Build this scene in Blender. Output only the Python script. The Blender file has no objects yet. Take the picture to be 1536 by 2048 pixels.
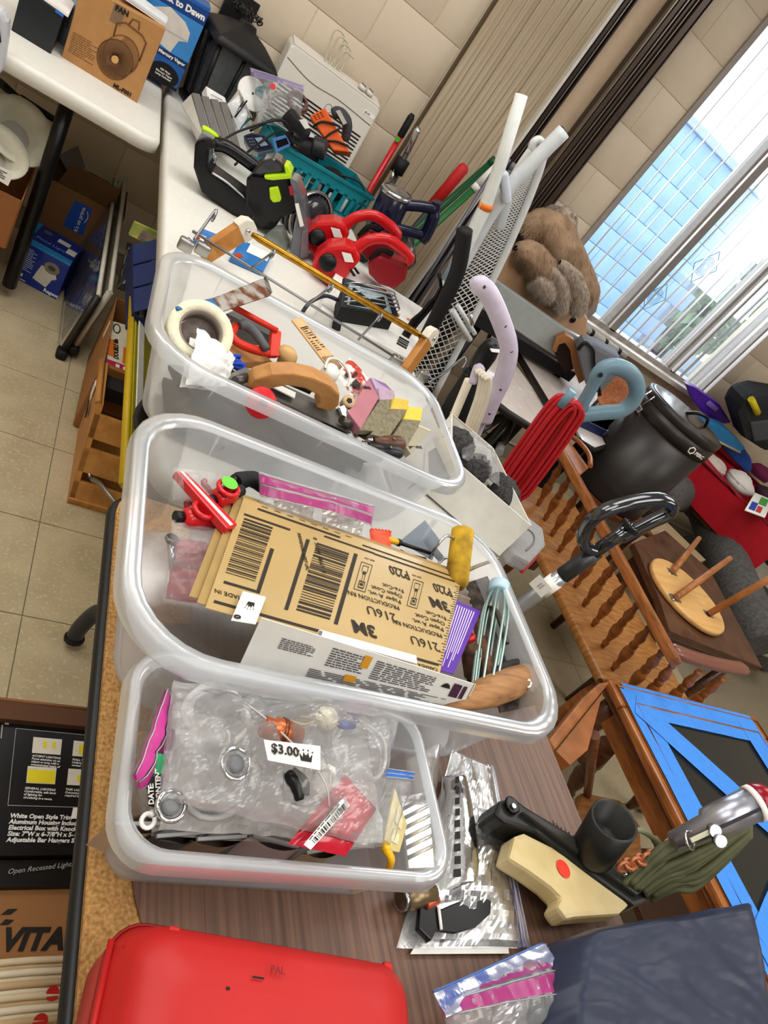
import bpy, bmesh, math, random
from mathutils import Vector as V, Matrix as MX, noise as NZ, Euler
sc = bpy.context.scene
COL = sc.collection
# ---------------------------------------------------------------- camera
cd = bpy.data.cameras.new('camera'); cam = bpy.data.objects.new('camera', cd); COL.objects.link(cam)
cam.matrix_world = MX([[0.795055, -0.290186, -0.532616, 0], [-0.210409, 0.691641, -0.690913, 0], [0.568872, 0.661381, 0.488834, 1.405], [0, 0, 0, 1]])
cd.sensor_fit = 'VERTICAL'; cd.sensor_height = 32.0; cd.lens = 32.0*1385.0/2048.0
cd.clip_start = .02; cd.clip_end = 100
sc.camera = cam
# ---------------------------------------------------------------- light
sc.view_settings.view_transform = 'Standard'; sc.view_settings.look = 'None'
sc.view_settings.gamma = 1; sc.view_settings.use_curve_mapping = False
sc.view_settings.exposure = -0.12
sc.cycles.transparent_max_bounces = 40
sc.cycles.max_bounces = 8
wd = bpy.data.worlds.new('world'); sc.world = wd; wd.use_nodes = True
bg = wd.node_tree.nodes['Background']
bg.inputs[0].default_value = (.80, .90, 1.0, 1); bg.inputs[1].default_value = 2.6
def lamp(name, loc, rot, sx, sy, power, col):
    l = bpy.data.lights.new(name, 'AREA'); l.shape = 'RECTANGLE'; l.size = sx; l.size_y = sy; l.energy = power; l.color = col
    o = bpy.data.objects.new(name, l); o.location = loc; o.rotation_euler = rot; COL.objects.link(o); return o
# ceiling fluorescents (rows of troffers); the last one is added to brighten front-facing surfaces
for (x, y) in ((-.7, .3), (1.3, -.3), (.5, 1.7), (2.9, 1.4), (-1.2, 2.0), (3.6, -.4), (.3, -1.5)):
    lamp('ceiling_light', (x, y, 2.74), (0, 0, 0), 1.3, 1.0, 25, (1, .985, .955))
# daylight coming through the window side
lamp('window_daylight', (3.3, 3.9, 1.9), (math.radians(-62), 0, math.radians(-15)), 2.2, 1.3, 90, (.80, .90, 1))
# ---------------------------------------------------------------- helpers
random.seed(7)
def lin(c):
    if isinstance(c, str):
        c = [int(c[i:i+2], 16)/255 for i in (0, 2, 4)]
        c = [x/12.92 if x <= .04045 else ((x+.055)/1.055)**2.4 for x in c]
    return (*c, 1)
MATS = {}
def nodes(name):
    m = bpy.data.materials.new(name); m.use_nodes = True
    nt = m.node_tree; return m, nt, nt.nodes['Principled BSDF']
def mat(c, r=.5, me=0, var=.06, s=30, bump=0, coat=0, c2=None, st=(1, 1, 1), det=4, thr=None, em=0):
    """procedural paint, plastic, metal or wood: colour varied by noise, roughness varied, optional relief"""
    k = (c, r, me, var, s, bump, coat, c2, st, thr, em)
    if k in MATS: return MATS[k]
    m, nt, b = nodes('m%d' % len(MATS)); N = nt.nodes; L = nt.links
    tc = N.new('ShaderNodeTexCoord'); mp = N.new('ShaderNodeMapping'); mp.inputs['Scale'].default_value = st
    L.new(tc.outputs['Object'], mp.inputs[0])
    n = N.new('ShaderNodeTexNoise'); n.inputs['Scale'].default_value = s; n.inputs['Detail'].default_value = det
    L.new(mp.outputs[0], n.inputs['Vector'])
    a = lin(c); q = lin(c2) if c2 else tuple(x*(1-2*var) for x in a[:3])+(1,)
    rp = N.new('ShaderNodeValToRGB'); e = rp.color_ramp.elements
    lo, hi = thr if thr else (.3, .7)
    e[0].position = lo; e[1].position = hi; e[0].color = q; e[1].color = a
    L.new(n.outputs[0], rp.inputs[0]); L.new(rp.outputs[0], b.inputs['Base Color'])
    mr = N.new('ShaderNodeMapRange'); mr.inputs[3].default_value = max(0, r-.06); mr.inputs[4].default_value = min(1, r+.06)
    L.new(n.outputs[0], mr.inputs[0]); L.new(mr.outputs[0], b.inputs['Roughness'])
    b.inputs['Metallic'].default_value = me; b.inputs['Specular IOR Level'].default_value = .5 if me else .32
    if coat: b.inputs['Coat Weight'].default_value = coat; b.inputs['Coat Roughness'].default_value = .08
    if bump:
        bp = N.new('ShaderNodeBump'); bp.inputs['Strength'].default_value = bump; bp.inputs['Distance'].default_value = .01
        L.new(n.outputs[0], bp.inputs['Height']); L.new(bp.outputs[0], b.inputs['Normal'])
    if em: b.inputs['Emission Color'].default_value = a; b.inputs['Emission Strength'].default_value = em
    MATS[k] = m; return m
def wood(c, c2, r=.4, s=6, st=(1, 14, 14), coat=0): return mat(c, r, 0, .1, s, .03, coat, c2, st, 6)
def film(c='F4F6FA', op=.12, r=.08, bump=.5, s=25, spec=1.0, diff=0):
    """thin clear or milky plastic: see-through body, milky share, mirror sheen by facing"""
    k = ('film', c, op, r, bump, s, spec)
    if k in MATS: return MATS[k]
    m, nt, b = nodes('film%d' % len(MATS)); N = nt.nodes; L = nt.links; N.remove(b)
    out = N['Material Output']
    tr = N.new('ShaderNodeBsdfTransparent'); tr.inputs[0].default_value = (1, 1, 1, 1)
    d = N.new('ShaderNodeBsdfDiffuse'); d.inputs[0].default_value = lin(c)
    tl = N.new('ShaderNodeBsdfTranslucent'); tl.inputs[0].default_value = lin(c)
    m1 = N.new('ShaderNodeMixShader'); m1.inputs[0].default_value = .45; L.new(d.outputs[0], m1.inputs[1]); L.new(tl.outputs[0], m1.inputs[2])
    n = N.new('ShaderNodeTexNoise'); n.inputs['Scale'].default_value = s; n.inputs['Detail'].default_value = 3
    tc = N.new('ShaderNodeTexCoord'); L.new(tc.outputs['Object'], n.inputs['Vector'])
    mr = N.new('ShaderNodeMapRange'); mr.inputs[3].default_value = op*.8; mr.inputs[4].default_value = op*1.2; L.new(n.outputs[0], mr.inputs[0])
    m2 = N.new('ShaderNodeMixShader'); L.new(mr.outputs[0], m2.inputs[0]); L.new(tr.outputs[0], m2.inputs[1]); L.new(m1.outputs[0], m2.inputs[2])
    g = N.new('ShaderNodeBsdfGlossy'); g.inputs['Roughness'].default_value = r
    fr = N.new('ShaderNodeFresnel'); fr.inputs[0].default_value = 1.45
    mu = N.new('ShaderNodeMath'); mu.operation = 'MULTIPLY'; mu.inputs[1].default_value = spec; mu.use_clamp = True; L.new(fr.outputs[0], mu.inputs[0])
    m3 = N.new('ShaderNodeMixShader'); L.new(mu.outputs[0], m3.inputs[0]); L.new(m2.outputs[0], m3.inputs[1]); L.new(g.outputs[0], m3.inputs[2])
    if bump:
        bp = N.new('ShaderNodeBump'); bp.inputs['Strength'].default_value = bump; bp.inputs['Distance'].default_value = .01
        L.new(n.outputs[0], bp.inputs['Height'])
        L.new(bp.outputs[0], g.inputs['Normal']); L.new(bp.outputs[0], fr.inputs['Normal'])
    L.new(m3.outputs[0], out.inputs[0])
    MATS[k] = m; return m
class MB:
    def __init__(s): s.v = []; s.f = []; s.sm = []
    def add(s, vs, fs, M=None, sm=False):
        o = len(s.v)
        s.v += [(M @ V(v)) if M else V(v) for v in vs]
        s.f += [tuple(i+o for i in f) for f in fs]; s.sm += [sm]*len(fs); return s
    def box(s, c, d, M=None):
        x, y, z = (q/2 for q in d)
        T = MX.Translation(c)
        vs = [(a*x, b*y, e*z) for a in (-1, 1) for b in (-1, 1) for e in (-1, 1)]
        return s.add(vs, [(0,1,3,2),(4,6,7,5),(0,4,5,1),(2,3,7,6),(0,2,6,4),(1,5,7,3)], (M @ T) if M else T)
    def lathe(s, pr, n=16, M=None, cap=True, sm=True):
        vs = []; fs = []
        for r, z in pr:
            for i in range(n):
                a = 2*math.pi*i/n; vs.append((r*math.cos(a), r*math.sin(a), z))
        for j in range(len(pr)-1):
            for i in range(n):
                a = j*n+i; b = j*n+(i+1) % n; fs.append((a, b, b+n, a+n))
        s.add(vs, fs, M, sm)
        if cap:
            o = len(s.v)-len(vs)
            s.f += [tuple(o+i for i in range(n-1, -1, -1)), tuple(o+(len(pr)-1)*n+i for i in range(n))]; s.sm += [False, False]
        return s
    def tube(s, pts, r, n=8, closed=False, M=None, flat=1.0):
        pts = [V(p) for p in pts]; m = len(pts)
        rs = r if isinstance(r, (list, tuple)) else [r]*m
        up = None; vs = []; fs = []
        for i, p in enumerate(pts):
            if closed: t = pts[(i+1) % m]-pts[i-1]
            else: t = pts[min(i+1, m-1)]-pts[max(i-1, 0)]
            if t.length < 1e-9: t = V((0, 0, 1))
            t.normalize()
            if up is None:
                up = t.cross(V((0, 0, 1)) if abs(t.z) < .9 else V((1, 0, 0)))
            up = up - t*up.dot(t)
            if up.length < 1e-6: up = t.orthogonal()
            up.normalize(); w = t.cross(up)
            for k in range(n):
                a = 2*math.pi*k/n; vs.append(p+(up*math.cos(a)+w*math.sin(a)*flat)*rs[i])
        for i in range(m if closed else m-1):
            for k in range(n):
                a = i*n+k; b = i*n+(k+1) % n; c = ((i+1) % m)*n
                fs.append((a, b, c+(k+1) % n, c+k))
        s.add(vs, fs, M, True)
        if not closed:
            o = len(s.v)-len(vs)
            s.f += [tuple(o+i for i in range(n-1, -1, -1)), tuple(o+(m-1)*n+i for i in range(n))]; s.sm += [False, False]
        return s
    def prism(s, poly, h, M=None, sm=False):
        n = len(poly)
        vs = [(p[0], p[1], 0) for p in poly]+[(p[0], p[1], h) for p in poly]
        fs = [(i, (i+1) % n, n+(i+1) % n, n+i) for i in range(n)]
        s.add(vs, fs, M, sm); o = len(s.v)-2*n
        s.f += [tuple(o+i for i in range(n-1, -1, -1)), tuple(o+n+i for i in range(n))]; s.sm += [False, False]
        return s
    def grid(s, fn, nu, nv, M=None, sm=True, closeu=False):
        vs = [fn(i/(nu-1 if not closeu else nu), j/(nv-1)) for j in range(nv) for i in range(nu)]
        fs = []
        for j in range(nv-1):
            for i in range(nu if closeu else nu-1):
                a = j*nu+i; b = j*nu+(i+1) % nu; fs.append((a, b, b+nu, a+nu))
        return s.add(vs, fs, M, sm)
    def rbox(s, c, d, r, M=None, n=4, zr=None):
        """box with rounded vertical corners and softened top and bottom"""
        x, y, z = d[0]/2, d[1]/2, d[2]/2; zr = min(r if zr is None else zr, z)
        rings = []
        for (ins, zz) in ((zr*.9, -z), (zr*.3, -z+zr*.3), (0, -z+zr), (0, z-zr), (zr*.3, z-zr*.3), (zr*.9, z)):
            rings.append([(p[0], p[1], zz) for p in rrect(2*(x-ins), 2*(y-ins), max(r-ins*.5, .0005), n)])
        return s.loft(rings, M @ MX.Translation(c) if M else MX.Translation(c))
    def loft(s, rings, M=None, caps=(1, 1), sm=True):
        n = len(rings[0]); vs = [p for R in rings for p in R]; fs = []
        for j in range(len(rings)-1):
            for i in range(n):
                a = j*n+i; b = j*n+(i+1) % n; fs.append((a, b, b+n, a+n))
        s.add(vs, fs, M, sm); o = len(s.v)-len(vs)
        if caps[0]: s.f.append(tuple(o+i for i in range(n-1, -1, -1))); s.sm.append(False)
        if caps[1]: s.f.append(tuple(o+(len(rings)-1)*n+i for i in range(n))); s.sm.append(False)
        return s
    def mesh(s, name):
        me = bpy.data.meshes.new(name); me.from_pydata([tuple(v) for v in s.v], [], s.f)
        me.polygons.foreach_set('use_smooth', s.sm); me.update(); return me
def rrect(w, h, r, n=4):
    out = []; r = min(r, w/2-1e-4, h/2-1e-4)
    for cx, cy, a0 in ((w/2-r, h/2-r, 0), (-w/2+r, h/2-r, 90), (-w/2+r, -h/2+r, 180), (w/2-r, -h/2+r, 270)):
        for i in range(n+1):
            a = math.radians(a0+90*i/n); out.append((cx+r*math.cos(a), cy+r*math.sin(a)))
    return out
def frame(o, x, z=(0, 0, 1)):
    """matrix with origin o, local X along x, local Z near z"""
    x = V(x).normalized(); z = V(z); y = z.cross(x).normalized(); z = x.cross(y)
    return MX(((x[0], y[0], z[0], o[0]), (x[1], y[1], z[1], o[1]), (x[2], y[2], z[2], o[2]), (0, 0, 0, 1)))
def facing(o, n, up=(0, 0, 1)):
    """matrix for a print or label: local Z out along n, local Y near up"""
    n = V(n).normalized(); x = V(up).cross(n).normalized(); y = n.cross(x)
    return MX(((x[0], y[0], n[0], o[0]), (x[1], y[1], n[1], o[1]), (x[2], y[2], n[2], o[2]), (0, 0, 0, 1)))
def at(x, y, z, rz=0, rx=0, ry=0): return MX.Translation((x, y, z)) @ Euler((rx, ry, rz)).to_matrix().to_4x4()
BASE = {}
def thing(name, label, cat, M, group=None):
    o = bpy.data.objects.new(name, None); COL.objects.link(o); o.empty_display_size = .05
    if not isinstance(M, MX): M = MX.Translation(M)
    o.matrix_world = M; BASE[o] = M
    o['label'] = label; o['category'] = cat
    if group: o['group'] = group
    return o
def part(parent, name, mb, m, bev=0, label=None, kind=None, world=False, sub=0, share=None, loc=None):
    me = share or (mb.mesh(name) if isinstance(mb, MB) else mb)
    if not share:
        if world and parent is not None: me.transform(BASE[parent].inverted())
        if bev:
            b = bmesh.new(); b.from_mesh(me)
            es = [e for e in b.edges if len(e.link_faces) == 2 and e.calc_face_angle(0) > .6]
            bmesh.ops.bevel(b, geom=es, offset=bev, segments=2, affect='EDGES', profile=.6, clamp_overlap=True)
            b.to_mesh(me); b.free()
        me.materials.append(m)
    o = bpy.data.objects.new(name, me); COL.objects.link(o)
    if parent is not None: o.parent = parent
    pm = BASE.get(parent, MX()) if parent is not None else MX()
    if loc is not None: o.location = loc; pm = pm @ MX.Translation(loc)
    BASE[o] = pm
    if label: o['label'] = label
    if kind: o['kind'] = kind
    if sub: md = o.modifiers.new('sub', 'SUBSURF'); md.levels = sub; md.render_levels = sub
    return o
def solo(name, mb, m, label, cat, group=None, **k):
    """a thing that is one mesh, its origin moved to its base"""
    c = sum(mb.v, V())/len(mb.v); c.z = min(v.z for v in mb.v)
    mb.v = [v-c for v in mb.v]
    o = part(None, name, mb, m, **k); o.location = c; BASE[o] = MX.Translation(c)
    o['label'] = label; o['category'] = cat
    if group: o['group'] = group
    return o
def struct(name, mb, m, parent=None, **k):
    return part(parent, name, mb, m, kind='structure' if parent is None else None, **k)
TEXTS = []
def text(parent, s, M, size, m, world=False, al='LEFT', name='lettering', sp=1, sx=1, bold=0, shear=0):
    """flat lettering lying on a surface; M places it (local X along the line, Z out)"""
    cu = bpy.data.curves.new(name, 'FONT'); cu.body = s; cu.size = size; cu.align_x = al; cu.align_y = 'CENTER'
    cu.space_line = sp; cu.offset = bold; cu.resolution_u = 2; cu.shear = shear; cu.extrude = .00015
    o = bpy.data.objects.new('tmp', cu); COL.objects.link(o)
    TEXTS.append((o, parent, M, m, world, name, sx))
def flush_texts():
    bpy.context.view_layer.update(); dg = bpy.context.evaluated_depsgraph_get()
    for o, parent, M, m, world, name, sx in TEXTS:
        me = bpy.data.meshes.new_from_object(o.evaluated_get(dg))
        me.transform(MX.Diagonal((sx, 1, 1, 1))); me.transform(M)
        if world: me.transform(BASE[parent].inverted())
        me.materials.clear(); me.materials.append(m)
        n = bpy.data.objects.new(name, me); COL.objects.link(n); n.parent = parent
    for t in TEXTS:
        cu = t[0].data; bpy.data.objects.remove(t[0]); bpy.data.curves.remove(cu)
def nz(p, s=1): return NZ.noise(V(p)*s)
def arc(c, r, a0, a1, n, M=None):
    out = []
    for i in range(n+1):
        a = math.radians(a0+(a1-a0)*i/n); p = V((c[0]+r*math.cos(a), c[1]+r*math.sin(a), c[2] if len(c) > 2 else 0)); out.append(M @ p if M else p)
    return out
def smooth(pts, k=6):
    """Catmull-Rom through points"""
    P_ = [V(p) for p in pts]; out = []
    for i in range(len(P_)-1):
        a = P_[max(i-1, 0)]; b = P_[i]; c = P_[i+1]; d = P_[min(i+2, len(P_)-1)]
        for j in range(k):
            t = j/k; out.append(.5*((2*b)+(c-a)*t+(2*a-5*b+4*c-d)*t*t+(3*b-a-3*c+d)*t**3))
    out.append(P_[-1]); return out
# common materials
BLK = mat('0B0B0D', .35); BLKM = mat('0F0F11', .6); WHT = mat('E9E8E4', .45); INK = mat('1A1612', .6); PAPER = mat('EFEDE6', .7, var=.04)
STEEL = mat('B9BBC0', .22, 1, var=.08); WIRE = mat('8E9094', .35, 1); CHROME = mat('D0D2D6', .08, 1, var=.04); RED = mat('C8141C', .28, coat=.3)
CARD = mat('A8794A', .8, var=.08, s=14); CARDD = mat('8A5C36', .8, var=.1, s=14)
TZ = .735
# ================================================================ the room
def wmat(c, c2, s, r, thr=(.35, .65), bump=0, s2=0, c3=None):
    """material in world position, so neighbouring tiles differ"""
    m, nt, b = nodes('surface%d' % len(MATS)); MATS[('w', c, c2, s)] = m; N = nt.nodes; L = nt.links
    g = N.new('ShaderNodeNewGeometry'); n = N.new('ShaderNodeTexNoise'); n.inputs['Scale'].default_value = s; n.inputs['Detail'].default_value = 6
    L.new(g.outputs['Position'], n.inputs['Vector'])
    rp = N.new('ShaderNodeValToRGB'); e = rp.color_ramp.elements; e[0].position, e[1].position = thr; e[0].color = lin(c2); e[1].color = lin(c)
    L.new(n.outputs[0], rp.inputs[0]); src = rp.outputs[0]
    if s2:
        n2 = N.new('ShaderNodeTexNoise'); n2.inputs['Scale'].default_value = s2; n2.inputs['Detail'].default_value = 3; L.new(g.outputs['Position'], n2.inputs['Vector'])
        r2 = N.new('ShaderNodeValToRGB'); r2.color_ramp.elements[0].position = .56; r2.color_ramp.elements[1].position = .66
        L.new(n2.outputs[0], r2.inputs[0]); mx = N.new('ShaderNodeMix'); mx.data_type = 'RGBA'
        L.new(r2.outputs[0], mx.inputs[0]); L.new(src, mx.inputs[6]); mx.inputs[7].default_value = lin(c3); src = mx.outputs[2]
    L.new(src, b.inputs['Base Color']); b.inputs['Roughness'].default_value = r
    if bump:
        bp = N.new('ShaderNodeBump'); bp.inputs['Strength'].default_value = bump; bp.inputs['Distance'].default_value = .004
        L.new(n.outputs[0], bp.inputs['Height']); L.new(bp.outputs[0], b.inputs['Normal'])
    return m
floor = struct('floor', MB().box((1.6, .3, -.03), (7.6, 6.0, .052)), mat('8A7E68', .8))
tm = wmat('B8A98A', 'A99A7B', 9, .3, s2=110, c3='C2B498', bump=.03)
tile_me = MB().box((0, 0, 0), (.3025, .3025, .008)).mesh('tile'); tile_me.materials.append(tm)
for i in range(-5, 10):
    for j in range(-2, 10):
        x = .4075+.305*i; y = .3455+.305*j
        if y > 3.05: continue
        if x > 2.9 and y < .2: continue
        part(floor, 'tile', None, tm, share=tile_me, loc=(x, y, -.004))
# back wall of painted concrete blocks
wall = struct('wall_back', MB().box((-.2, 3.24, 1.3), (4.92, .173, 2.6)).box((3.0, 3.24, .44), (1.48, .173, .87)).box((3.0, 3.24, 2.55), (1.48, .173, .1)).box((4.6, 3.24, 1.3), (1.72, .173, 2.6)), mat('D6C8B0', .8))
wm = wmat('D2C3AD', 'CABAA3', 5, .55, bump=.12)
bl = MB().rbox((0, 0, 0), (.403, .03, .200), .004, zr=.002).mesh('block'); bl.materials.append(wm)
half = {}
z0 = 1.245-6*.203
for j in range(13):
    z = z0+.203*j+.1015
    off = .845 if (j % 2 == 0) else 1.045
    for i in range(-7, 11):
        xa = off+.406*i; xb = xa+.406
        if xb < -1.3 or xa > 4.6: continue
        segs = [(xa, xb)]
        def cut(segs, lo, hi):
            o = []
            for a, b in segs:
                if b <= lo or a >= hi: o.append((a, b)); continue
                if a < lo: o.append((a, lo))
                if b > hi: o.append((hi, b))
            return o
        segs = cut(segs, 1.19, 1.95)
        if .86 < z < 2.42: segs = cut(segs, 2.25, 3.74)
        for a, b in segs:
            if b-a < .05: continue
            w = round(b-a, 3)
            if w > .4: me = bl
            else:
                if w not in half:
                    half[w] = MB().rbox((0, 0, 0), (w-.003, .03, .200), .004, zr=.002).mesh('block'); half[w].materials.append(wm)
                me = half[w]
            part(wall, 'block', None, wm, share=me, loc=((a+b)/2, 3.165, z))
# folding accordion partition stacked in its pocket
pm = wood('BDAE96', 'A39279', .5, 9, (10, 10, .35))
mb = MB().box((1.395, 3.15, 1.3), (.4, .02, 2.6))
door = struct('door_1', mb, mat('6E5F4A', .7))
n = 17
for i in range(n):
    x = 1.195+.405*(i+.5)/n
    p = MB().box((0, 0, 0), (.405/n-.0012, .012, 2.56))
    part(door, 'panel', p, pm, loc=(x, 3.10+(.0018 if i % 2 else -.0018)+(.005 if i in (5, 11) else 0), 1.3))
part(door, 'edge_strip', MB().box((1.604, 3.09, 1.3), (.012, .05, 2.58)), mat('D8D4CC', .4))
TRK = mat('3B3431', .35, .6); TRK2 = mat('8B837A', .3, .8)
def track(name, x0, x1, y, rails, m):
    t = struct(name, MB().box(((x0+x1)/2, y+.02, 1.3), (x1-x0, .03, 2.6)), m)
    for i, (rx, w) in enumerate(rails):
        part(t, 'rail', MB().box((rx, y-.004, 1.3), (w, .028, 2.58)), TRK2 if i % 2 == 0 else m, bev=.002)
    for zz in (1.02, 1.06):
        part(t, 'latch', MB().box(((x0+x1)/2, y-.012, zz+.06), (.022, .02, .03)), mat('6B645E', .3, .8), bev=.003)
track('trim_1', 1.612, 1.672, 3.10, ((1.618, .008), (1.634, .016), (1.650, .006), (1.668, .008)), TRK)
struct('trim_2', MB().box((1.745, 3.15, 1.3), (.15, .03, 2.6)), mat('CFB79B', .5))
track('trim_3', 1.80, 1.945, 3.085, ((1.806, .008), (1.826, .022), (1.848, .007), (1.866, .012), (1.885, .006), (1.915, .03), (1.941, .006)), mat('4A3D35', .35, .5))
# window, sill, panes
FR = mat('A79F97', .45)
win = struct('window_1', MB().box((2.265, 3.2, 1.64), (.03, .12, 1.52)).box((3.725, 3.2, 1.64), (.03, .12, 1.52)).box((3.0, 3.2, 2.385), (1.46, .12, .03)).box((3.0, 3.2, .895), (1.46, .12, .03)), FR)
part(win, 'sill', MB().box((3.0, 3.12, .868), (1.56, .13, .03)), mat('C9C2B8', .4), bev=.004)
for x in (2.81, 3.40):
    part(win, 'mullion', MB().box((x, 3.2, 1.64), (.075, .07, 1.48)).box((x, 3.17, 1.64), (.05, .06, 1.48)), FR, bev=.003)
gl = film('DDEBF5', .012, .02, 0, 5, .5)
for a, b in ((2.28, 2.775), (2.85, 3.36), (3.44, 3.71)):
    part(win, 'pane', MB().box(((a+b)/2, 3.215, 1.64), (b-a, .006, 1.46)), gl)
# vertical blinds, slats turned open
bt = thing('vertical_blinds', 'open vertical blinds of narrow pale slats hanging in front of the window', 'blinds', (3.0, 3.09, 2.42))
part(bt, 'headrail', MB().box((0, 0, .0), (1.52, .05, .04)), mat('C9C4BC', .4), bev=.004)
sm = mat('B7ABA3', .5); slat = MB()
sl = [(-.042, 0), (-.02, .004), (0, .005), (.02, .004), (.042, 0)]
slat.prism([(a, b) for a, b in sl]+[(a, b-.0018) for a, b in reversed(sl)], 1.47)
sme = slat.mesh('slat'); sme.materials.append(sm)
for i in range(17):
    o = part(bt, 'slat', None, sm, share=sme, loc=(-.70+.0865*i, 0, -1.5)); o.rotation_euler.z = math.radians(52+3*math.sin(i*1.7))
# lace ornaments hung in the window
om = mat('6FA2BA', .6)
for (px, pz, s, lab) in ((3.05, 1.44, .08, 'upper blue lacy diamond ornament hanging against the window pane'), (2.93, 1.17, .07, 'lower pale blue lacy diamond ornament hanging against the window pane')):
    t = thing('window_ornament', lab, 'ornament', (px, 3.20, pz))
    dm = [(0, 0, s*1.25), (s, 0, .02), (0, 0, -s*1.25), (-s, 0, -.02)]
    part(t, 'frame', MB().tube(dm, .003, 6, True), om)
    q = MB()
    for k in range(5): q.tube([(s*.62*math.cos(a)*(.3+.17*k), 0, s*.7*math.sin(a)*(.3+.17*k)) for a in [i*math.pi/8 for i in range(16)]], .0016, 4, True)
    part(t, 'lacework', q, om)
    part(t, 'string', MB().tube([(0, 0, s*1.25), (0, 0, 2.36-pz)], .0008, 4), om)
# outdoors
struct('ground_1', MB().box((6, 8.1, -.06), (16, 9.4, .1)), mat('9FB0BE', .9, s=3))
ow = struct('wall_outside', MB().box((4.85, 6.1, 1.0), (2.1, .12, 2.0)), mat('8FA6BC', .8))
obm = wmat('A9CCF2', '9BC0EA', 4, .8)  # blue cast of skylit shade is put into the block colour
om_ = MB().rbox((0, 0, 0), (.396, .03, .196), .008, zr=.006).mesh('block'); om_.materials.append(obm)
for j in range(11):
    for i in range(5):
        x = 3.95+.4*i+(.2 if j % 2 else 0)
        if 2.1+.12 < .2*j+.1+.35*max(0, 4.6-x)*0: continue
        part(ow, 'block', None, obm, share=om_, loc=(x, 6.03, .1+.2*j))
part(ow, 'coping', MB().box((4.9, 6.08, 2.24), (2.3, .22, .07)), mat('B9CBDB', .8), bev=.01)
def tree(name, label, x, y, h, r, c, seed):
    random.seed(seed)
    t = thing(name, label, 'tree', (x, y, 0))
    part(t, 'trunk', MB().tube(smooth([(0, 0, 0), (.05, .02, h*.3), (-.03, 0, h*.62)], 4), [.12-.006*i for i in range(9)], 8), mat('6C5E50', .9))
    f = MB()
    for k in range(900):
        d = V((random.gauss(0, 1), random.gauss(0, 1), random.gauss(0, 1))).normalized()*random.uniform(.45, 1)
        p = V((d.x*r, d.y*r, h*.62+d.z*h*.4)); s = random.uniform(.07, .14)
        M = MX.Translation(p) @ Euler((random.uniform(0, 6), random.uniform(0, 6), 0)).to_matrix().to_4x4()
        f.add([(-s, 0, 0), (0, -s*.5, .01), (s, 0, 0), (0, s*.5, .02)], [(0, 1, 2, 3)], M)
    part(t, 'foliage', f, mat(c, .8, var=.25, s=3), kind='stuff')
tree('garden_tree', 'blue green leafy tree outside behind the left window panes', 6.4, 8.9, 2.0, .7, '7FB0A8', 3)
tree('garden_tree', 'yellow green tree outside low in the middle window pane', 8.1, 8.0, 1.6, .6, 'A8C9A0', 4)
tree('garden_tree', 'tall grey green tree outside at the right window panes', 9.9, 8.6, 2.3, .9, '8DB5A8', 5)
tree('garden_tree', 'dark teal shrub outside beside the right window panes', 8.6, 6.3, 1.4, .6, '6D9EA4', 6)
# the rest of the shell, out of frame
CW = mat('D3C7B2', .7)
struct('ceiling', MB().box((1.6, .3, 2.85), (7.8, 6.0, .06)), mat('E4E1DA', .8))
struct('wall_left', MB().box((-2.3, .3, 1.4), (.08, 6.0, 2.85)), CW)
struct('wall_right', MB().box((5.5, .3, 1.4), (.08, 6.0, 2.85)), CW)
struct('wall_front', MB().box((1.6, -2.7, 1.4), (7.8, .08, 2.85)), CW)
# ================================================================ tables
# brown laminate folding table in front
t = thing('folding_table', 'brown wood laminate folding table with chipped chipboard edge, holding the clear bins', 'table', (.59, -.13, 0))
def lam(c, c2):
    m, nt, b = nodes('laminate'); N = nt.nodes; L = nt.links
    tc = N.new('ShaderNodeTexCoord'); mp = N.new('ShaderNodeMapping'); mp.inputs['Scale'].default_value = (60, 1.6, 20)
    L.new(tc.outputs['Object'], mp.inputs[0]); n = N.new('ShaderNodeTexNoise'); n.inputs['Scale'].default_value = 3; n.inputs['Detail'].default_value = 8; n.inputs['Distortion'].default_value = .4
    L.new(mp.outputs[0], n.inputs['Vector']); rp = N.new('ShaderNodeValToRGB'); e = rp.color_ramp.elements
    e[0].position = .32; e[1].position = .68; e[0].color = lin(c2); e[1].color = lin(c); L.new(n.outputs[0], rp.inputs[0]); L.new(rp.outputs[0], b.inputs['Base Color'])
    b.inputs['Roughness'].default_value = .42; return m
LAM = lam('7A5B49', '553B2D')
CHIP = mat('C79A5E', .85, var=.3, s=260, bump=.4, c2='8E6434')
part(t, 'core', MB().prism(rrect(.75, 1.824, .04), .022, MX.Translation((0, 0, .708))), CHIP)
# laminate sheet with a torn left edge
edge = []; ys = [.912, .62, .58, .57, .55, .52, .51, .50, .465, .455, .44, .42, .395, .375, .36, .345, .33, .30, .26, .2, 0, -.3, -.9]
xs = [.10, .10, .085, -.285, -.288, -.286, -.282, -.288, -.285, -.288, -.345, -.347, -.345, -.338, -.335, -.327, -.339, -.31, -.29, -.3, -.31, -.3, -.31]
left = [(-.27, .905), (-.27, .70), (-.305, .69), (-.307, .66), (-.30, .645), (-.28, .64), (-.27, .55), (-.28, .43), (-.334, .42), (-.336, .395), (-.331, .37), (-.325, .352), (-.318, .345), (-.319, .335), (-.327, .33), (-.326, .315), (-.31, .305), (-.29, .29), (-.28, .2), (-.29, -.2), (-.28, -.9)]
poly = left+[(.37, -.9), (.372, .88), (.35, .905)]
part(t, 'laminate', MB().prism(poly, .0022, MX.Translation((0, 0, .7302))), LAM)
eb = [(p[0], p[1], .716) for p in rrect(.752, 1.826, .042, 6)]
part(t, 'edge_band', MB().tube(eb, .0088, 8, True), mat('151516', .4))
lg = mat('34363C', .35, .3)
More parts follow.
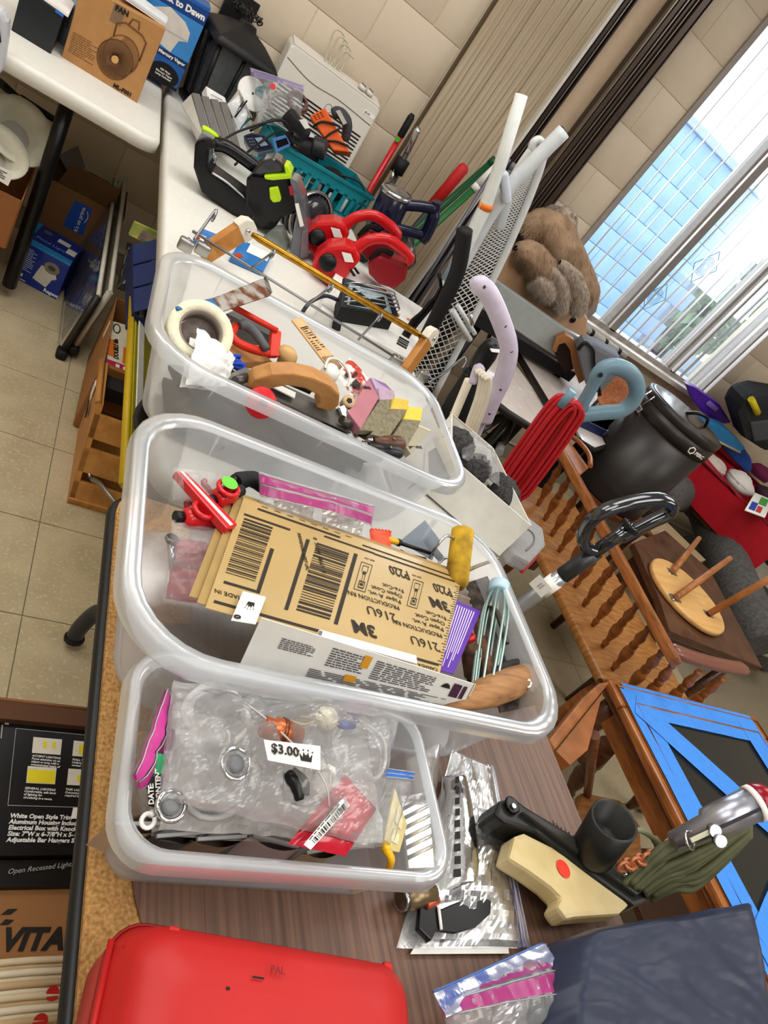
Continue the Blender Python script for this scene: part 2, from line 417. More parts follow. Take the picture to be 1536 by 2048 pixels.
for (y, s) in ((.71, -1), (-.75, 1)):
    for x in (-.34, .34):
        sx = 1 if x > 0 else -1
        q = t_ = smooth([(x*.86, y, .70), (x*.86, y, .30), (x*.84, y, .14), (x*.76, y+.49*0, .06), (x*.65, y, .025)], 5)
        lgp = part(t, 'leg', MB().tube([(x*.45, y, .70), (x*.45, y, .25)], .016, 8), lg)
    part(t, 'foot', MB().tube(smooth([(-.15, y, .27), (.0, y, .24), (.15, y, .27)], 5), .014, 8), lg)
# the curved foot that shows beside the table
ft = smooth([(0.430, 1.056, 0.200), (0.413, 1.032, 0.170), (0.385, 1.062, 0.120), (0.368, 1.058, 0.060), (0.367, 1.050, 0.022)], 6)
part(t, 'curved_foot', MB().tube(ft, .019, 10), lg, world=True)
part(t, 'foot_cap', MB().tube([ft[-3], ft[-1]+V((0, 0, 0))], .023, 10), mat('101010', .5), world=True)
# white plastic tables
def blow_table(name, label, M, L, W_, legs, inset):
    t = thing(name, label, 'table', M)
    m = mat('E2E0D8', .42, var=.03, s=60, bump=.08)
    mb = MB()
    rings = []
    for ins, z in ((.012, -.048), (0, -.042), (0, -.012), (.004, -.003), (.010, 0)):
        rings.append([(p[0], p[1], z) for p in rrect(L-2*ins, W_-2*ins, .055, 6)])
    mb.loft(rings); part(t, 'top', mb, m)
    lm = mat('1C1C1E', .35, .3)
    for x in legs:
        part(t, 'leg', MB().tube([(x, -W_/2+inset, -.05), (x, -W_/2+inset, -.735)], .017, 8), lm)
        part(t, 'leg', MB().tube([(x, W_/2-inset, -.05), (x, W_/2-inset, -.735)], .017, 8), lm)
        part(t, 'cross_bar', MB().tube([(x, -W_/2+inset, -.33), (x, W_/2-inset, -.33)], .012, 8), lm)
        part(t, 'brace', MB().tube([(x, 0, -.33), (x+(-.3 if x > 0 else .3), 0, -.06)], .011, 8), lm)
    return t
blow_table('white_table', 'long white plastic folding table crowded with tools against the block wall', at(.655, 1.97, TZ, math.pi/2), 2.28, .77, (.72, -.72), .26)
tb = blow_table('white_table', 'white plastic folding table at the top left carrying the brown fan carton', at(-.66, 2.715, .738, 0), 1.83, .76, (-.70,), .07)
# heavy leg and brace seen under the left table
lm = BLK
part(tb, 'leg_post', MB().tube([(-0.005, 2.440, 0.710), (0.005, 2.430, 0.456), (0.017, 2.420, 0.041)], .022, 8), lm, world=True)
part(tb, 'leg_brace', MB().tube([(-0.176, 2.463, 0.620), (-0.129, 2.691, 0.530), (0.005, 2.797, 0.400)], .012, 8), lm, world=True)
part(tb, 'lock_bar', MB().tube([(-0.130, 2.682, 0.540), (-0.009, 2.779, 0.500)], .011, 8), lm, world=True)
# ================================================================ clear bins
BIN = film('E8EDF3', .40, .25, .05, 8, .40)
BINR = film('EAF0F6', .60, .24, .05, 8, .5)
def bin_(name, label, M, L, W, H, rb, rt, taper, wave=0, lip=.018, drop=.02, ribs=0, bow=0):
    """open clear plastic tub: floor, sloping rounded walls, rolled rim"""
    t = thing(name, label, 'storage bin', M)
    n = 7
    def ring(z, ins, r):
        return [(p[0], p[1]*(1+bow*(1-abs(p[0])/(L/2))), z) for p in rrect(L-2*ins, W-2*ins, r, n)]
    def wv(p, z):
        if not wave: return (p[0], p[1], z)
        k = max(0, 1-abs(p[1])/(W*.30)) if abs(p[0]) > L/2*.80 else 0
        return (p[0]*(1-.02*k), p[1], z-wave*(k*k*(3-2*k)))
    rings = [ring(.002, taper+.014, rb*.8), ring(.006, taper+.003, rb), ring(.018, taper, rb)]
    for k in range(1, 6):
        u = k/6; rings.append([wv(p, .018+(H-.018)*u) for p in ring(0, taper*(1-u), rb+(rt-rb)*u)])
    rings.append([wv(p, H-.006) for p in ring(0, 0, rt)])
    part(t, 'tub', MB().loft(rings, caps=(1, 0)), BIN)
    rr = [[wv(p, H-.006) for p in ring(0, 0, rt)], [wv(p, H) for p in ring(0, -.004, rt)], [wv(p, H) for p in ring(0, -lip, rt+lip*.7)],
          [wv(p, H-.004) for p in ring(0, -lip-.003, rt+lip*.7)], [wv(p, H-drop) for p in ring(0, -lip-.004, rt+lip*.7)]]
    part(t, 'rim', MB().loft(rr, caps=(0, 0)), BINR)
    if ribs:
        mb = MB()
        for s in (-1, 1):
            for k in range(ribs):
                x = -L/2+L*(k+.5)/ribs
                mb.add([(x-.0008, s*W/2, H-.008), (x-.0008, s*(W/2+lip), H-.008), (x-.0008, s*(W/2-.002), H-.055)], [(0, 1, 2)])
        part(t, 'ribs', mb, BINR, kind='stuff')
    return t
B1 = at(.373, .318, TZ+.001, math.radians(-3))
bin_('storage_bin', 'small clear plastic shoebox bin packed with bags of parts at the table front', B1, .325, .178, .119, .028, .035, .014, ribs=2, lip=.011)
B2 = at(.480, .572, TZ+.001, math.radians(-1.0))
bin_('storage_bin', 'large clear plastic bin holding gold sandpaper sheets in the middle of the table', B2, .575, .36, .165, .07, .085, .026, wave=.022, ribs=3)
B3 = at(.500, 1.06, TZ+.004, math.radians(-4))
bin_('storage_bin', 'large clear plastic bin of plastering tools behind the sandpaper bin', B3, .575, .355, .165, .07, .085, .026, wave=.022, ribs=3)
# ================================================================ builders for loose goods
class Quad:
    """flat face given by four world corners: c00 start, c10 along, c11, c01"""
    def __init__(s, c00, c10, c11, c01):
        s.c = [V(q) for q in (c00, c10, c11, c01)]
        s.n = (s.c[1]-s.c[0]).cross(s.c[3]-s.c[0]).normalized()
        if s.n.dot(V((0, 0, 1.4))-s.c[0]) < 0: s.n = -s.n      # the printed side faces the aisle
    def pt(s, u, v, e=0):
        a, b, c, d = s.c
        return a*(1-u)*(1-v)+b*u*(1-v)+c*u*v+d*(1-u)*v+s.n*e
    def M(s, u, v, ang=0, e=.0016):
        o = s.pt(u, v, e); x = (s.pt(u+.01, v)-s.pt(u, v)).normalized(); y = s.n.cross(x)
        a = math.radians(ang); x2 = x*math.cos(a)+y*math.sin(a); y2 = s.n.cross(x2)
        return MX(((x2.x, y2.x, s.n.x, o.x), (x2.y, y2.y, s.n.y, o.y), (x2.z, y2.z, s.n.z, o.z), (0, 0, 0, 1)))
    def bars(s, L, e=.0004, mb=None):
        mb = mb or MB()
        for u0, v0, u1, v1 in L:
            mb.add([s.pt(u0, v0, e), s.pt(u1, v0, e), s.pt(u1, v1, e), s.pt(u0, v1, e)], [(0, 1, 2, 3)])
        return mb
    def poly(s, uv, e=.0004, mb=None):
        mb = mb or MB(); mb.add([s.pt(u, v, e) for u, v in uv], [tuple(range(len(uv)))]); return mb
    def slab(s, th, u0=0, v0=0, u1=1, v1=1, mb=None):
        mb = mb or MB()
        t = [s.pt(u0, v0), s.pt(u1, v0), s.pt(u1, v1), s.pt(u0, v1)]; b = [p-s.n*th for p in t]
        return mb.add(t+b, [(0,1,2,3),(7,6,5,4),(0,4,5,1),(1,5,6,2),(2,6,7,3),(3,7,4,0)])
def T(name, label, cat, loc, group=None): return thing(name, label, cat, MX.Translation(loc), group)
def W(t, name, mb, m, **k): return part(t, name, mb, m, world=True, **k)
def barcode(q, u0, v0, u1, v1, n, seed, along='v'):
    random.seed(seed); L = []; p = 0
    while p < 1:
        w = random.choice((.5, .5, 1, 1.6))/n
        if along == 'v': L.append((u0, v0+(v1-v0)*p, u1, v0+(v1-v0)*min(1, p+w)))
        else: L.append((u0+(u1-u0)*p, v0, u0+(u1-u0)*min(1, p+w), v1))
        p += w+random.choice((.5, .7, 1.2))/n
    return L
def lines(u0, v0, u1, v1, n, seed, fill=.5, words=1):
    """rows of small print too fine to read"""
    random.seed(seed); L = []
    for i in range(n):
        v = v0+(v1-v0)*i/n; h = (v1-v0)/n*fill; u = u0; e = u1-(u1-u0)*random.uniform(0, .35)*(random.random() < .5)
        while u < e:
            w = (u1-u0)*random.uniform(.06, .18)*words; L.append((u, v, min(e, u+w), v+h)); u += w+(u1-u0)*.025
    return L
def crown(q, u, v, su, sv, rot=1):
    """little printed crown"""
    a = [(-.5, .5), (.5, .5), (.62, -.35), (.32, .12), (.22, -.5), (.0, .08), (-.22, -.5), (-.32, .12), (-.62, -.35)]
    mb = q.poly([(u+x*su*rot, v+y*sv*rot) for x, y in a], .0007)
    for x, y in ((.62, -.5), (.22, -.65), (-.22, -.65), (-.62, -.5), (0, -.1)):
        mb.bars if 0 else q.bars([(u+(x-.06)*su*rot, v+(y-.08)*sv*rot, u+(x+.06)*su*rot, v+(y+.08)*sv*rot)], .0007, mb)
    return mb
BAGF = film('F6F8FA', .16, .22, .05, 40, .75)
BAGM = film('F8F9FA', .24, .16, .05, 40, 1.4)
def bag(name, label, c, puff, film_=None, zipc=None, group=None, zipw=.05, cr=.006, seed=1, nu=46, nv=36, low=.35, zside=1, edge=None):
    """crumpled see-through zip bag between four world corners (zip along the c01-c11 side)"""
    q = Quad(*c); base = sum(q.c, V())/4
    t = T(name, label, 'bag', base, group)
    su, sv = (q.c[1]-q.c[0]).length, (q.c[3]-q.c[0]).length
    def fn(sgn):
        def f(u, v):
            b = math.sin(math.pi*u)*math.sin(math.pi*min(1, v*1.06)) if v < .94 else 0
            b = max(0, b)**.45
            p = V((u*su*26+seed*7, v*sv*26, sgn*3)); wv_ = NZ.noise(p*.7)*.8
            k = (abs(NZ.noise(p*.5+V((wv_, wv_, 0))))*1.7+abs(NZ.noise(V((p.x*1.6+p.y*.5, p.y*.8, p.z))))*1.0+abs(NZ.noise(V((p.x*1.3, p.y*3.1, p.z))))*.5-.7)*cr*1.2
            wob = NZ.noise(V((u*5, v*5, seed)))*.012
            e = .0015*sgn+b*puff*(1 if sgn > 0 else -low)+k*(.25+.75*b)
            return q.pt(u+wob*.5, v+wob*.5, e)
        return f
    W(t, 'film', MB().grid(fn(1), nu, nv, sm=False).grid(fn(-1), nu//2, nv//2), film_ or BAGF)
    if zipc:
        z = MB(); f1 = fn(1)
        for a, b_ in ((1-zipw, 1-zipw*.62), (1-zipw*.5, 1-zipw*.12)):
            z.grid(lambda u, v: f1(u, a+(b_-a)*v)+q.n*.0014, 24, 2)
            z.grid(lambda u, v: f1(u, a+(b_-a)*v)-q.n*.001, 24, 2)
        W(t, 'zip_strip', z, zipc)
        r = MB()
        for a in (1-zipw*.58, 1-zipw*.1, 1-zipw*1.05): r.tube([f1(i/16, a)+q.n*.002 for i in range(17)], .0007, 5)
        W(t, 'closure_ridges', r, film('F0EEF2', .5, .1, 0, 5, 1), kind='stuff')
    t['q'] = 0; del t['q']
    return t, q, fn(1)
PINK = film('D0409A', .72, .2, 0, 5, .8); PINKD = film('A8327E', .8, .2, 0, 5, .8)
BLUZ = film('3A78D8', .6, .2, 0, 5, .8); PURZ = film('4A3CC0', .85, .2, 0, 5, .8)
PINKP = mat('C43C90', .4)
def ex(pts, vec, mb=None):
    """solid from a closed outline pushed along vec"""
    mb = mb or MB(); a = [V(p) for p in pts]; n = len(a); vec = V(vec)
    nn = sum(((a[i]-a[0]).cross(a[(i+1) % n]-a[0]) for i in range(n)), V())
    if nn.dot(vec) > 0: a.reverse()
    b = [p+vec for p in a]; o = len(mb.v)
    mb.add(a+b, [tuple(range(n)), tuple(range(2*n-1, n-1, -1))]+[(i, n+i, n+(i+1) % n, (i+1) % n) for i in range(n)])
    return mb
def knob(p, d, r, h, n=14):
    """short disc along direction d"""
    return MB().lathe([(r*.8, 0), (r, h*.2), (r, h*.8), (r*.8, h)], n, frame_z(p, d))
def frame_z(o, z):
    z = V(z).normalized(); x = z.orthogonal().normalized(); y = z.cross(x)
    return MX(((x.x, y.x, z.x, o[0]), (x.y, y.y, z.y, o[1]), (x.z, y.z, z.z, o[2]), (0, 0, 0, 1)))
# ================================================================ small bin in front
# big crumpled bag on top
t, q, f = bag('zip_bag', 'big crumpled clear bag of cables with a $3.00 sticker, topmost in the small bin',
    ((0.224, 0.267, 0.868), (0.428, 0.238, 0.868), (0.512, 0.394, 0.868), (0.235, 0.381, 0.868)), .030, BAGM, None, cr=.019, seed=3, nu=70, nv=56)
st = Quad((0.299, 0.305, 0.914), (0.358, 0.306, 0.914), (0.354, 0.282, 0.914), (0.301, 0.286, 0.914))
W(t, 'price_sticker', st.slab(.0006), PAPER)
text(t, '$3.00', st.M(.08, .42, -2), .0125, INK, world=True, bold=.0003)
W(t, 'printed_crown', crown(st, .72, .55, .20, .42), INK)
W(t, 'drawstring_seam', MB().tube(smooth([f(.18, .9), f(.32, .62), f(.6, .25), f(.72, .12)], 8), .0011, 5), film('FFFFFF', .6, .1, 0, 5, 1))
def coil(name, label, c, r, turns, wr, m, n=(0, 0, 1), seed=0, cat='cable', group=None, sq=1):
    random.seed(seed); M = frame_z(c, n); pts = []
    for i in range(int(turns*14)):
        a = i*2*math.pi/14; rr = r*(1+.12*math.sin(i*.37+seed)+.05*random.uniform(-1, 1))
        pts.append(M @ V((rr*math.cos(a), rr*sq*math.sin(a), wr*1.1*(i/14)+.004*math.sin(i*.5))))
    return solo(name, MB().tube(smooth(pts, 2), wr, 6), m, label, cat, group)
GRY = mat('B9BABA', .4); GRYD = mat('6E7072', .45)
coil('cable_coil', 'grey cable coil inside the big crumpled bag, left side', (0.282, 0.302, 0.842), .034, 3.2, .0032, GRY, seed=1)
coil('cable_coil', 'white cable coil inside the big crumpled bag, upper left corner', (0.289, 0.362, 0.845), .030, 3.2, .0035, WHT, seed=2)
coil('cable_coil', 'pale thin cable coil inside the big crumpled bag, right end', (0.459, 0.352, 0.842), .032, 2.5, .0022, mat('D9D6CE', .4), seed=5)
for i, (a, b, r_, lab) in enumerate(((473, 1528, .0135, 'round metal knockout washer showing through the bag film above its middle'), (343, 1612, .012, 'round metal washer showing through the bag film at its lower left'))):
    c = V((0.284, 0.294, 0.889)) if i == 0 else V((0.235, 0.264, 0.866))
    t = T('metal_washer', lab, 'washer', c)
    W(t, 'ring', MB().tube(arc((0, 0, 0), r_, 0, 345, 20, frame_z(c, (0, -.2, 1))), .0022, 6), CHROME)
    W(t, 'hub', MB().lathe([(.008, -.003), (.008, .001), (.003, .002)], 12, frame_z(c, (0, -.2, 1))), GRYD)
t = T('copper_fitting', 'orange copper coloured pipe fitting inside the big crumpled bag', 'fitting', (0.358, 0.358, 0.850))
c0, c1 = V((0.312, 0.332, 0.893)), V((0.351, 0.325, 0.893))
W(t, 'body', MB().tube([c0, c0.lerp(c1, .25), c0.lerp(c1, .3), c0.lerp(c1, .7), c0.lerp(c1, .75), c1], [.010, .010, .0125, .0125, .010, .010], 12), mat('B86438', .3, .5))
W(t, 'band', MB().tube([c0.lerp(c1, .45), c0.lerp(c1, .55)], .0135, 12), mat('7C4426', .3, .6))
t = T('black_clip', 'black plastic clip inside the big crumpled bag', 'clip', (0.368, 0.300, 0.850))
W(t, 'jaw', MB().tube(smooth([(0.337, 0.292, 0.887), (0.343, 0.280, 0.888), (0.348, 0.268, 0.884)], 4), [.004, .006, .007, .007, .006, .006, .005, .005, .004], 8), BLK)
W(t, 'lever', MB().tube(smooth([(0.341, 0.294, 0.889), (0.353, 0.284, 0.890), (0.354, 0.272, 0.886)], 4), .003, 8), BLK)
t = T('wire_connector', 'small blue wire connector inside the big crumpled bag', 'connector', (0.436, 0.369, 0.860))
W(t, 'shell', MB().tube([(0.404, 0.349, 0.889), (0.411, 0.349, 0.889), (0.424, 0.351, 0.887)], [.004, .005, .0035], 8), mat('2A4CB0', .3))
W(t, 'lead', MB().tube(smooth([(0.404, 0.349, 0.889), (0.382, 0.351, 0.888), (0.362, 0.356, 0.882)], 4), .0012, 5), mat('D8C898', .5))
t = T('wire_nut', 'cream plastic wire nut with wires inside the big crumpled bag', 'cap', (0.410, 0.377, 0.850))
W(t, 'dome', MB().lathe([(.013, 0), (.013, .006), (.009, .012), (.003, .014)], 14, frame_z((0.393, 0.357, 0.880), (0, 0, 1))), mat('E6DFC4', .4))
W(t, 'lead', MB().tube(smooth([(0.385, 0.357, 0.884), (0.359, 0.340, 0.893), (0.343, 0.343, 0.892)], 4), .0015, 5), mat('B8A060', .4))
# red blister packet with barcode sticker
rq = Quad((0.344, 0.238, 0.862), (0.411, 0.303, 0.872), (0.448, 0.274, 0.866), (0.407, 0.231, 0.858))
t = T('red_packet', 'red foil packet with a barcode sticker at the right of the small bin', 'packet', sum(rq.c, V())/4)
W(t, 'pouch', MB().grid(lambda u, v: rq.pt(u, v, .006*(math.sin(math.pi*u)*math.sin(math.pi*v))**.5+.003*abs(nz((u*7, v*7, 2)))), 18, 14), mat('C01830', .25, coat=.6))
W(t, 'crimp_edge', rq.slab(.001, .95, 0, 1.02, 1), mat('A8142A', .3))
sq_ = Quad((0.351, 0.232, 0.877), (0.402, 0.278, 0.880), (0.407, 0.269, 0.879), (0.358, 0.228, 0.876))
W(t, 'barcode_sticker', sq_.slab(.0005), PAPER)
W(t, 'barcode', sq_.bars(barcode(sq_, .12, .35, .92, .9, 44, 3, 'u')), INK); W(t, 'fine_print', sq_.bars(lines(.1, .08, .9, .28, 1, 4)), INK)
# bag with pink zip standing at the left, purple label card in it
t, q, f = bag('zip_bag', 'zip bag with bright pink closure tucked upright at the left end of the small bin',
    ((0.239, 0.277, 0.800), (0.265, 0.396, 0.800), (0.226, 0.371, 0.872), (0.198, 0.286, 0.872)), .012, BAGF, PINKP, cr=.006, seed=9, nu=30, nv=24, zipw=.30)
cq = Quad((0.215, 0.292, 0.850), (0.227, 0.341, 0.858), (0.245, 0.342, 0.852), (0.234, 0.276, 0.842))
t = T('label_card', 'dark purple label card printed DATE and CONTENTS with a green dot in small bin', 'card', sum(cq.c, V())/4)
W(t, 'card', cq.slab(.001), mat('3B1C3C', .4))
lq = Quad((0.221, 0.269, 0.853), (0.218, 0.293, 0.857), (0.228, 0.292, 0.857), (0.231, 0.267, 0.853))
W(t, 'label_panel', lq.slab(.0008), BLKM)
text(t, 'DATE:\nCONTENTS:', lq.M(.08, .52, 0), .0062, PAPER, world=True, bold=.0002)
W(t, 'green_dot', MB().lathe([(.0085, 0), (.0085, .0006)], 20, frame_z((0.225, 0.302, 0.861), (-.3, -.4, 1))), mat('1FA060', .5))
cap = T('white_cap_ring', 'small white plastic ring at the lower left inside the small bin', 'ring', (0.224, 0.261, 0.845))
W(cap, 'ring', MB().tube(arc((0, 0, 0), .0055, 0, 345, 16, frame_z((0.222, 0.258, 0.850), (0, -.5, 1))), .002, 6), WHT)
W(cap, 'tab', MB().tube([(0.224, 0.262, 0.849), (0.226, 0.267, 0.849)], .002, 6), WHT)
bag('zip_bag', 'zip bag with a pink closure corner at the back of the small bin',
    ((0.443, 0.391, 0.800), (0.531, 0.396, 0.800), (0.470, 0.398, 0.872), (0.432, 0.395, 0.872)), .010, BAGF, PINKP, cr=.005, seed=12, nu=24, nv=20, zipw=.22)
bag('zip_bag', 'zip bag with a bright blue slider closure at the right of the small bin',
    ((0.418, 0.242, 0.845), (0.477, 0.250, 0.842), (0.509, 0.318, 0.868), (0.470, 0.318, 0.870)), .014, BAGF, mat('2468C0', .35), cr=.007, seed=14, nu=28, nv=24, zipw=.12)
# cream box, yellow hook, clear blade pack
cb = Quad((0.488, 0.257, 0.815), (0.507, 0.316, 0.835), (0.526, 0.283, 0.820), (0.515, 0.257, 0.810))
t = T('cream_switch_plate', 'cream plastic wall plate standing at the right end of the small bin', 'wall plate', sum(cb.c, V())/4)
W(t, 'plate', cb.slab(.004), mat('D8C88C', .4), bev=.001)
for a, b_ in ((.18, .42), (.55, .8)): W(t, 'rocker_frame', cb.slab(-.002, a, .3, b_, .7), mat('E8DDB0', .4), bev=.0006)
t = T('yellow_hook', 'bright yellow plastic hook at the right end of the small bin', 'hook', (0.489, 0.250, 0.820))
W(t, 'bar', MB().tube(smooth([(0.472, 0.249, 0.838), (0.479, 0.237, 0.836), (0.497, 0.237, 0.790), (0.480, 0.240, 0.760)], 5), .004, 8), mat('E8B010', .35))
W(t, 'tip', knob((0.472, 0.249, 0.838), (0, .2, 1), .005, .006), mat('F0C020', .35))
# hidden goods that give the bin its body colour
random.seed(5)
for i, (p, c, l) in enumerate((((0.235, 0.260, 0.790), 'B8A088', 'tan packet pressed against the front wall of the small bin, far left'), ((0.272, 0.255, 0.790), '2E2C30', 'black packet pressed against the front wall of the small bin'), ((0.310, 0.253, 0.790), '8C7A5C', 'brass coloured packet pressed against the front wall of the small bin'), ((0.367, 0.247, 0.790), 'B0A6A2', 'grey packet pressed against the front wall of the small bin'), ((0.424, 0.243, 0.790), 'A89C78', 'olive packet pressed against the front wall of the small bin, right of middle'))):
    p = V(p); p.y += .018
    t = T('parts_packet', l, 'packet', p-V((0, 0, .04)))
    M = at(p.x, p.y, p.z-.012, random.uniform(-.2, .2), random.uniform(-.2, .2))
    W(t, 'pouch', MB().grid(lambda u, v: M @ V(((u-.5)*.06, .008*math.sin(math.pi*u)*(-1), (v-.5)*.055+.004*nz((u*5, v*5, i)))), 10, 8).grid(lambda u, v: M @ V(((u-.5)*.06, .008*math.sin(math.pi*u), (v-.5)*.055)), 10, 8), mat(c, .4))
    W(t, 'crimp', MB().box((0, 0, .028), (.05, .003, .004), M), GRY)
# pale wrapping that fills the small bin below the big bag
t = T('bubble_wrap', 'pale crumpled plastic wrapping filling the small bin under the big bag', 'wrapping', (.37, .32, .75))
wq = Quad((.245, .265, .822), (.49, .262, .822), (.485, .372, .834), (.245, .375, .834))
W(t, 'sheet', MB().grid(lambda u, v: wq.pt(u, v, .012*abs(nz((u*5, v*3, 8)))+.008*abs(nz((u*12, v*7, 3)))-.006), 44, 28, sm=False), film('F2F2F0', .72, .2, .05, 40, 1.2))
W(t, 'lower_fold', MB().grid(lambda u, v: wq.pt(u, v, -.022+.010*abs(nz((u*4, v*4, 5)))), 20, 14), film('E4E4E2', .8, .3, .05, 40, .8))
for i, (p, c, lab) in enumerate((((0.266, 0.334, 0.852), 'EDEDE8', 'white plastic fitting under the bag film, upper left of the small bin'), ((0.394, 0.291, 0.852), 'F0EEE8', 'white plastic fitting under the bag film, right of the black clip'))):
    p = V(p); t = T('pipe_fitting', lab, 'fitting', p-V((0, 0, .01))); d = V((math.cos(i*1.3), math.sin(i*1.3), .15)).normalized(); W(t, 'barrel', MB().tube([p-d*.022, p-d*.008, p-d*.007, p+d*.010, p+d*.011, p+d*.024], [.009, .009, .0125, .0125, .009, .009], 12), mat(c, .35)); W(t, 'collar', MB().tube([p+d*.022, p+d*.028], .0115, 12), mat(c, .4))
# ================================================================ middle bin: gold sandpaper and tools
GOLD = mat('BC9E64', .4, .15, var=.06, s=5, coat=.25); GOLD2 = mat('A88A52', .45, .2, var=.06)
q = Quad((0.330, 0.675, 0.872), (0.714, 0.665, 0.872), (0.568, 0.439, 0.895), (0.258, 0.456, 0.895))
t = T('sandpaper_pack', 'fanned pack of gold backed sandpaper sheets printed 3M P220 in the middle bin', 'sandpaper', sum(q.c, V())/4)
for i in range(6):
    o = V((.004*math.sin(i*2.1)-.002*i, .0035*i, -.0016*i-.0002))
    qq = Quad(*[p+o for p in q.c])
    if i == 0: qq = q
    W(t, 'sheet', qq.slab(.0011), GOLD if i == 0 else GOLD2)
TXT = mat('2A2016', .6)
L = [(.06, .055, .40, .075), (.02, .155, .20, .175), (.335, .10, .56, .118), (.50, .055, .985, .07), (.56, .105, .97, .122)]
L += [(0.03, .78, .16, .80), (.02, .935, .985, .955), (.15, .40, .165, .80), (.27, .20, .285, .86), (.475, .18, .492, .86)]
W(t, 'printed_rules', q.bars(L), TXT)
W(t, 'barcode', q.bars(barcode(q, .025, .20, .135, .72, 46, 11)), TXT)
W(t, 'barcode', q.bars(barcode(q, .315, .20, .455, .84, 50, 12)), TXT)
W(t, 'printed_tear_marks', q.bars([(.985-.01*(i % 3 == 0), .16+.025*i, .998, .166+.025*i) for i in range(32)]+[(.07+.05*i, .02, .095+.05*i, .026) for i in range(8)]), TXT, kind='stuff')
def gt(s, u, v, size, ang=180, bold=0, al='LEFT', sx=1): text(t, s, q.M(u, v, ang, .0006), size, TXT, world=True, al=al, bold=bold, sx=sx)
gt('0   51144  88667   8', .30, .16, .0085, -90 if q.M(0, 0)[2][2] > 0 else 90, .0001)
gt('INDIVIDUAL SHEET UPC', .235, .17, .0068, -90, .0001)
for (u, v) in ((.74, .22), (.965, .25)):
    gt('P220', u, v, .027, 180, .0004, sx=.66)
gt('Fre-Cut', .735, .40, .0112); gt('Open Coat', .735, .455, .0112); gt('Paper A wt.', .735, .51, .0112); gt('PRODUCTION RN', .735, .57, .0112, sx=.9); gt('216U', .735, .665, .022)
gt('3M', .968, .41, .028, 180, .0010); gt('Fre-Cut', .968, .53, .0112); gt('Open Coat', .968, .585, .0112); gt('Paper A wt.', .968, .64, .0112); gt('PRODUCTION RN', .968, .70, .0112, sx=.9); gt('216U', .968, .805, .022)
gt('3M', .66, .83, .028, 180, .0010); gt('MADE IN', .115, .87, .0085); gt('CANADA', .985, .985, .0075)
gt('\u00a93M 1996', .57, .19, .004); gt('\u00a93M 1996', .80, .20, .004)
for (u, v) in ((.515, .24), (.765, .24)):      # sander pictogram boxes
    b = [(u, v, u+.052, v+.006), (u, v+.28, u+.052, v+.286), (u, v, u+.0025, v+.286), (u+.05, v, u+.0525, v+.286)]
    b += [(u+.012, v+.03, u+.04, v+.036), (u+.012, v+.03, u+.014, v+.10), (u+.036, v+.03, u+.038, v+.10), (u+.018, v+.09, u+.034, v+.12), (u+.022, v+.12, u+.024, v+.2), (u+.032, v+.12, u+.034, v+.2), (u+.014, v+.19, u+.04, v+.2), (u+.014, v+.19, u+.017, v+.26), (u+.038, v+.19, u+.041, v+.26), (u+.014, v+.25, u+.04, v+.26), (u+.02, v+.21, u+.034, v+.235)]
    W(t, 'printed_pictogram', q.bars(b), TXT)
sq2 = Quad((0.301, 0.488, 0.898), (0.329, 0.488, 0.898), (0.310, 0.443, 0.902), (0.282, 0.441, 0.902))
W(t, 'price_sticker', sq2.slab(.0006), PAPER); W(t, 'printed_crown', crown(sq2, .5, .42, -.28, -.22), INK)
text(t, '0', sq2.M(.25, .95, 100), .011, INK, world=True, bold=.0005)
# white paint stick
wq = Quad((0.389, 0.454, 0.905), (0.526, 0.449, 0.905), (0.527, 0.439, 0.902), (0.386, 0.446, 0.902))
t = T('white_paddle', 'white flat plastic stick lying across the front of the gold sandpaper', 'stick', sum(wq.c, V())/4)
W(t, 'blade', wq.slab(.004), WHT, bev=.0012); W(t, 'notch', wq.slab(-.0005, .0, .2, .03, .8), GRYD); W(t, 'red_line', wq.bars([(.03, 1.02, .2, 1.10)]), RED)
# printed white sheets standing between sandpaper and the front wall
pq = Quad((0.300, 0.428, 0.930), (0.616, 0.428, 0.901), (0.639, 0.424, 0.839), (0.318, 0.424, 0.838))
t = T('printed_leaflet', 'white instruction sheets with grey print standing against the front wall, middle bin', 'paper', sum(pq.c, V())/4)
for i in range(3):
    W(t, 'page', Quad(*[p+V((.004*i, .0015*i, -.002*i)) for p in pq.c]).slab(.0008), PAPER if i != 1 else GOLD2)
W(t, 'printed_text', pq.bars(lines(.30, .12, .46, .5, 8, 5)+lines(.50, .12, .80, .55, 9, 6)+lines(.1, .2, .24, .4, 6, 7)+lines(.25, .6, .9, .95, 10, 8), .001), mat('55545A', .6))
W(t, 'orange_patch', pq.bars([(.44, .08, .475, .34)], .0012), mat('E8A020', .5)); W(t, 'orange_patch', pq.bars([(.40, .55, .45, .7)], .0012), mat('E8A020', .5))
W(t, 'dark_logo_bars', pq.bars([(.90, .12, .945, .5), (.955, .12, .975, .5)], .0012), mat('4A2040', .5))
W(t, 'umbrella_mark', pq.poly([(.84, .3), (.852, .2), (.866, .17), (.88, .2), (.89, .3)], .0012), INK)
# purple card
pc = Quad((0.670, 0.603, 0.872), (0.725, 0.595, 0.872), (0.612, 0.457, 0.878), (0.576, 0.457, 0.878))
t = T('purple_card', 'purple printed card with white text sticking out beside the sandpaper', 'card', sum(pc.c, V())/4)
W(t, 'card', pc.slab(.001), mat('5A2A9C', .35))
W(t, 'printed_text', pc.bars([(v, u, v+h_, e) for (u, v, e, h_) in [(.06, .1+.085*i, .94-.1*(i % 3), .035) for i in range(9)]]), mat('D8CCEC', .5))
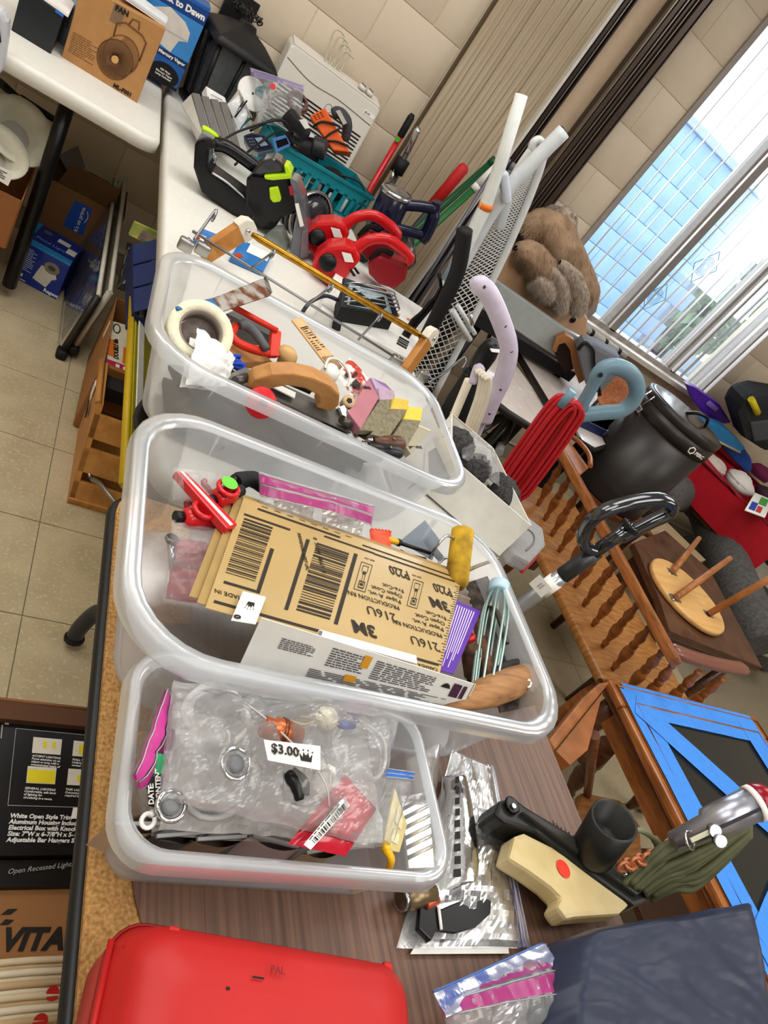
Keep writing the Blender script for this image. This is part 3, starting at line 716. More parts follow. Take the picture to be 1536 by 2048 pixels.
# red clamps
def clamp(lab, c0, c1, rr, tip):
    c0, c1 = V(c0), V(c1); t = T('red_clamp', lab, 'clamp', c0)
    d = (c1-c0).normalized()
    M = frame(c0, c1-c0)
    Ln = (c1-c0).length
    W(t, 'jaw_body', MB().rbox((Ln/2, 0, 0), (Ln, .026, .024), .009, M), RED)
    W(t, 'guard_ring', MB().tube(arc((Ln*.45, 0, .016), .013, 0, 345, 16, M), .0035, 8), RED)
    W(t, 'pad', MB().tube([c1, c1+d*.014], .0085, 10), BLK); W(t, 'pad', MB().tube([c0-d*.010, c0], .0075, 10), BLK)
    W(t, 'trigger', MB().tube(smooth([M @ V((Ln*.3, .012, -.005)), M @ V((Ln*.4, .032, -.008)), M @ V((Ln*.6, .036, -.01))], 3), .004, 6), mat('A01018', .35))
    if tip: W(t, 'green_dot', MB().lathe([(.011, 0), (.011, .0006)], 18, MX.Translation(tip) @ M.to_3x3().to_4x4()), mat('6AC840', .5))
clamp('red bar clamp jaw with a green dot sticker in the middle bin', (0.287, 0.652, 0.872), (0.315, 0.676, 0.874), 1, V((0.299, 0.668, 0.893)))
clamp('lower red clamp jaw with black pads beside the red strap bag', (0.250, 0.615, 0.862), (0.296, 0.629, 0.862), 1, None)
t = T('red_clamp_bar', 'red plastic bar with a white strip slanting across the red clamps', 'bar', (0.275, 0.667, 0.860))
rb = Quad((0.231, 0.667, 0.885), (0.245, 0.672, 0.885), (0.309, 0.604, 0.887), (0.294, 0.590, 0.887))
W(t, 'bar', rb.slab(.012), RED, bev=.002); W(t, 'white_strip', rb.slab(-.0008, .36, .02, .62, .98), WHT)
bag('zip_bag', 'thin clear bag wrapped over the red clamp at the middle bin left end', ((0.238, 0.642, 0.860), (0.302, 0.661, 0.860), (0.281, 0.682, 0.890), (0.228, 0.666, 0.890)), .008, BAGF, None, seed=21, nu=20, nv=16)
# bag of red webbing at the left
t = T('red_webbing', 'folded red fabric webbing inside a clear bag at the left of the middle bin', 'fabric', (0.294, 0.597, 0.800))
rq = Quad((0.251, 0.529, 0.810), (0.303, 0.517, 0.830), (0.317, 0.613, 0.845), (0.254, 0.607, 0.835))
for i in range(4):
    W(t, 'fold', MB().grid(lambda u, v: rq.pt(.02+u*.96, .02+i*.23+v*.27, .012*math.sin(math.pi*v)+.003*nz((u*6, v*3, i))), 14, 6), mat(('B41830', 'C42038', 'A81428', 'BC1C30')[i], .6, s=80, bump=.2))
bag('zip_bag', 'clear glossy bag over red webbing at the left of the middle bin', ((0.240, 0.507, 0.830), (0.292, 0.499, 0.845), (0.310, 0.610, 0.865), (0.238, 0.608, 0.860)), .016, BAGF, None, seed=22, nu=30, nv=26, cr=.008)
t = T('silver_bolt', 'silver metal bolt standing at the left wall of the middle bin', 'bolt', (0.256, 0.584, 0.820))
W(t, 'shank', MB().tube([(0.252, 0.558, 0.830), (0.241, 0.581, 0.850)], .0045, 8), CHROME); W(t, 'head', MB().lathe([(.008, 0), (.008, .006)], 6, frame_z((0.241, 0.583, 0.850), (0, .2, 1))), STEEL)
# zip bag of silver packs with the pink zip at the back
t2 = T('foil_packs', 'pale silver foil packs inside the pink zip bag at the back', 'packs', (0.467, 0.719, 0.840))
for i, (a, b_, c_, d_) in enumerate((((0.391, 0.678, 0.840), (0.457, 0.690, 0.840), (0.448, 0.721, 0.868), (0.380, 0.702, 0.868)), ((0.465, 0.678, 0.845), (0.538, 0.690, 0.845), (0.539, 0.727, 0.868), (0.462, 0.720, 0.868)))):
    qq = Quad(a, b_, c_, d_)
    W(t2, 'foil_pack', MB().grid(lambda u, v: qq.pt(u, v, .010*(math.sin(math.pi*u)*math.sin(math.pi*v))**.5+.004*abs(nz((u*6, v*6, i)))), 16, 12, sm=False), mat('D4D2C4', .25, .5))
bag('zip_bag', 'clear zip bag with a wide magenta closure at the back of the middle bin', ((0.364, 0.654, 0.850), (0.544, 0.672, 0.850), (0.538, 0.729, 0.895), (0.343, 0.709, 0.895)), .014, BAGF, PINK, seed=23, zipw=.42, cr=.006)
t = T('black_grip', 'black rubber tool grip lying behind the red clamps in the middle bin', 'tool grip', (0.357, 0.746, 0.850))
W(t, 'grip', MB().tube(smooth([(0.322, 0.705, 0.868), (0.351, 0.728, 0.866), (0.385, 0.722, 0.860)], 4), [.011, .013, .012, .011, .012, .012, .012, .011, .009], 10), BLKM)
W(t, 'end_cap', knob((0.320, 0.703, 0.868), (-1, .2, .1), .010, .006), BLK)
# orange tag and screwdrivers
t = T('orange_cloth_tag', 'bright orange plastic tag beside the pink zip bag', 'tag', (0.588, 0.723, 0.840))
oq = Quad((0.551, 0.686, 0.855), (0.589, 0.689, 0.855), (0.587, 0.714, 0.868), (0.542, 0.702, 0.868))
W(t, 'flap', MB().grid(lambda u, v: oq.pt(u, v, .008*math.sin(math.pi*u)+.003*nz((u*5, v*5, 4))), 14, 10), mat('F05838', .45)); W(t, 'fringe', MB().tube([oq.pt(.05*k % 1, 1.0+.06*(k % 3), .003) for k in range(20)], .0012, 5), mat('E84830', .5))
for i, (a, b_, c_) in enumerate((((0.581, 0.703, 0.862), (0.606, 0.704, 0.862), (0.678, 0.709, 0.858)), ((0.586, 0.693, 0.852), (0.615, 0.692, 0.852), (0.668, 0.703, 0.848)))):
    t = T('hex_key_driver', ('upper', 'lower')[i]+' thin black screwdriver with a yellow collar behind the sandpaper', 'screwdriver', a)
    W(t, 'handle', MB().tube([a, b_], .005, 8), mat('E0B020', .4) if i == 0 else BLKM); W(t, 'shaft', MB().tube([b_, c_], .0032, 6), BLK); W(t, 'collar', MB().tube([V(b_).lerp(V(a), .2), b_], .006, 8), BLK)
t = T('blue_scraper', 'blue grey plastic spreader lying at the back of the middle bin', 'scraper', (0.731, 0.819, 0.800))
bq = Quad((0.677, 0.790, 0.800), (0.731, 0.840, 0.825), (0.752, 0.798, 0.825), (0.744, 0.768, 0.800))
W(t, 'blade', bq.slab(.003), mat('5C7288', .5), bev=.001); W(t, 'handle', MB().tube([bq.pt(.5, .5, .002), bq.pt(.2, 1.2, .004)], .007, 8), mat('4A5E74', .5))
# yellow foam roller
a, b_ = V((0.713, 0.732, 0.905)), V((0.698, 0.647, 0.868))
d = (b_-a); t = T('foam_roller', 'yellow stained foam paint roller standing in the middle bin', 'paint roller', b_-V((0, 0, .02)))
YF = mat('C9A024', .85, s=16, c2='5A4218', thr=(.38, .58), bump=.35)
W(t, 'foam', MB().tube([a-d*.03, a, a.lerp(b_, .5), b_, b_+d*.1], [.014, .0185, .0185, .0185, .012], 18), YF)
W(t, 'wire_frame', MB().tube(smooth([a.lerp(b_, .25), (0.676, 0.712, 0.900), (0.664, 0.700, 0.880), (0.678, 0.709, 0.850)], 5), .0024, 6), STEEL)
W(t, 'cross_wire', MB().tube([b_.lerp(a, .15), (0.780, 0.714, 0.865), (0.829, 0.739, 0.872)], .0034, 6), mat('9C8A5C', .4, .8))
W(t, 'lower_wire', MB().tube(smooth([b_.lerp(a, .3), (0.687, 0.690, 0.875), (0.676, 0.682, 0.855)], 4), .0022, 6), STEEL)
# rusty notched trowel
RUST = mat('4E4038', .8, .2, s=45, c2='241A16', bump=.5, thr=(.4, .6))
tq = Quad((0.742, 0.671, 0.855), (0.788, 0.692, 0.865), (0.793, 0.450, 0.868), (0.718, 0.436, 0.845))
t = T('notched_trowel', 'rusty notched trowel blade lying at the right end of the middle bin', 'trowel', sum(tq.c, V())/4)
W(t, 'blade', tq.slab(.002), RUST)
nb = MB()
for i in range(16): tq.slab(.002, -.07, .03+.06*i, .0, .06+.06*i, nb)
W(t, 'notches', nb, RUST)
a = tq.pt(.5, .6, .004); W(t, 'bracket', MB().tube(smooth([tq.pt(.5, .25, 0), tq.pt(.45, .35, .02), tq.pt(.4, .6, .022)], 4), .004, 6), mat('5C5048', .5, .7))
# whisk-like bundle of wire rods with a pale blue cap
t = T('wire_whisk', 'bundle of thick wire rods held by a pale blue cap', 'whisk', (0.700, 0.462, 0.850))
cp = V((0.773, 0.641, 0.885)); en = V((0.676, 0.445, 0.858)); d = (en-cp).normalized()
W(t, 'cap', MB().lathe([(.014, -.002), (.0175, 0), (.0175, .018), (.0150, .020)], 18, frame_z(cp-d*.012, d)), mat('B8D8E8', .35)); 
for i in range(8):
    a = i*math.pi/4; x = d.orthogonal().normalized(); y = d.cross(x); o = (x*math.cos(a)+y*math.sin(a))
    W(t, 'rod', MB().tube(smooth([cp+o*.008, cp+d*.045+o*.019, cp.lerp(en, .6)+o*.019, en+o*.015], 4), .0021, 6), mat('A8C4BE', .25, .7))
# dark wood handles
DW = wood('6A4630', '2E1C14', .5, 10); 
t = T('brown_handle_brush', 'dark brown wooden handle with a red end beside the purple card', 'handle', (0.746, 0.577, 0.800))
a, b_ = V((0.691, 0.543, 0.858)), V((0.722, 0.513, 0.820))
W(t, 'handle', MB().tube([a, a.lerp(b_, .5), b_], [.011, .015, .015], 12), DW); W(t, 'ferrule', MB().tube([b_, b_+(b_-a)*.3], .012, 10), BLK); W(t, 'red_tip', knob(a, a-b_, .0105, .008), RED)
t = T('slim_brown_handle', 'slim reddish wood handle running to the round mallet head', 'handle', (0.765, 0.544, 0.800))
a, b_ = V((0.737, 0.604, 0.848)), V((0.717, 0.477, 0.850)); W(t, 'handle', MB().tube([a, a.lerp(b_, .6), b_], [.006, .009, .011], 10), wood('7A5234', '4A2E1C', .5, 10)); W(t, 'tip', knob(a, a-b_, .006, .006), DW)
t = T('wooden_float_handle', 'big worn round wooden handle with a bare pale end in the middle bin', 'handle', (0.812, 0.525, 0.800))
a, b_ = V((0.652, 0.438, 0.862)), V((0.794, 0.498, 0.865)); d = b_-a
W(t, 'grip', MB().tube([a-d*.35-V((0, 0, .02)), a-d*.12, a, a+d*.25, a+d*.6, a+d*.9, b_+d*.04], [.010, .013, .017, .022, .0235, .021, .012], 16), wood('B08050', '7A5230', .5, 9))
W(t, 'bare_end', MB().lathe([(.014, 0), (.011, .005), (.004, .008)], 14, frame_z(b_-d*.02+V((0, -.004, .012)), d+V((0, 0, .06)))), mat('E8D8B8', .6))
W(t, 'hanging_hole', MB().tube(arc((0, 0, 0), .005, 0, 345, 14, frame_z(a+d*.72+V((.002, -.014, .0165)), (0, -.6, .8))), .0016, 6), PAPER)
t = T('rubber_strap', 'black cracked rubber band lying behind the big wooden handle', 'strap', (0.776, 0.529, 0.840))
W(t, 'band', MB().tube(smooth([(0.685, 0.464, 0.868), (0.724, 0.493, 0.872), (0.769, 0.511, 0.872), (0.794, 0.505, 0.868), (0.790, 0.489, 0.862)], 5), .006, 8), mat('2A2624', .8, s=60, bump=.5)); W(t, 'end', knob((0.685, 0.464, 0.868), (-.5, -.5, 0), .006, .006), BLKM)
# ================================================================ back bin: plastering tools
WD = wood('C08C50', 'A87440', .5, 5, (3, 12, 12))
# scraper with blue handle
q = Quad((0.278, 1.080, 0.925), (0.388, 1.252, 0.932), (0.395, 1.194, 0.930), (0.296, 1.058, 0.922))
t = T('joint_knife', 'broad paint scraper with rusty blade and blue handle across the back bin', 'scraper', sum(q.c, V())/4)
W(t, 'blade', q.slab(.003), mat('A9A49C', .5, .4, s=30, c2='6B3A1C', thr=(.42, .55), bump=.3))
W(t, 'back_plate', Quad(*[p-V((.0, -.004, .012)) for p in q.c]).slab(.002, .0, -.18, 1.02, .4), mat('8E9298', .35, .7))
W(t, 'side_flange', q.slab(-.006, .97, 0, 1.0, 1), STEEL)
hq = Quad((0.218, 1.010, 0.918), (0.281, 1.086, 0.925), (0.297, 1.059, 0.922), (0.222, 1.005, 0.917))
W(t, 'handle', hq.slab(.008), mat('2F6A9C', .4), bev=.002)
t = T('red_sanding_pad', 'dull red strip under the blue scraper handle in the back bin', 'pad', (0.264, 1.093, 0.880))
rq = Quad((0.227, 1.032, 0.905), (0.276, 1.078, 0.905), (0.280, 1.071, 0.895), (0.233, 1.026, 0.895)); W(t, 'pad', rq.slab(.012), mat('A83040', .5), bev=.002); W(t, 'edge', rq.slab(-.001, 0, .8, 1, 1), mat('7C2030', .5))
# tape roll
t = T('masking_tape_roll', 'cream masking tape roll standing at the left of the back bin', 'tape', (0.297, 1.108, 0.840))
M = frame_z((0.266, 1.002, 0.895), (-.12, -.62, .78))
W(t, 'tape', MB().lathe([(.034, -.016), (.050, -.016), (.051, -.012), (.051, .012), (.050, .016), (.034, .016), (.034, -.016)], 40, M, cap=False), mat('E6E0C4', .5, s=90, bump=.2))
W(t, 'core', MB().lathe([(.0335, -.0155), (.0335, .0155), (.031, .0155), (.031, -.0155), (.0335, -.0155)], 40, M, cap=False), mat('8C8078', .7, s=40))
W(t, 'core_dirt', MB().lathe([(.030, -.012), (.030, -.011)], 24, M), mat('857A74', .8, s=50, c2='5C5048', bump=.5))
# white rag
q = Quad((0.255, 0.889, 0.868), (0.321, 0.928, 0.868), (0.328, 0.985, 0.892), (0.255, 0.986, 0.912))
t = solo('white_rag', MB().grid(lambda u, v: q.pt(u, v, .016*math.sin(math.pi*v)*math.sin(math.pi*u)+.010*abs(nz((u*3, v*4, 1)))+.004*nz((u*9, v*9, 2))), 30, 26).grid(lambda u, v: q.pt(u*.9+.05, v*.9+.05, -.022+.008*nz((u*4, v*4, 5))), 12, 10), mat('EFEFEA', .9, s=70, bump=.3), 'white crumpled rag drooping over the tape roll in the back bin', 'rag')
# red mitre tool with grey grip
t = T('red_caulking_tool', 'red plastic tool tray with grey rubber grip in the back bin', 'tool', (0.439, 1.256, 0.820))
RD2 = mat('D8301C', .35)
q = Quad((0.293, 1.133, 0.868), (0.357, 1.220, 0.868), (0.447, 1.188, 0.875), (0.437, 1.124, 0.865))
W(t, 'side_rail', MB().tube([(0.335, 1.157, 0.893), (0.424, 1.147, 0.893)], .006, 4), RD2); W(t, 'end_wall', Quad((0.415, 1.151, 0.893), (0.434, 1.153, 0.893), (0.433, 1.095, 0.875), (0.419, 1.098, 0.865)).slab(.012), RD2, bev=.002)
W(t, 'left_rail', MB().tube([(0.307, 1.134, 0.875), (0.339, 1.146, 0.870)], .005, 4), RD2); W(t, 'floor', Quad((0.323, 1.183, 0.840), (0.374, 1.267, 0.840), (0.467, 1.253, 0.840), (0.417, 1.144, 0.840)).slab(.004), BLK)
W(t, 'trigger', MB().tube(smooth([(0.345, 1.118, 0.880), (0.336, 1.089, 0.876), (0.350, 1.078, 0.872), (0.385, 1.084, 0.870), (0.412, 1.099, 0.868)], 4), .008, 8), RD2)
W(t, 'grip', MB().tube(smooth([(0.348, 1.111, 0.886), (0.360, 1.118, 0.890), (0.379, 1.107, 0.888), (0.402, 1.080, 0.882)], 4), [.007, .008, .009, .010, .010, .010, .010, .009, .009, .009, .008, .008, .006], 10), mat('55565A', .55))
t = T('wooden_block', 'plain tan wooden board lying under the blue twine in the back bin', 'board', (0.397, 1.158, 0.820))
q = Quad((0.329, 1.089, 0.848), (0.414, 1.157, 0.848), (0.438, 1.118, 0.845), (0.342, 1.039, 0.845)); W(t, 'board', q.slab(.012), WD, bev=.001); W(t, 'edge', q.slab(-.0006, 0, .92, 1, 1), mat('8C6030', .6))
random.seed(4); pts = [V((0.343, 1.015, 0.868))+V((random.gauss(0, .011), random.gauss(0, .011), random.gauss(0, .006))) for _ in range(26)]
solo('twine_knot', MB().tube(smooth(pts, 3), .0028, 6), mat('2348B8', .7), 'tangled knot of bright blue twine beside the hand float', 'twine')
t = T('turned_finial', 'pale round wooden finial behind the hand float', 'knob', (0.473, 1.182, 0.840)); M = frame_z((0.450, 1.111, 0.872), (.2, .1, 1))
W(t, 'ball', MB().lathe([(.006, -.02), (.010, -.012), (.019, -.004), (.021, .004), (.017, .013), (.008, .018), (.001, .019)], 18, M), wood('CFA870', 'B58C54', .5, 6)); W(t, 'shank', MB().lathe([(.006, -.03), (.006, -.018)], 10, M), STEEL)
# hand float: steel plate with arched wooden handle
t = T('hand_float', 'steel finishing trowel with arched tan wooden handle, largest tool in the back bin', 'trowel', (0.459, 0.994, 0.860))
q = Quad((0.317, 0.951, 0.872), (0.353, 0.991, 0.880), (0.589, 1.003, 0.872), (0.568, 0.953, 0.866))
W(t, 'plate', q.slab(.0025), mat('77756F', .45, .7, s=18, c2='4E4C48'))
hb0, hb1 = V((0.350, 0.947, 0.882)), V((0.518, 0.988, 0.880)); L_ = (hb1-hb0).length
M = frame(hb0, hb1-hb0, (0, -.28, 1))
outer = [(0, 0), (.0, .022), (L_*.10, .045), (L_*.28, .060), (L_*.5, .065), (L_*.72, .060), (L_*.90, .045), (L_, .022), (L_, 0)]
inner = [(L_*.80, 0), (L_*.78, .014), (L_*.68, .030), (L_*.5, .036), (L_*.32, .030), (L_*.22, .014), (L_*.20, 0)]
hb = MB().prism(outer+inner, .026, M @ MX.Rotation(math.pi/2, 4, 'X') @ MX.Translation((0, 0, -.013)))
W(t, 'arched_handle', hb, WD, bev=.004)
for (a, b_) in (((0.329, 0.929, 0.884), (0.350, 0.954, 0.884)), ((0.535, 0.958, 0.882), (0.558, 0.961, 0.876))): W(t, 'mounting_post', MB().tube([a, b_], .008, 10), mat('5A5854', .4, .8))
t = T('white_shim', 'white plastic strip lying on the trowel plate under its handle', 'strip', (0.415, 0.968, 0.880)); q2 = Quad((0.377, 0.963, 0.884), (0.386, 0.978, 0.884), (0.448, 0.983, 0.880), (0.443, 0.964, 0.880))
W(t, 'strip', q2.slab(.002), PAPER); W(t, 'lip', q2.slab(-.002, 0, .0, 1, .2), WHT)
t = T('wire_brush', 'brush with pale yellowish bristles lying behind the hand float', 'brush', (0.469, 1.063, 0.860)); random.seed(8); br = MB()
q3 = Quad((0.406, 1.035, 0.868), (0.411, 1.047, 0.870), (0.505, 1.058, 0.870), (0.499, 1.040, 0.866))
for i in range(220):
    p = q3.pt(random.random(), random.random()); br.tube([p, p+V((random.gauss(0, .003), random.gauss(-.006, .003), .014))], .0006, 3)
W(t, 'bristles', br, mat('C8C49C', .7), kind='stuff'); W(t, 'block', q3.slab(.010), BLKM)
# red lid
t = T('red_reel_cap', 'bright red round cap standing at the front of the back bin', 'cap wheel', (0.389, 0.941, 0.860)); M = frame_z((0.371, 0.897, 0.885), (0, -.75, .55))
W(t, 'disc', MB().lathe([(.0, .006), (.008, .006), (.010, .004), (.0225, .004), (.025, .001), (.025, -.005), (.0, -.006)], 28, M, cap=False), mat('D01828', .4)); W(t, 'hub', MB().lathe([(.006, .006), (.006, .009), (.001, .009)], 12, M), BLK)
# paint stirrer
q = Quad((0.443, 1.164, 0.918), (0.468, 1.198, 0.918), (0.578, 1.140, 0.885), (0.540, 1.109, 0.885))
t = T('paint_stirrer', 'wooden paint stirring stick with black print in the back bin', 'stick', sum(q.c, V())/4)
W(t, 'stick', q.slab(.003), wood('D8B080', 'C49A68', .6, 4), bev=.0008)
W(t, 'printed_logo', q.bars([(.15, .16, .85, .18), (.15, .36, .85, .38), (.15, .16, .18, .38), (.82, .16, .85, .38)]+lines(.25, .19, .75, .35, 4, 3)+lines(.1, .42, .9, .62, 5, 9)+[(.1+.13*i, .72, .15+.13*i, .98) for i in range(7)], .0006), INK)
# roller frame with white cap
t = T('roller_frame', 'white wire paint roller frame with a white end cap in the back bin', 'paint roller', (0.566, 1.148, 0.860))
W(t, 'end_cap', MB().lathe([(.010, -.012), (.016, -.008), (.018, .004), (.014, .014), (.004, .017)], 18, frame_z((0.524, 1.074, 0.895), (-.4, -.3, .8))), mat('E8E8E0', .35))
W(t, 'wire', MB().tube(smooth([(0.505, 1.063, 0.905), (0.512, 1.087, 0.915), (0.536, 1.094, 0.918), (0.559, 1.075, 0.910), (0.554, 1.043, 0.900)], 6), .0028, 8), mat('DAD8CC', .3, .3))
t = T('brush_packet', 'red and white printed packet wrapped in film beside the roller frame', 'packet', (0.607, 1.141, 0.860))
q = Quad((0.544, 1.092, 0.890), (0.592, 1.182, 0.895), (0.642, 1.137, 0.888), (0.585, 1.050, 0.880)); W(t, 'pack', MB().grid(lambda u, v: q.pt(u, v, .006*(math.sin(math.pi*u)*math.sin(math.pi*v))**.5+.003*abs(nz((u*6, v*6, 7)))), 14, 12, sm=False), mat('E4E0DC', .3, s=35, c2='B83020', thr=(.45, .52), coat=.5)); W(t, 'dark_print', q.bars([(.1, .2, .3, .35), (.35, .4, .6, .5), (.15, .55, .4, .8)], .009), mat('30201C', .4))
t = T('cork_plug', 'small cork plug beside the pink sanding block', 'cork', (0.585, 1.067, 0.860)); W(t, 'plug', MB().lathe([(.009, -.012), (.011, -.01), (.0125, .008), (.011, .011), (.002, .011)], 16, frame_z((0.557, 1.016, 0.885), (-.2, -.5, .8))), mat('C8AC84', .8, s=60, bump=.3)); W(t, 'printed_leaf', MB().lathe([(.006, .0112), (.006, .0116)], 5, frame_z((0.557, 1.016, 0.885), (-.2, -.5, .8))), INK)
t = T('chrome_scoop', 'small shiny steel scoop at the end of the trowel', 'scoop', (0.569, 1.018, 0.860)); q = Quad((0.536, 0.989, 0.885), (0.550, 1.006, 0.885), (0.574, 0.972, 0.875), (0.555, 0.970, 0.870)); W(t, 'trough', MB().grid(lambda u, v: q.pt(u, v, -.012*math.sin(math.pi*u)), 10, 6), CHROME); W(t, 'edge', MB().tube([q.pt(1, 0), q.pt(1, 1)], .0015, 5), STEEL)
# sanding blocks
t = T('rubber_sanding_block', 'pink rubber sanding block with black lettering, leftmost of the block row', 'sanding block', (0.643, 1.113, 0.860))
q = Quad((0.615, 1.111, 0.905), (0.627, 1.056, 0.903), (0.572, 0.948, 0.885), (0.552, 0.983, 0.886)); PK = mat('B0727C', .7, s=25)
W(t, 'block', q.slab(.024), PK, bev=.002); text(t, 'WETORDRY', q.M(.34, .12, -90), .0098, INK, world=True, bold=.0006, sx=.9)
q = Quad((0.618, 1.113, 0.908), (0.652, 1.112, 0.908), (0.684, 1.114, 0.900), (0.633, 1.064, 0.900)); W(t, 'lilac_end', q.slab(.012), mat('B49CC0', .6), bev=.002)
cols = (('C8B890', 'grey faced sponge sanding block next to the pink block'), ('C4B47C', 'grey and yellow sanding sponge, third of the block row'), ('D2BE62', 'grey and yellow sanding sponge, right end of the block row'))
quads = (((0.631, 1.054, 0.900), (0.678, 1.085, 0.900), (0.615, 0.972, 0.880), (0.570, 0.947, 0.882)), ((0.658, 1.047, 0.896), (0.707, 1.075, 0.896), (0.646, 0.973, 0.874), (0.601, 0.958, 0.878)), ((0.694, 1.044, 0.890), (0.744, 1.068, 0.890), (0.700, 0.987, 0.870), (0.653, 0.974, 0.872)))
tops = (((0.624, 1.074, 0.912), (0.667, 1.094, 0.912)), ((0.667, 1.076, 0.908), (0.708, 1.094, 0.908)), ((0.708, 1.081, 0.902), (0.751, 1.102, 0.902)))
for i in range(3):
    q = Quad(*quads[i]); t = T('sanding_sponge', cols[i][1], 'sponge', sum(q.c, V())/4-V((0, 0, .02)), 'sanding sponges in the back bin')
    W(t, 'abrasive_face', q.slab(.016), mat('8E856C', .9, s=120, bump=.5, c2='6E6752'), bev=.0012)
    q2 = Quad(tops[i][0], tops[i][1], quads[i][1], quads[i][0]); W(t, 'foam', q2.slab(.016), mat(('B8A0B4', 'D8BC50', 'E0C850')[i], .8, s=70, bump=.3), bev=.0015)
q = Quad((0.740, 1.058, 0.885), (0.772, 1.061, 0.885), (0.704, 0.967, 0.868), (0.695, 0.992, 0.868))
t = T('fine_sanding_sponge', 'grey sanding sponge lettered 3IIT-3000 at the right of the block row', 'sponge', sum(q.c, V())/4-V((0, 0, .02))); W(t, 'block', q.slab(.016), mat('A49C88', .85, s=90, bump=.3), bev=.001); text(t, '3000-FINE', q.M(.5, .95, 90), .009, INK, world=True, bold=.0003); W(t, 'edge', q.slab(-.0005, 0, 0, 1, .06), mat('C8C0A4', .8))
# putty knives with black handles
for i, (a, b_, c_, lab) in enumerate((((0.662, 0.945, 0.872), (0.594, 0.930, 0.868), (0.512, 0.965, 0.850), 'putty knife with black handle and chrome ferrule, nearest in the back bin'), ((0.677, 0.980, 0.874), (0.614, 0.962, 0.866), (0.537, 0.988, 0.850), 'putty knife with brown handle behind the black handled one'))):
    a, b_, c_ = V(a), V(b_), V(c_); t = T('putty_knife', lab, 'putty knife', b_-V((0, 0, .02)))
    W(t, 'handle', MB().tube([a+(a-b_)*.12, a, a.lerp(b_, .5), b_], [.010, .0155, .0135, .010], 12, flat=.7), BLK if i == 0 else mat('5A3826', .35)); W(t, 'ferrule', MB().tube([b_, b_+(c_-b_)*.15], [.010, .009], 10, flat=.6), CHROME); W(t, 'rivet', knob(a.lerp(b_, .35)+V((0, -.004, .011)), (0, -.3, 1), .0028, .002), STEEL)
    M = frame(b_, c_-b_, (0, -.4, 1)); l = (c_-b_).length; W(t, 'blade', MB().prism([(l*.1, -.009), (l, -.028), (l, .028), (l*.1, .009)], .0014, M), mat('6E6A66', .3, .9))
t = T('dark_felt_card', 'dark purple grey card leaning at the right end of the back bin', 'card', (0.803, 1.015, 0.840)); q = Quad((0.786, 1.035, 0.850), (0.816, 1.067, 0.850), (0.896, 1.047, 0.800), (0.823, 1.020, 0.800)); W(t, 'card', q.slab(.002), mat('3A3440', .9)); W(t, 'edge', q.slab(-.0004, 0, 0, .05, 1), mat('5C5660', .8))
t = T('corduroy_pad', 'ribbed tan brush pad beneath the sanding sponges', 'pad', (0.621, 1.007, 0.830)); q = Quad((0.566, 0.987, 0.852), (0.622, 1.000, 0.852), (0.626, 0.983, 0.840), (0.572, 0.968, 0.840)); rb = MB()
for i in range(12): rb.tube([q.pt((i+.5)/12, 0), q.pt((i+.5)/12, 1)], .0022, 6)
W(t, 'ribs', rb, mat('A89468', .8), kind='stuff'); W(t, 'backing', q.slab(.006), DW)
t = T('floor_scraps', 'dark wood and rubber offcuts covering the floor of the back bin', 'offcuts', (.50, 1.05, .75))
random.seed(3)
for i in range(20):
    M = at(.30+.0205*i, 1.045+random.uniform(-.075, .075), .760+.004*(i % 5), random.uniform(0, 3), random.uniform(-.1, .1)); W(t, 'offcut', MB().box((0, 0, 0), (.11, .065, .010), M), mat(('3A2C22', '1E1A1A', '54402C', '2A2422')[i % 4], .7), bev=.002)
# ================================================================ things on the long white table
# rack with gold rod
t = T('wall_rack', 'wire rack with a gold rod between two wooden arms on the white table', 'rack', (.68, 1.72, .74))
WA = wood('C58A48', 'AE7236', .45, 4, (3, 10, 10)); CAPW = mat('E4DCCC', .5)
def arm(b, tp, wv, cap):
    b, tp = V(b), V(tp); M = frame(b, tp-b, wv); l = (tp-b).length
    W(t, 'wooden_arm', MB().prism([(0, -.021), (l, -.024), (l, .024), (0, .021)], .022, M), WA, bev=.002)
    W(t, 'white_cap', MB().prism([(l-.012, -.028), (l+.018, -.026), (l+.03, -.010), (l+.028, .014), (l+.012, .028), (l-.014, .028)], .026, M @ MX.Translation((0, 0, -.002))), CAPW, bev=.003)
    W(t, 'cap_screw', MB().lathe([(.007, 0), (.006, .003), (.001, .004)], 12, M @ MX.Translation((l+.004, 0, .025))), CHROME)
arm((0.350, 1.656, 0.755), (0.417, 1.705, 0.845), (.5, -.6, .3), 0); arm((0.938, 1.572, 0.765), (0.969, 1.632, 0.858), (.5, -.6, .3), 1)
a, b = V((0.432, 1.649, 0.862)), V((0.952, 1.601, 0.862)); d = (b-a).normalized()
W(t, 'gold_rod', MB().tube([a, a+d*.02, b-d*.03, b], [.0055, .0088, .0088, .0035], 12), mat('B8862A', .28, .9, var=.2, s=70))
r0, r1 = V((0.312, 1.649, 0.800)), V((0.938, 1.574, 0.782)); W(t, 'wire_rod', MB().tube([r0, r1], .0035, 6), WIRE)
for k, (p1, p2) in enumerate((((0.483, 1.600, 0.868), (0.461, 1.624, 0.790)), ((0.643, 1.586, 0.868), (0.619, 1.597, 0.787)), ((0.791, 1.574, 0.868), (0.772, 1.560, 0.785)))):
    p1, p2 = V(p1), V(p2); W(t, 'cross_wire', MB().tube([p2, p2.lerp(p1, .7), p1], .0030, 6), WIRE)
    W(t, 'rod_ring', MB().tube(arc((0, 0, 0), .0112, 0, 345, 14, frame_z(p1-V((0, 0, .006)), d)), .0030, 6), WIRE)
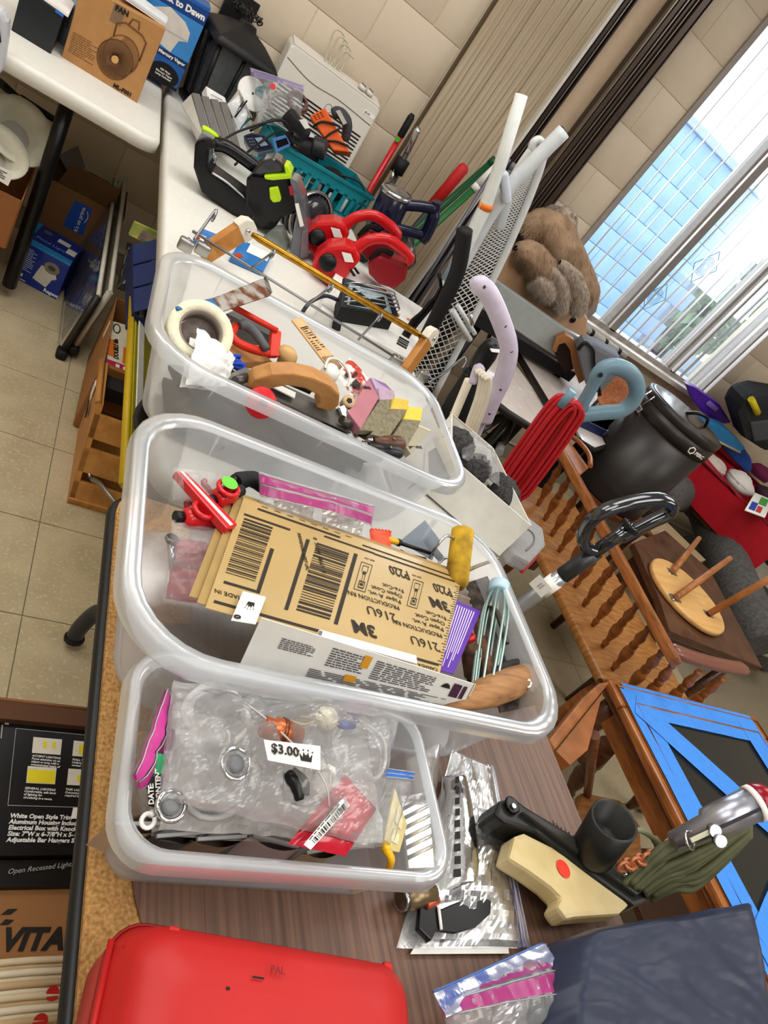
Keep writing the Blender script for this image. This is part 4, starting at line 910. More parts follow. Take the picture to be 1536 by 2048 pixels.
W(t, 'hook', MB().tube(smooth([(0.315, 1.603, 0.800), (0.326, 1.631, 0.830), (0.340, 1.665, 0.865), (0.341, 1.652, 0.856), (0.336, 1.629, 0.850)], 5), .0034, 6), WIRE)
W(t, 'hook', MB().tube(smooth([(0.993, 1.511, 0.790), (1.042, 1.554, 0.820), (1.127, 1.658, 0.845), (1.145, 1.662, 0.840), (1.121, 1.618, 0.832)], 5), .0034, 6), WIRE)
for p in ((0.307, 1.617, 0.775), (0.349, 1.643, 0.775), (0.909, 1.577, 0.775), (1.001, 1.569, 0.775)):
    W(t, 'bracket', MB().rbox((0, 0, 0), (.035, .022, .03), .005, frame(p, d)), mat('A8A6A2', .3, .9)); W(t, 'bracket_screw', MB().lathe([(.005, 0), (.004, .003)], 10, frame_z(V(p)+V((0, 0, .015)), (0, -.3, 1))), CHROME)
# blue sponge packets
for i, (qq, lab) in enumerate(((Quad((0.441, 1.753, 0.752), (0.537, 1.770, 0.752), (0.580, 1.921, 0.752), (0.480, 1.903, 0.752)), 'blue and white sponge packet under the gold rod'), (Quad((0.341, 1.741, 0.750), (0.384, 1.741, 0.750), (0.416, 1.856, 0.750), (0.362, 1.837, 0.750)), 'blue packet beside the left wooden arm of the rack'))):
    t = T('sponge_packet', lab, 'packet', sum(qq.c, V())/4-V((0, 0, .015)))
    W(t, 'pack', qq.slab(.016), mat('2E78C4', .35, coat=.4), bev=.003); W(t, 'white_panel', qq.bars([(.3, .5, .95, .96)] if i == 0 else [(.1, .1, .5, .5)], .0008), PAPER); W(t, 'red_print', qq.poly([(.05, .1), (.2, .05), (.3, .2), (.15, .3)], .0008), RED)
# black and green hand vacuums
GRN = mat('B8E01C', .35); BK = mat('09090B', .22); SMK = mat('2A2A30', .15, coat=.6)
t = T('hand_vacuum', 'black hand vacuum with lime green button lying left of its twin', 'vacuum', (.42, 2.12, TZ))
W(t, 'body', ex([(0.303, 2.100, 0.851), (0.303, 2.100, 0.863), (0.322, 2.100, 0.883), (0.349, 2.100, 0.888), (0.360, 2.100, 0.877), (0.342, 2.100, 0.860), (0.356, 2.100, 0.824), (0.374, 2.100, 0.811), (0.507, 2.100, 0.800), (0.538, 2.100, 0.789), (0.526, 2.100, 0.748), (0.477, 2.100, 0.733), (0.432, 2.100, 0.743), (0.372, 2.100, 0.747), (0.353, 2.100, 0.767), (0.325, 2.100, 0.796)], (.02, .10, 0)), BK, bev=.008)
W(t, 'handle', MB().tube(smooth([(0.352, 2.130, 0.873), (0.382, 2.130, 0.885), (0.442, 2.130, 0.883), (0.501, 2.130, 0.877)], 5), .019, 12), BK)
W(t, 'rear_shell', ex([(0.306, 2.120, 0.856), (0.310, 2.120, 0.889), (0.338, 2.120, 0.892), (0.357, 2.120, 0.886), (0.342, 2.120, 0.868)], (.01, .06, 0)), mat('8A8C90', .3), bev=.006)
W(t, 'green_button', MB().tube(smooth([(0.308, 2.140, 0.891), (0.327, 2.140, 0.894), (0.355, 2.140, 0.892)], 3), [.010, .013, .013, .012, .012, .011, .009], 10, flat=.6), GRN)
W(t, 'chrome_trim', MB().tube(smooth([(0.373, 2.092, 0.813), (0.422, 2.092, 0.811), (0.486, 2.092, 0.799)], 4), .0035, 6), STEEL)
W(t, 'latch', MB().tube(smooth([(0.353, 2.090, 0.861), (0.365, 2.090, 0.854), (0.366, 2.090, 0.840)], 4), .003, 6), STEEL)
t = T('hand_vacuum', 'black hand vacuum with lime green band and clear nozzle, front one of two', 'vacuum', (.66, 2.10, TZ))
W(t, 'body', ex([(0.457, 2.080, 0.853), (0.464, 2.080, 0.863), (0.535, 2.080, 0.897), (0.557, 2.080, 0.920), (0.595, 2.080, 0.890), (0.635, 2.080, 0.856), (0.623, 2.080, 0.835), (0.599, 2.080, 0.809), (0.593, 2.080, 0.759), (0.559, 2.080, 0.746), (0.531, 2.080, 0.760), (0.489, 2.080, 0.785)], (.03, .11, 0)), BK, bev=.008)
W(t, 'smoky_canister', ex([(0.465, 2.090, 0.863), (0.468, 2.090, 0.893), (0.479, 2.090, 0.918), (0.500, 2.090, 0.938), (0.522, 2.090, 0.939), (0.542, 2.090, 0.926), (0.535, 2.090, 0.909), (0.491, 2.090, 0.873)], (.02, .09, 0)), SMK, bev=.008)
W(t, 'green_band', ex([(0.495, 2.072, 0.885), (0.555, 2.072, 0.928), (0.565, 2.072, 0.919), (0.521, 2.072, 0.887), (0.502, 2.072, 0.879)], (.02, .10, 0)), GRN, bev=.003)
W(t, 'green_clip', ex([(0.529, 2.075, 0.939), (0.541, 2.075, 0.941), (0.559, 2.075, 0.930), (0.560, 2.075, 0.921), (0.549, 2.075, 0.917)], (.02, .08, 0)), GRN, bev=.003)
W(t, 'green_button', ex([(0.522, 2.068, 0.865), (0.542, 2.068, 0.881), (0.567, 2.068, 0.857), (0.568, 2.068, 0.848), (0.552, 2.068, 0.835), (0.539, 2.068, 0.840)], (.004, .02, 0)), GRN, bev=.004)
W(t, 'nozzle', ex([(0.555, 2.060, 0.920), (0.576, 2.060, 0.924), (0.619, 2.060, 0.889), (0.672, 2.060, 0.827), (0.720, 2.060, 0.754), (0.698, 2.060, 0.734), (0.665, 2.060, 0.730), (0.645, 2.060, 0.785), (0.624, 2.060, 0.841), (0.597, 2.060, 0.875)], (.03, .10, 0)), mat('5C5E66', .12, coat=1), bev=.006)
W(t, 'clear_lip', ex([(0.660, 2.050, 0.813), (0.674, 2.050, 0.825), (0.719, 2.050, 0.755), (0.698, 2.050, 0.736)], (.02, .10, 0)), film('B8A0A8', .45, .08, 0, 5, 1.2), bev=.004)
W(t, 'filter_cup', ex([(0.567, 2.050, 0.731), (0.582, 2.050, 0.774), (0.605, 2.050, 0.784), (0.644, 2.050, 0.751), (0.652, 2.050, 0.731), (0.615, 2.050, 0.724), (0.584, 2.050, 0.719)], (.02, .06, 0)), film('9AA89C', .5, .12, 0, 5, 1), bev=.004)
sq = Quad((0.602, 2.050, 0.870), (0.610, 2.050, 0.877), (0.657, 2.050, 0.829), (0.649, 2.050, 0.820)); W(t, 'price_sticker', sq.slab(.0008), PAPER); W(t, 'red_logo', Quad((0.564, 2.058, 0.901), (0.572, 2.058, 0.906), (0.591, 2.058, 0.886), (0.580, 2.058, 0.882)).slab(.0008), mat('A82030', .4))
# round chrome pot
t = T('kettle', 'small black kettle with a brushed steel rim behind the front vacuum', 'kettle', (.80, 2.28, TZ)); M = frame_z((0.738, 2.280, 0.791), (.45, -.75, .25))
W(t, 'bowl', MB().lathe([(.02, -.07), (.07, -.06), (.088, -.02), (.088, .0)], 28, M), BK); W(t, 'steel_rim', MB().lathe([(.088, -.002), (.094, .0), (.094, .012), (.086, .014), (.086, -.002)], 28, M, cap=False), STEEL)
W(t, 'inner_dome', MB().lathe([(.084, .006), (.06, .020), (.02, .026), (.001, .026)], 28, M), SMK); W(t, 'grey_base', MB().lathe([(.05, -.10), (.075, -.09), (.078, -.05)], 24, M), mat('9A9C9E', .35, .4))
# teal slotted basket
t = T('storage_basket', 'teal plastic basket with slotted sides full of adapters and tools', 'basket', (.93, 2.62, TZ)); TL = mat('0F7F8C', .4)
bx = [V(q) for q in ((0.709, 2.819, 0.745), (0.965, 2.614, 0.745))]
A = V((.70, 2.56, TZ)); 
tl = [V((0.621, 2.602, 0.875)), V((1.034, 2.685, 0.875))]; u = (tl[1]-tl[0]); Lb = u.length; ud = u.normalized(); wd = V((-ud.y, ud.x, 0))
o = V((tl[0].x, tl[0].y, TZ)); Hb = .875-TZ
M = MX(((ud.x, wd.x, 0, o.x), (ud.y, wd.y, 0, o.y), (0, 0, 1, o.z), (0, 0, 0, 1))); Wb = .20
for y0, nm in ((0, 'slotted_side'), (Wb-.004, 'slotted_side')):
    mb = MB(); mb.box((Lb/2, y0+.002, Hb-.022), (Lb, .004, .044)).box((Lb/2, y0+.002, .014), (Lb, .004, .028)); n = 9
    for i in range(n+1): mb.box((.02+(Lb-.04)*i/n, y0+.002, Hb/2), (.017 if 0 < i < n else .04, .004, Hb-.07))
    W(t, nm, mb.__class__() if 0 else (lambda q: (setattr(q, 'v', [M @ v for v in q.v]), q)[1])(mb), TL)
for x0 in (0, Lb-.004): W(t, 'end_wall', MB().box((x0+.002, Wb/2, Hb/2), (.004, Wb, Hb), M), TL)
W(t, 'floor', MB().box((Lb/2, Wb/2, .003), (Lb, Wb, .004), M), TL)
W(t, 'rim', MB().tube([M @ V(p) for p in ((-.003, -.003, Hb), (Lb+.003, -.003, Hb), (Lb+.003, Wb+.003, Hb), (-.003, Wb+.003, Hb))], .007, 8, True), TL)
def inb(x, y, z): return M @ V((x*Lb, y*Wb, z))
# basket goods
t = T('power_adapter', 'black round power adapter resting in the right end of the teal basket', 'adapter', inb(.72, .5, .05)); W(t, 'body', MB().lathe([(.05, 0), (.062, .01), (.062, .055), (.05, .065)], 24, frame_z(inb(.70, .5, .06), (-.1, -.4, 1))), BKM if 0 else BLKM); W(t, 'cord', MB().tube(smooth([inb(.72, .5, .13), inb(.9, .4, .15), inb(.98, .15, .13), inb(.93, -.06, .11), inb(.90, -.08, .06)], 6), .0035, 6), BLK); W(t, 'plug', MB().tube([inb(.90, -.08, .065), inb(.895, -.09, .03)], [.008, .011], 10), BLK); W(t, 'prongs', MB().box((0, 0, 0), (.002, .007, .02), MX.Translation(inb(.888, -.1, .018))).box((0.009, 0, 0), (.002, .007, .02), MX.Translation(inb(.888, -.1, .018))), STEEL, kind='stuff')
t = T('drill_charger', 'black tool charger with ridged neck at the left of the teal basket', 'charger', inb(.35, .6, .05)); c0 = inb(.30, .55, .14); W(t, 'body', MB().rbox((0, 0, 0), (.13, .09, .08), .02, frame(c0, ud+V((0, 0, .3)))), BLKM); W(t, 'neck', MB().lathe([(.035, 0), (.038, .01), (.033, .015), (.038, .025), (.033, .03), (.038, .04), (.03, .05)], 18, frame_z(c0+V((.03, -.01, .03)), (.8, -.3, .3))), mat('2A2A2E', .4)); W(t, 'label', Quad(c0+V((-.03, -.03, .044)), c0+V((.02, -.02, .06)), c0+V((.01, .02, .06)), c0+V((-.04, .01, .044))).slab(.001), mat('C8CCD4', .4))
t = T('orange_drill_case', 'orange perforated plastic shell tied with black cord above the teal basket', 'tool shell', inb(.55, .8, .08)); q = Quad((0.708, 2.800, 0.970), (0.742, 2.800, 1.026), (0.893, 2.760, 0.954), (0.827, 2.760, 0.923)); OR = mat('E8601C', .45)
W(t, 'shell', ex([q.pt(0, 0), q.pt(1, 0), q.pt(1, .5), q.pt(1.0, 1), q.pt(.1, 1), q.pt(.05, .5)], (.03, .05, -.02)), OR, bev=.006)
W(t, 'cord', MB().tube(smooth([q.pt(-.2, .3, .006), q.pt(.5, .25, .008), q.pt(1.2, .45, .006), q.pt(.5, .55, .008), q.pt(0, .7, .006), q.pt(.6, .75, .008), q.pt(1.1, .85, .006)], 6), .0042, 6), BLK); W(t, 'vent_holes', q.bars([(.2+.2*(i % 3), .05+.045*(i//3), .3+.2*(i % 3), .07+.045*(i//3)) for i in range(9)], .001), BLK, kind='stuff')
t = T('grey_grip_handle', 'dark grey curved tool handle standing behind the orange shell', 'handle', (0.868, 2.840, 0.982)); W(t, 'grip', MB().tube(smooth([(0.787, 2.840, 1.016), (0.811, 2.840, 1.034), (0.854, 2.840, 1.018), (0.878, 2.840, 0.967)], 5), [.022, .026, .028, .030, .030, .030, .030, .030, .030, .030, .028, .028, .026, .025, .024, .02], 12, flat=.7), mat('3C3E46', .45)); sq = Quad((0.783, 2.800, 1.037), (0.794, 2.800, 1.048), (0.840, 2.800, 1.026), (0.832, 2.800, 1.013)); W(t, 'label', sq.slab(.001), mat('C8C4BC', .4))
t = T('answering_machine', 'dark blue cordless phone base with a grey screen behind the vacuums', 'phone', (.72, 2.46, TZ)); q = Quad((0.478, 2.460, 0.864), (0.522, 2.460, 0.898), (0.570, 2.460, 0.879), (0.518, 2.460, 0.839)); W(t, 'body', ex([q.pt(-.1, -.05), q.pt(.5, -.2), q.pt(1.05, 0), q.pt(1.15, .6), q.pt(1.05, 1.1), q.pt(.2, 1.2), q.pt(-.1, .8)], (.02, .06, -.03)), mat('20243A', .3, coat=.5), bev=.006); W(t, 'screen', Quad(q.pt(.45, .2, .002), q.pt(.85, .18, .002), q.pt(.9, .75, .002), q.pt(.5, .8, .002)).slab(.001), mat('9CB0C4', .2)); W(t, 'keypad', q.bars([(.05+.12*(i % 3), .15+.2*(i//3), .13+.12*(i % 3), .27+.2*(i//3)) for i in range(12)], .002), mat('6A7088', .4), kind='stuff')
t = T('photo_frame', 'small light blue plastic frame leaning at the left corner of the teal basket', 'frame', (0.622, 2.580, 0.861)); q = Quad((0.584, 2.580, 0.878), (0.621, 2.580, 0.916), (0.651, 2.580, 0.897), (0.615, 2.580, 0.847)); mb = MB(); [q.slab(.006, *r, mb=mb) for r in ((0, 0, 1, .2), (0, .8, 1, 1), (0, .2, .15, .8), (.85, .2, 1, .8))]; W(t, 'frame', mb, mat('5A8CD8', .35)); W(t, 'panel', Quad(q.pt(.1, .1, -.004), q.pt(.9, .1, -.004), q.pt(.9, .9, -.004), q.pt(.1, .9, -.004)).slab(.002), BLK)
random.seed(6)
for i in range(6):
    p = inb(.12+.14*i, .12, .03); t = T('pen_tool', ('yellow handled', 'black handled', 'white handled', 'grey handled', 'long white', 'short white')[i]+' small tool showing through the teal basket slots', 'hand tool', p)
    c = ('E0C030', '202022', 'E0E0DC', '8A8C90', 'EEEEEA', 'F2F2EE')[i]; e = p+V((random.uniform(-.02, .02), .02, .085)); W(t, 'handle', MB().tube([p, V(p).lerp(e, .6)], .008, 8), mat(c, .4)); W(t, 'shaft', MB().tube([V(p).lerp(e, .6), e], .0035, 6), STEEL)
# flat white boxes leaning at the back left
for i in range(4):
    t = T('flat_box', ('front flat white box with grey edge leaning in the row by the lantern', 'second flat white box of the leaning row by the lantern', 'third flat white box of the leaning row by the lantern', 'rearmost flat white box of the leaning row, marked with dark lines')[i], 'box', (.42, 2.7, TZ), 'flat white boxes by the lantern')
    o = V((.030*i, .012*i, .006*i)); q = Quad(*[V(p)+o for p in ((0.293, 2.639, 0.800), (0.378, 2.521, 0.745), (0.369, 2.398, 0.800), (0.305, 2.607, 0.855))])
    q.n = V((.72, .25, .25)).normalized(); W(t, 'box', ex(q.c, q.n*.024), mat('DAD8D2', .5), bev=.001)
    W(t, 'grey_edge', ex([q.pt(0, .9), q.pt(1, .9), q.pt(1, 1.02), q.pt(0, 1.02)], q.n*.0245), mat('6C6A68', .5))
t = T('white_carton', 'white flat carton with thin dark drawing lines lying by the lantern', 'carton', (0.452, 2.840, 0.780)); q = Quad((0.351, 2.744, 0.870), (0.422, 2.760, 0.870), (0.508, 2.644, 0.790), (0.416, 2.490, 0.780)); W(t, 'panel', q.slab(.03), WHT, bev=.001); W(t, 'printed_lines', q.bars([(.2, .1, .8, .112), (.25, .2, .9, .21), (.1, .4, .5, .41), (.3, .62, .95, .63), (.3, .75, .95, .76), (.3, .88, .95, .89), (.6, .1, .61, .5)], .0008), GRYD)
# blister with two round pads, white disc, bag of cable
t = T('clear_blister', 'clear blister pack with white rounds tied by a dark band', 'blister pack', (0.501, 2.800, 0.834)); q = Quad((0.429, 2.700, 0.868), (0.447, 2.740, 0.922), (0.523, 2.720, 0.873), (0.496, 2.680, 0.819)); W(t, 'tray', MB().grid(lambda u, v: q.pt(u, v, .016*(abs(math.sin(2*math.pi*v))*math.sin(math.pi*u))**.5), 18, 24), film('EEF2F6', .55, .12, .1, 30, 1.5)); W(t, 'band', MB().tube([q.pt(-.02, .5, .012), q.pt(.5, .47, .016), q.pt(1.02, .44, .012)], .003, 6), BLK); W(t, 'card', q.slab(.002), WHT)
t = T('white_disc', 'white round plastic disc with a dark centre hole behind the blister pack', 'disc', (0.498, 2.800, 0.916)); M = frame_z((0.503, 2.800, 0.923), (.1, -.75, .6)); W(t, 'disc', MB().lathe([(.055, -.003), (.057, 0), (.055, .003), (.02, .004)], 30, M), WHT); W(t, 'hole', MB().lathe([(.004, .0042), (.004, .005)], 12, M), BLK)
t = T('teal_scraper', 'teal flat scraper between the white disc and the cable bag', 'scraper', (0.534, 2.800, 0.921)); q = Quad((0.504, 2.800, 0.947), (0.530, 2.800, 0.973), (0.546, 2.800, 0.881), (0.526, 2.800, 0.874)); W(t, 'blade', q.slab(.004), mat('2A8C9C', .4)); W(t, 'grip', q.slab(-.004, 0, 0, 1, .25), mat('207080', .4))
coil('cable_coil', 'grey and white cable bundle inside the clear bag before the heater', (0.606, 2.800, 0.938), .05, 4, .005, mat('A8A6A2', .4), (0, -.5, .7), 8, sq=.8)
coil('cable_coil', 'brown cable bundle at the right of the clear bag before the heater', (0.650, 2.800, 0.976), .035, 3, .006, mat('6A4A44', .5), (0, -.5, .7), 9)
t, q, f = bag('zip_bag', 'clear zip bag of cables with a red dot standing before the heater', ((0.549, 2.740, 0.864), (0.691, 2.740, 0.921), (0.642, 2.800, 1.045), (0.462, 2.820, 0.987)), .03, BAGF, film('A890D0', .5, .2, 0, 5, 1), seed=31, zipw=.16, cr=.012); W(t, 'red_dot', MB().lathe([(.010, 0), (.010, .0008)], 18, frame_z(f(.38, .72)+q.n*.003, q.n)), RED)
t = T('prop_carton', 'plain white carton propping up the clear bag of cables by the heater', 'carton', (.58, 2.84, TZ)); W(t, 'box', MB().box((.585, 2.86, TZ+.042), (.17, .16, .082)), WHT, bev=.002); W(t, 'tape', MB().box((.585, 2.86, TZ+.0835), (.04, .162, .001)), mat('C8B890', .4))
# navy stick vacuum
t = T('stick_vacuum', 'dark navy stick vacuum head with silver top disc behind the red garden tools', 'vacuum', (1.0, 2.38, TZ)); NY = mat('0C1230', .2, coat=.3)
a, b = V((0.972, 2.360, 0.994)), V((0.999, 2.360, 0.832)); d = (b-a).normalized(); W(t, 'canister', MB().tube([a-d*.005, a, a.lerp(b, .5), b, b+d*.05], [.05, .056, .056, .052, .04], 24), NY)
W(t, 'silver_top', MB().lathe([(.058, -.006), (.060, .004), (.054, .012), (.046, .012), (.03, .017), (.001, .018)], 32, frame_z(a, -d)), STEEL); W(t, 'top_vents', MB().tube(arc((0, 0, .013), .05, 0, 350, 40, frame_z(a, -d)), .002, 4), mat('6A6C72', .3, .8))
W(t, 'handle_bar', MB().tube(smooth([(0.991, 2.330, 0.977), (1.054, 2.330, 1.010), (1.103, 2.330, 1.028)], 5), .019, 12), NY); W(t, 'handle_bar', MB().tube(smooth([(0.996, 2.330, 0.897), (1.067, 2.330, 0.919), (1.123, 2.330, 0.935)], 5), .018, 12), NY); W(t, 'grip', MB().tube(smooth([(1.095, 2.330, 1.054), (1.116, 2.330, 1.012), (1.132, 2.330, 0.945), (1.132, 2.330, 0.916)], 5), [.016]*5+[.023]*8+[.02]*3, 12), NY)
c0 = V((1.077, 2.360, 0.873)); c1 = V((1.176, 2.400, 0.780)); W(t, 'clear_cup', MB().lathe([(.05, 0), (.05, .10), (.04, .105)], 24, frame_z(c0, c1-c0)), film('8A9094', .5, .1, 0, 5, 1.3)); W(t, 'cup_filter', MB().lathe([(.03, 0), (.03, .09)], 16, frame_z(c0, c1-c0)), BLKM); W(t, 'tail_pipe', MB().tube([b+d*.04, V((b.x-.005, b.y+.03, TZ+.005))], .03, 14), BLK); W(t, 'ring', MB().tube([b-d*.01, b+d*.004], .0545, 24), STEEL)
for i, (a, b, c) in enumerate((((0.459, 2.300, 0.811), (0.499, 2.400, 0.849), (0.575, 2.500, 0.928)), ((0.410, 2.400, 0.820), (0.456, 2.450, 0.871), (0.559, 2.500, 0.956)))): 
    t = T('adapter_lead', ('lower', 'upper')[i]+' black cord curling between the vacuums and the cable bag', 'cord', a); W(t, 'cord', MB().tube(smooth([a, b, c, V(c)+V((.06, .03, -.02))], 6), .004, 6), BLK); W(t, 'plug', MB().tube([V(c)+V((.06, .03, -.02)), V(c)+V((.09, .04, -.025))], .010, 8), BLK)
t = T('adapter_block', 'black adapter with white label lying behind the phone base', 'adapter', (0.651, 2.620, 0.958)); W(t, 'block', MB().rbox((0, 0, 0), (.10, .06, .055), .012, frame((0.641, 2.620, 0.948), (1, -.2, -.3))), BLKM); W(t, 'label', Quad((0.628, 2.570, 0.978), (0.646, 2.570, 0.993), (0.672, 2.570, 0.977), (0.659, 2.570, 0.965)).slab(.001), PAPER); W(t, 'cord', MB().tube(smooth([(0.599, 2.600, 0.941), (0.555, 2.580, 0.929), (0.502, 2.550, 0.866)], 5), .004, 6), BLK)
# space heater leaning on the wall
t = T('space_heater', 'white upright space heater with black slotted grille and two knobs against the wall', 'heater', (.80, 3.05, TZ))
HW = mat('D8D4CA', .45, var=.02, s=4); fo = [V(p) for p in [(0.580, 3.000, 1.093), (0.966, 3.000, 1.127), (0.997, 3.000, 0.874), (0.589, 3.000, 0.896)]]
bl, br, = V((.585, 2.98, TZ+.005)), V((1.00, 2.98, TZ+.005)); tlh, trh = V((.585, 3.02, 1.115)), V((.995, 3.02, 1.115))
q = Quad(bl, br, trh, tlh); q.n = V((0, -1, .1)).normalized()
W(t, 'case', ex([q.pt(0, 0), q.pt(1, 0), q.pt(1, .96), q.pt(.97, 1), q.pt(.03, 1), q.pt(0, .96)], (0, .10, .01)), HW, bev=.012)
W(t, 'top_panel', ex([q.pt(.02, .985), q.pt(.98, .985), q.pt(.98, .985)+V((0, .085, .012)), q.pt(.02, .985)+V((0, .085, .012))], (0, 0, .006)), HW, bev=.002)
for i in range(17): W(t, 'grille_slot', MB().box((0, 0, 0), (.37, .004, .0045), MX.Translation(q.pt(.5, .06+.037*i, .001))), BLK)
W(t, 'moulded_line', MB().tube(smooth([q.pt(.02, .86, .001), q.pt(.3, .80, .001), q.pt(.6, .82, .001), q.pt(.98, .80, .001)], 6), .0018, 5), mat('8C867A', .5))
for i in range(2): W(t, 'knob', MB().lathe([(.017, 0), (.015, .012), (.004, .014)], 16, frame_z(q.pt(.76+.085*i, .985)+V((0, .03, .016)), (0, -.2, 1))), HW); W(t, 'knob_pointer', MB().box((0, 0, .016), (.004, .022, .004), frame_z(q.pt(.76+.085*i, .985)+V((0, .03, .016)), (0, -.2, 1))), GRYD)
W(t, 'price_label', Quad(q.pt(.86, .86, .001), q.pt(.98, .86, .001), q.pt(.98, .90, .001), q.pt(.86, .90, .001)).slab(.0005), PAPER); text(t, '$3.00', frame_z(q.pt(.87, .88, .002), (0, -1, .1)) @ MX.Identity(4), .009, INK, world=True) if 0 else None
text(t, '$5.00', MX(((1, 0, 0, q.pt(.87, .88).x), (0, .1, -1, q.pt(.87, .88).y-.002), (0, 1, .1, q.pt(.87, .88).z), (0, 0, 0, 1))), .011, INK, world=True)
W(t, 'emblem', MB().tube(arc((0, 0, 0), .015, 0, 345, 18, frame_z(q.pt(.55, .70, .001), q.n)), .0012, 5), mat('B0A898', .4))
pts = []
for k in range(4): pts += [q.pt(.36+.05*k, .97)+V((.0, .05, .012)), q.pt(.34+.055*k, 1.0)+V((-.015, .05, .11-.012*k)), q.pt(.40+.05*k, 1.0)+V((.01, .055, .105-.01*k))]
W(t, 'power_cord', MB().tube(smooth(pts, 5), .0035, 6), mat('C8C0AC', .5))
# lantern
t = T('porch_lantern', 'black four sided porch lantern with hammered glass standing by the wall', 'lantern', (.44, 3.0, TZ)); c = V((.425, 2.99, TZ)); 
M = at(c.x, c.y, c.z, .25); LB = mat('18181B', .45, s=80, bump=.1)
W(t, 'base', MB().rbox((0, 0, .012), (.19, .19, .024), .008, M), LB)
for sx in (-1, 1):
    for sy in (-1, 1): W(t, 'corner_post', MB().tube([M @ V((sx*.078, sy*.078, .02)), M @ V((sx*.10, sy*.10, .255))], .009, 4), LB)
HG = mat('4C4E50', .12, s=45, bump=.8, coat=.6)
for a in range(4):
    R2 = M @ MX.Rotation(a*math.pi/2, 4, 'Z'); W(t, 'glass_pane', MB().add([R2 @ V(p) for p in ((-.073, -.079, .03), (.073, -.079, .03), (.092, -.099, .25), (-.092, -.099, .25))], [(0, 1, 2, 3)]), HG)
    W(t, 'mullion', MB().tube([R2 @ V((0, -.081, .025)), R2 @ V((0, -.101, .255))], .007, 4), LB)
W(t, 'roof', MB().loft([[(p[0], p[1], z) for p in rrect(w, w, .01, 2)] for w, z in ((.25, .252), (.26, .262), (.22, .285), (.13, .315), (.06, .33), (.05, .345))], M), LB)
W(t, 'wall_mount', MB().box((.0, .13, .30), (.12, .012, .20), M).box((0, .09, .36), (.03, .09, .02), M), LB)
ch = MB()
for i in range(14): 
    p = M @ V((-.02+.05*math.cos(i*.5), -.0+.045*math.sin(i*.5), .365+.006*(i % 3))); ch.tube(arc((0, 0, 0), .010, 0, 330, 8, frame_z(p, (math.sin(i), math.cos(i), .6))), .0022, 5)
W(t, 'chain', ch, mat('2C2A28', .35, .6), kind='stuff'); sq = Quad(M @ V((-.05, -.10, .287)), M @ V((.03, -.10, .287)), M @ V((.03, -.085, .298)), M @ V((-.05, -.085, .298))); W(t, 'price_label', sq.slab(-.002), PAPER); W(t, 'fine_print', sq.bars([(.15, .35, .8, .65)], .0025), INK)
# red cordless tools
def redtool(dy, lab, off):
    t = T('red_leaf_blower', lab, 'blower', (.86, 2.0+dy, TZ)); o = V(off)
    y = 0
    W(t, 'body', ex([V(p)+o for p in [(0.707, 1.950, 0.755), (0.700, 1.950, 0.800), (0.715, 1.950, 0.839), (0.758, 1.950, 0.868), (0.793, 1.950, 0.874), (0.823, 1.950, 0.857), (0.818, 1.950, 0.804), (0.815, 1.950, 0.780), (0.837, 1.950, 0.718), (0.828, 1.950, 0.690), (0.786, 1.950, 0.727), (0.745, 1.950, 0.750)]], (.02, .09, 0)), RED, bev=.010)
    W(t, 'handle_loop', MB().tube(smooth([V(p)+o for p in [(0.808, 2.000, 0.849), (0.828, 2.000, 0.901), (0.871, 2.000, 0.933), (0.926, 2.000, 0.935), (0.974, 2.000, 0.925), (0.970, 2.000, 0.908)]], 5), [.015]*4+[.0135]*14+[.012]*8, 12, flat=1.3), RED)
    W(t, 'motor_housing', ex([V(p)+o for p in [(0.868, 2.000, 0.842), (0.886, 2.000, 0.885), (0.955, 2.000, 0.897), (0.985, 2.000, 0.905), (1.006, 2.000, 0.861), (0.995, 2.000, 0.816), (0.939, 2.000, 0.804), (0.893, 2.000, 0.815)]], (.02, .08, 0)), mat('8E1420', .4), bev=.012)
    W(t, 'black_dial', MB().lathe([(.026, 0), (.026, .006), (.02, .010), (.004, .011)], 20, frame_z(V((0.738, 1.945, 0.802))+o, (-.2, -1, .2))), BLK)
    sq = Quad(*[V(p)+o for p in [(0.756, 1.942, 0.850), (0.783, 1.942, 0.859), (0.805, 1.942, 0.842), (0.781, 1.942, 0.830)]]); W(t, 'price_tag', sq.slab(.001), PAPER)
    W(t, 'vents', MB().add([V(p)+o for p in [(0.806, 1.944, 0.815), (0.811, 1.944, 0.821), (0.835, 1.944, 0.810), (0.829, 1.944, 0.804)]], [(0, 1, 2, 3)]).add([V(p)+o for p in [(0.813, 1.944, 0.826), (0.818, 1.944, 0.832), (0.841, 1.944, 0.822), (0.836, 1.944, 0.816)]], [(0, 1, 2, 3)]), BLK, kind='stuff')
    W(t, 'black_grip', MB().tube(smooth([V(p)+o for p in [(0.877, 2.020, 0.851), (0.888, 2.020, 0.894), (0.927, 2.020, 0.902)]], 4), .009, 8), BLKM)
redtool(0, 'red cordless garden tool with a black dial, nearer of the red pair', (0, 0, 0)); redtool(.15, 'red cordless garden tool behind its twin, price tag at its top', (-.02, .13, .01))
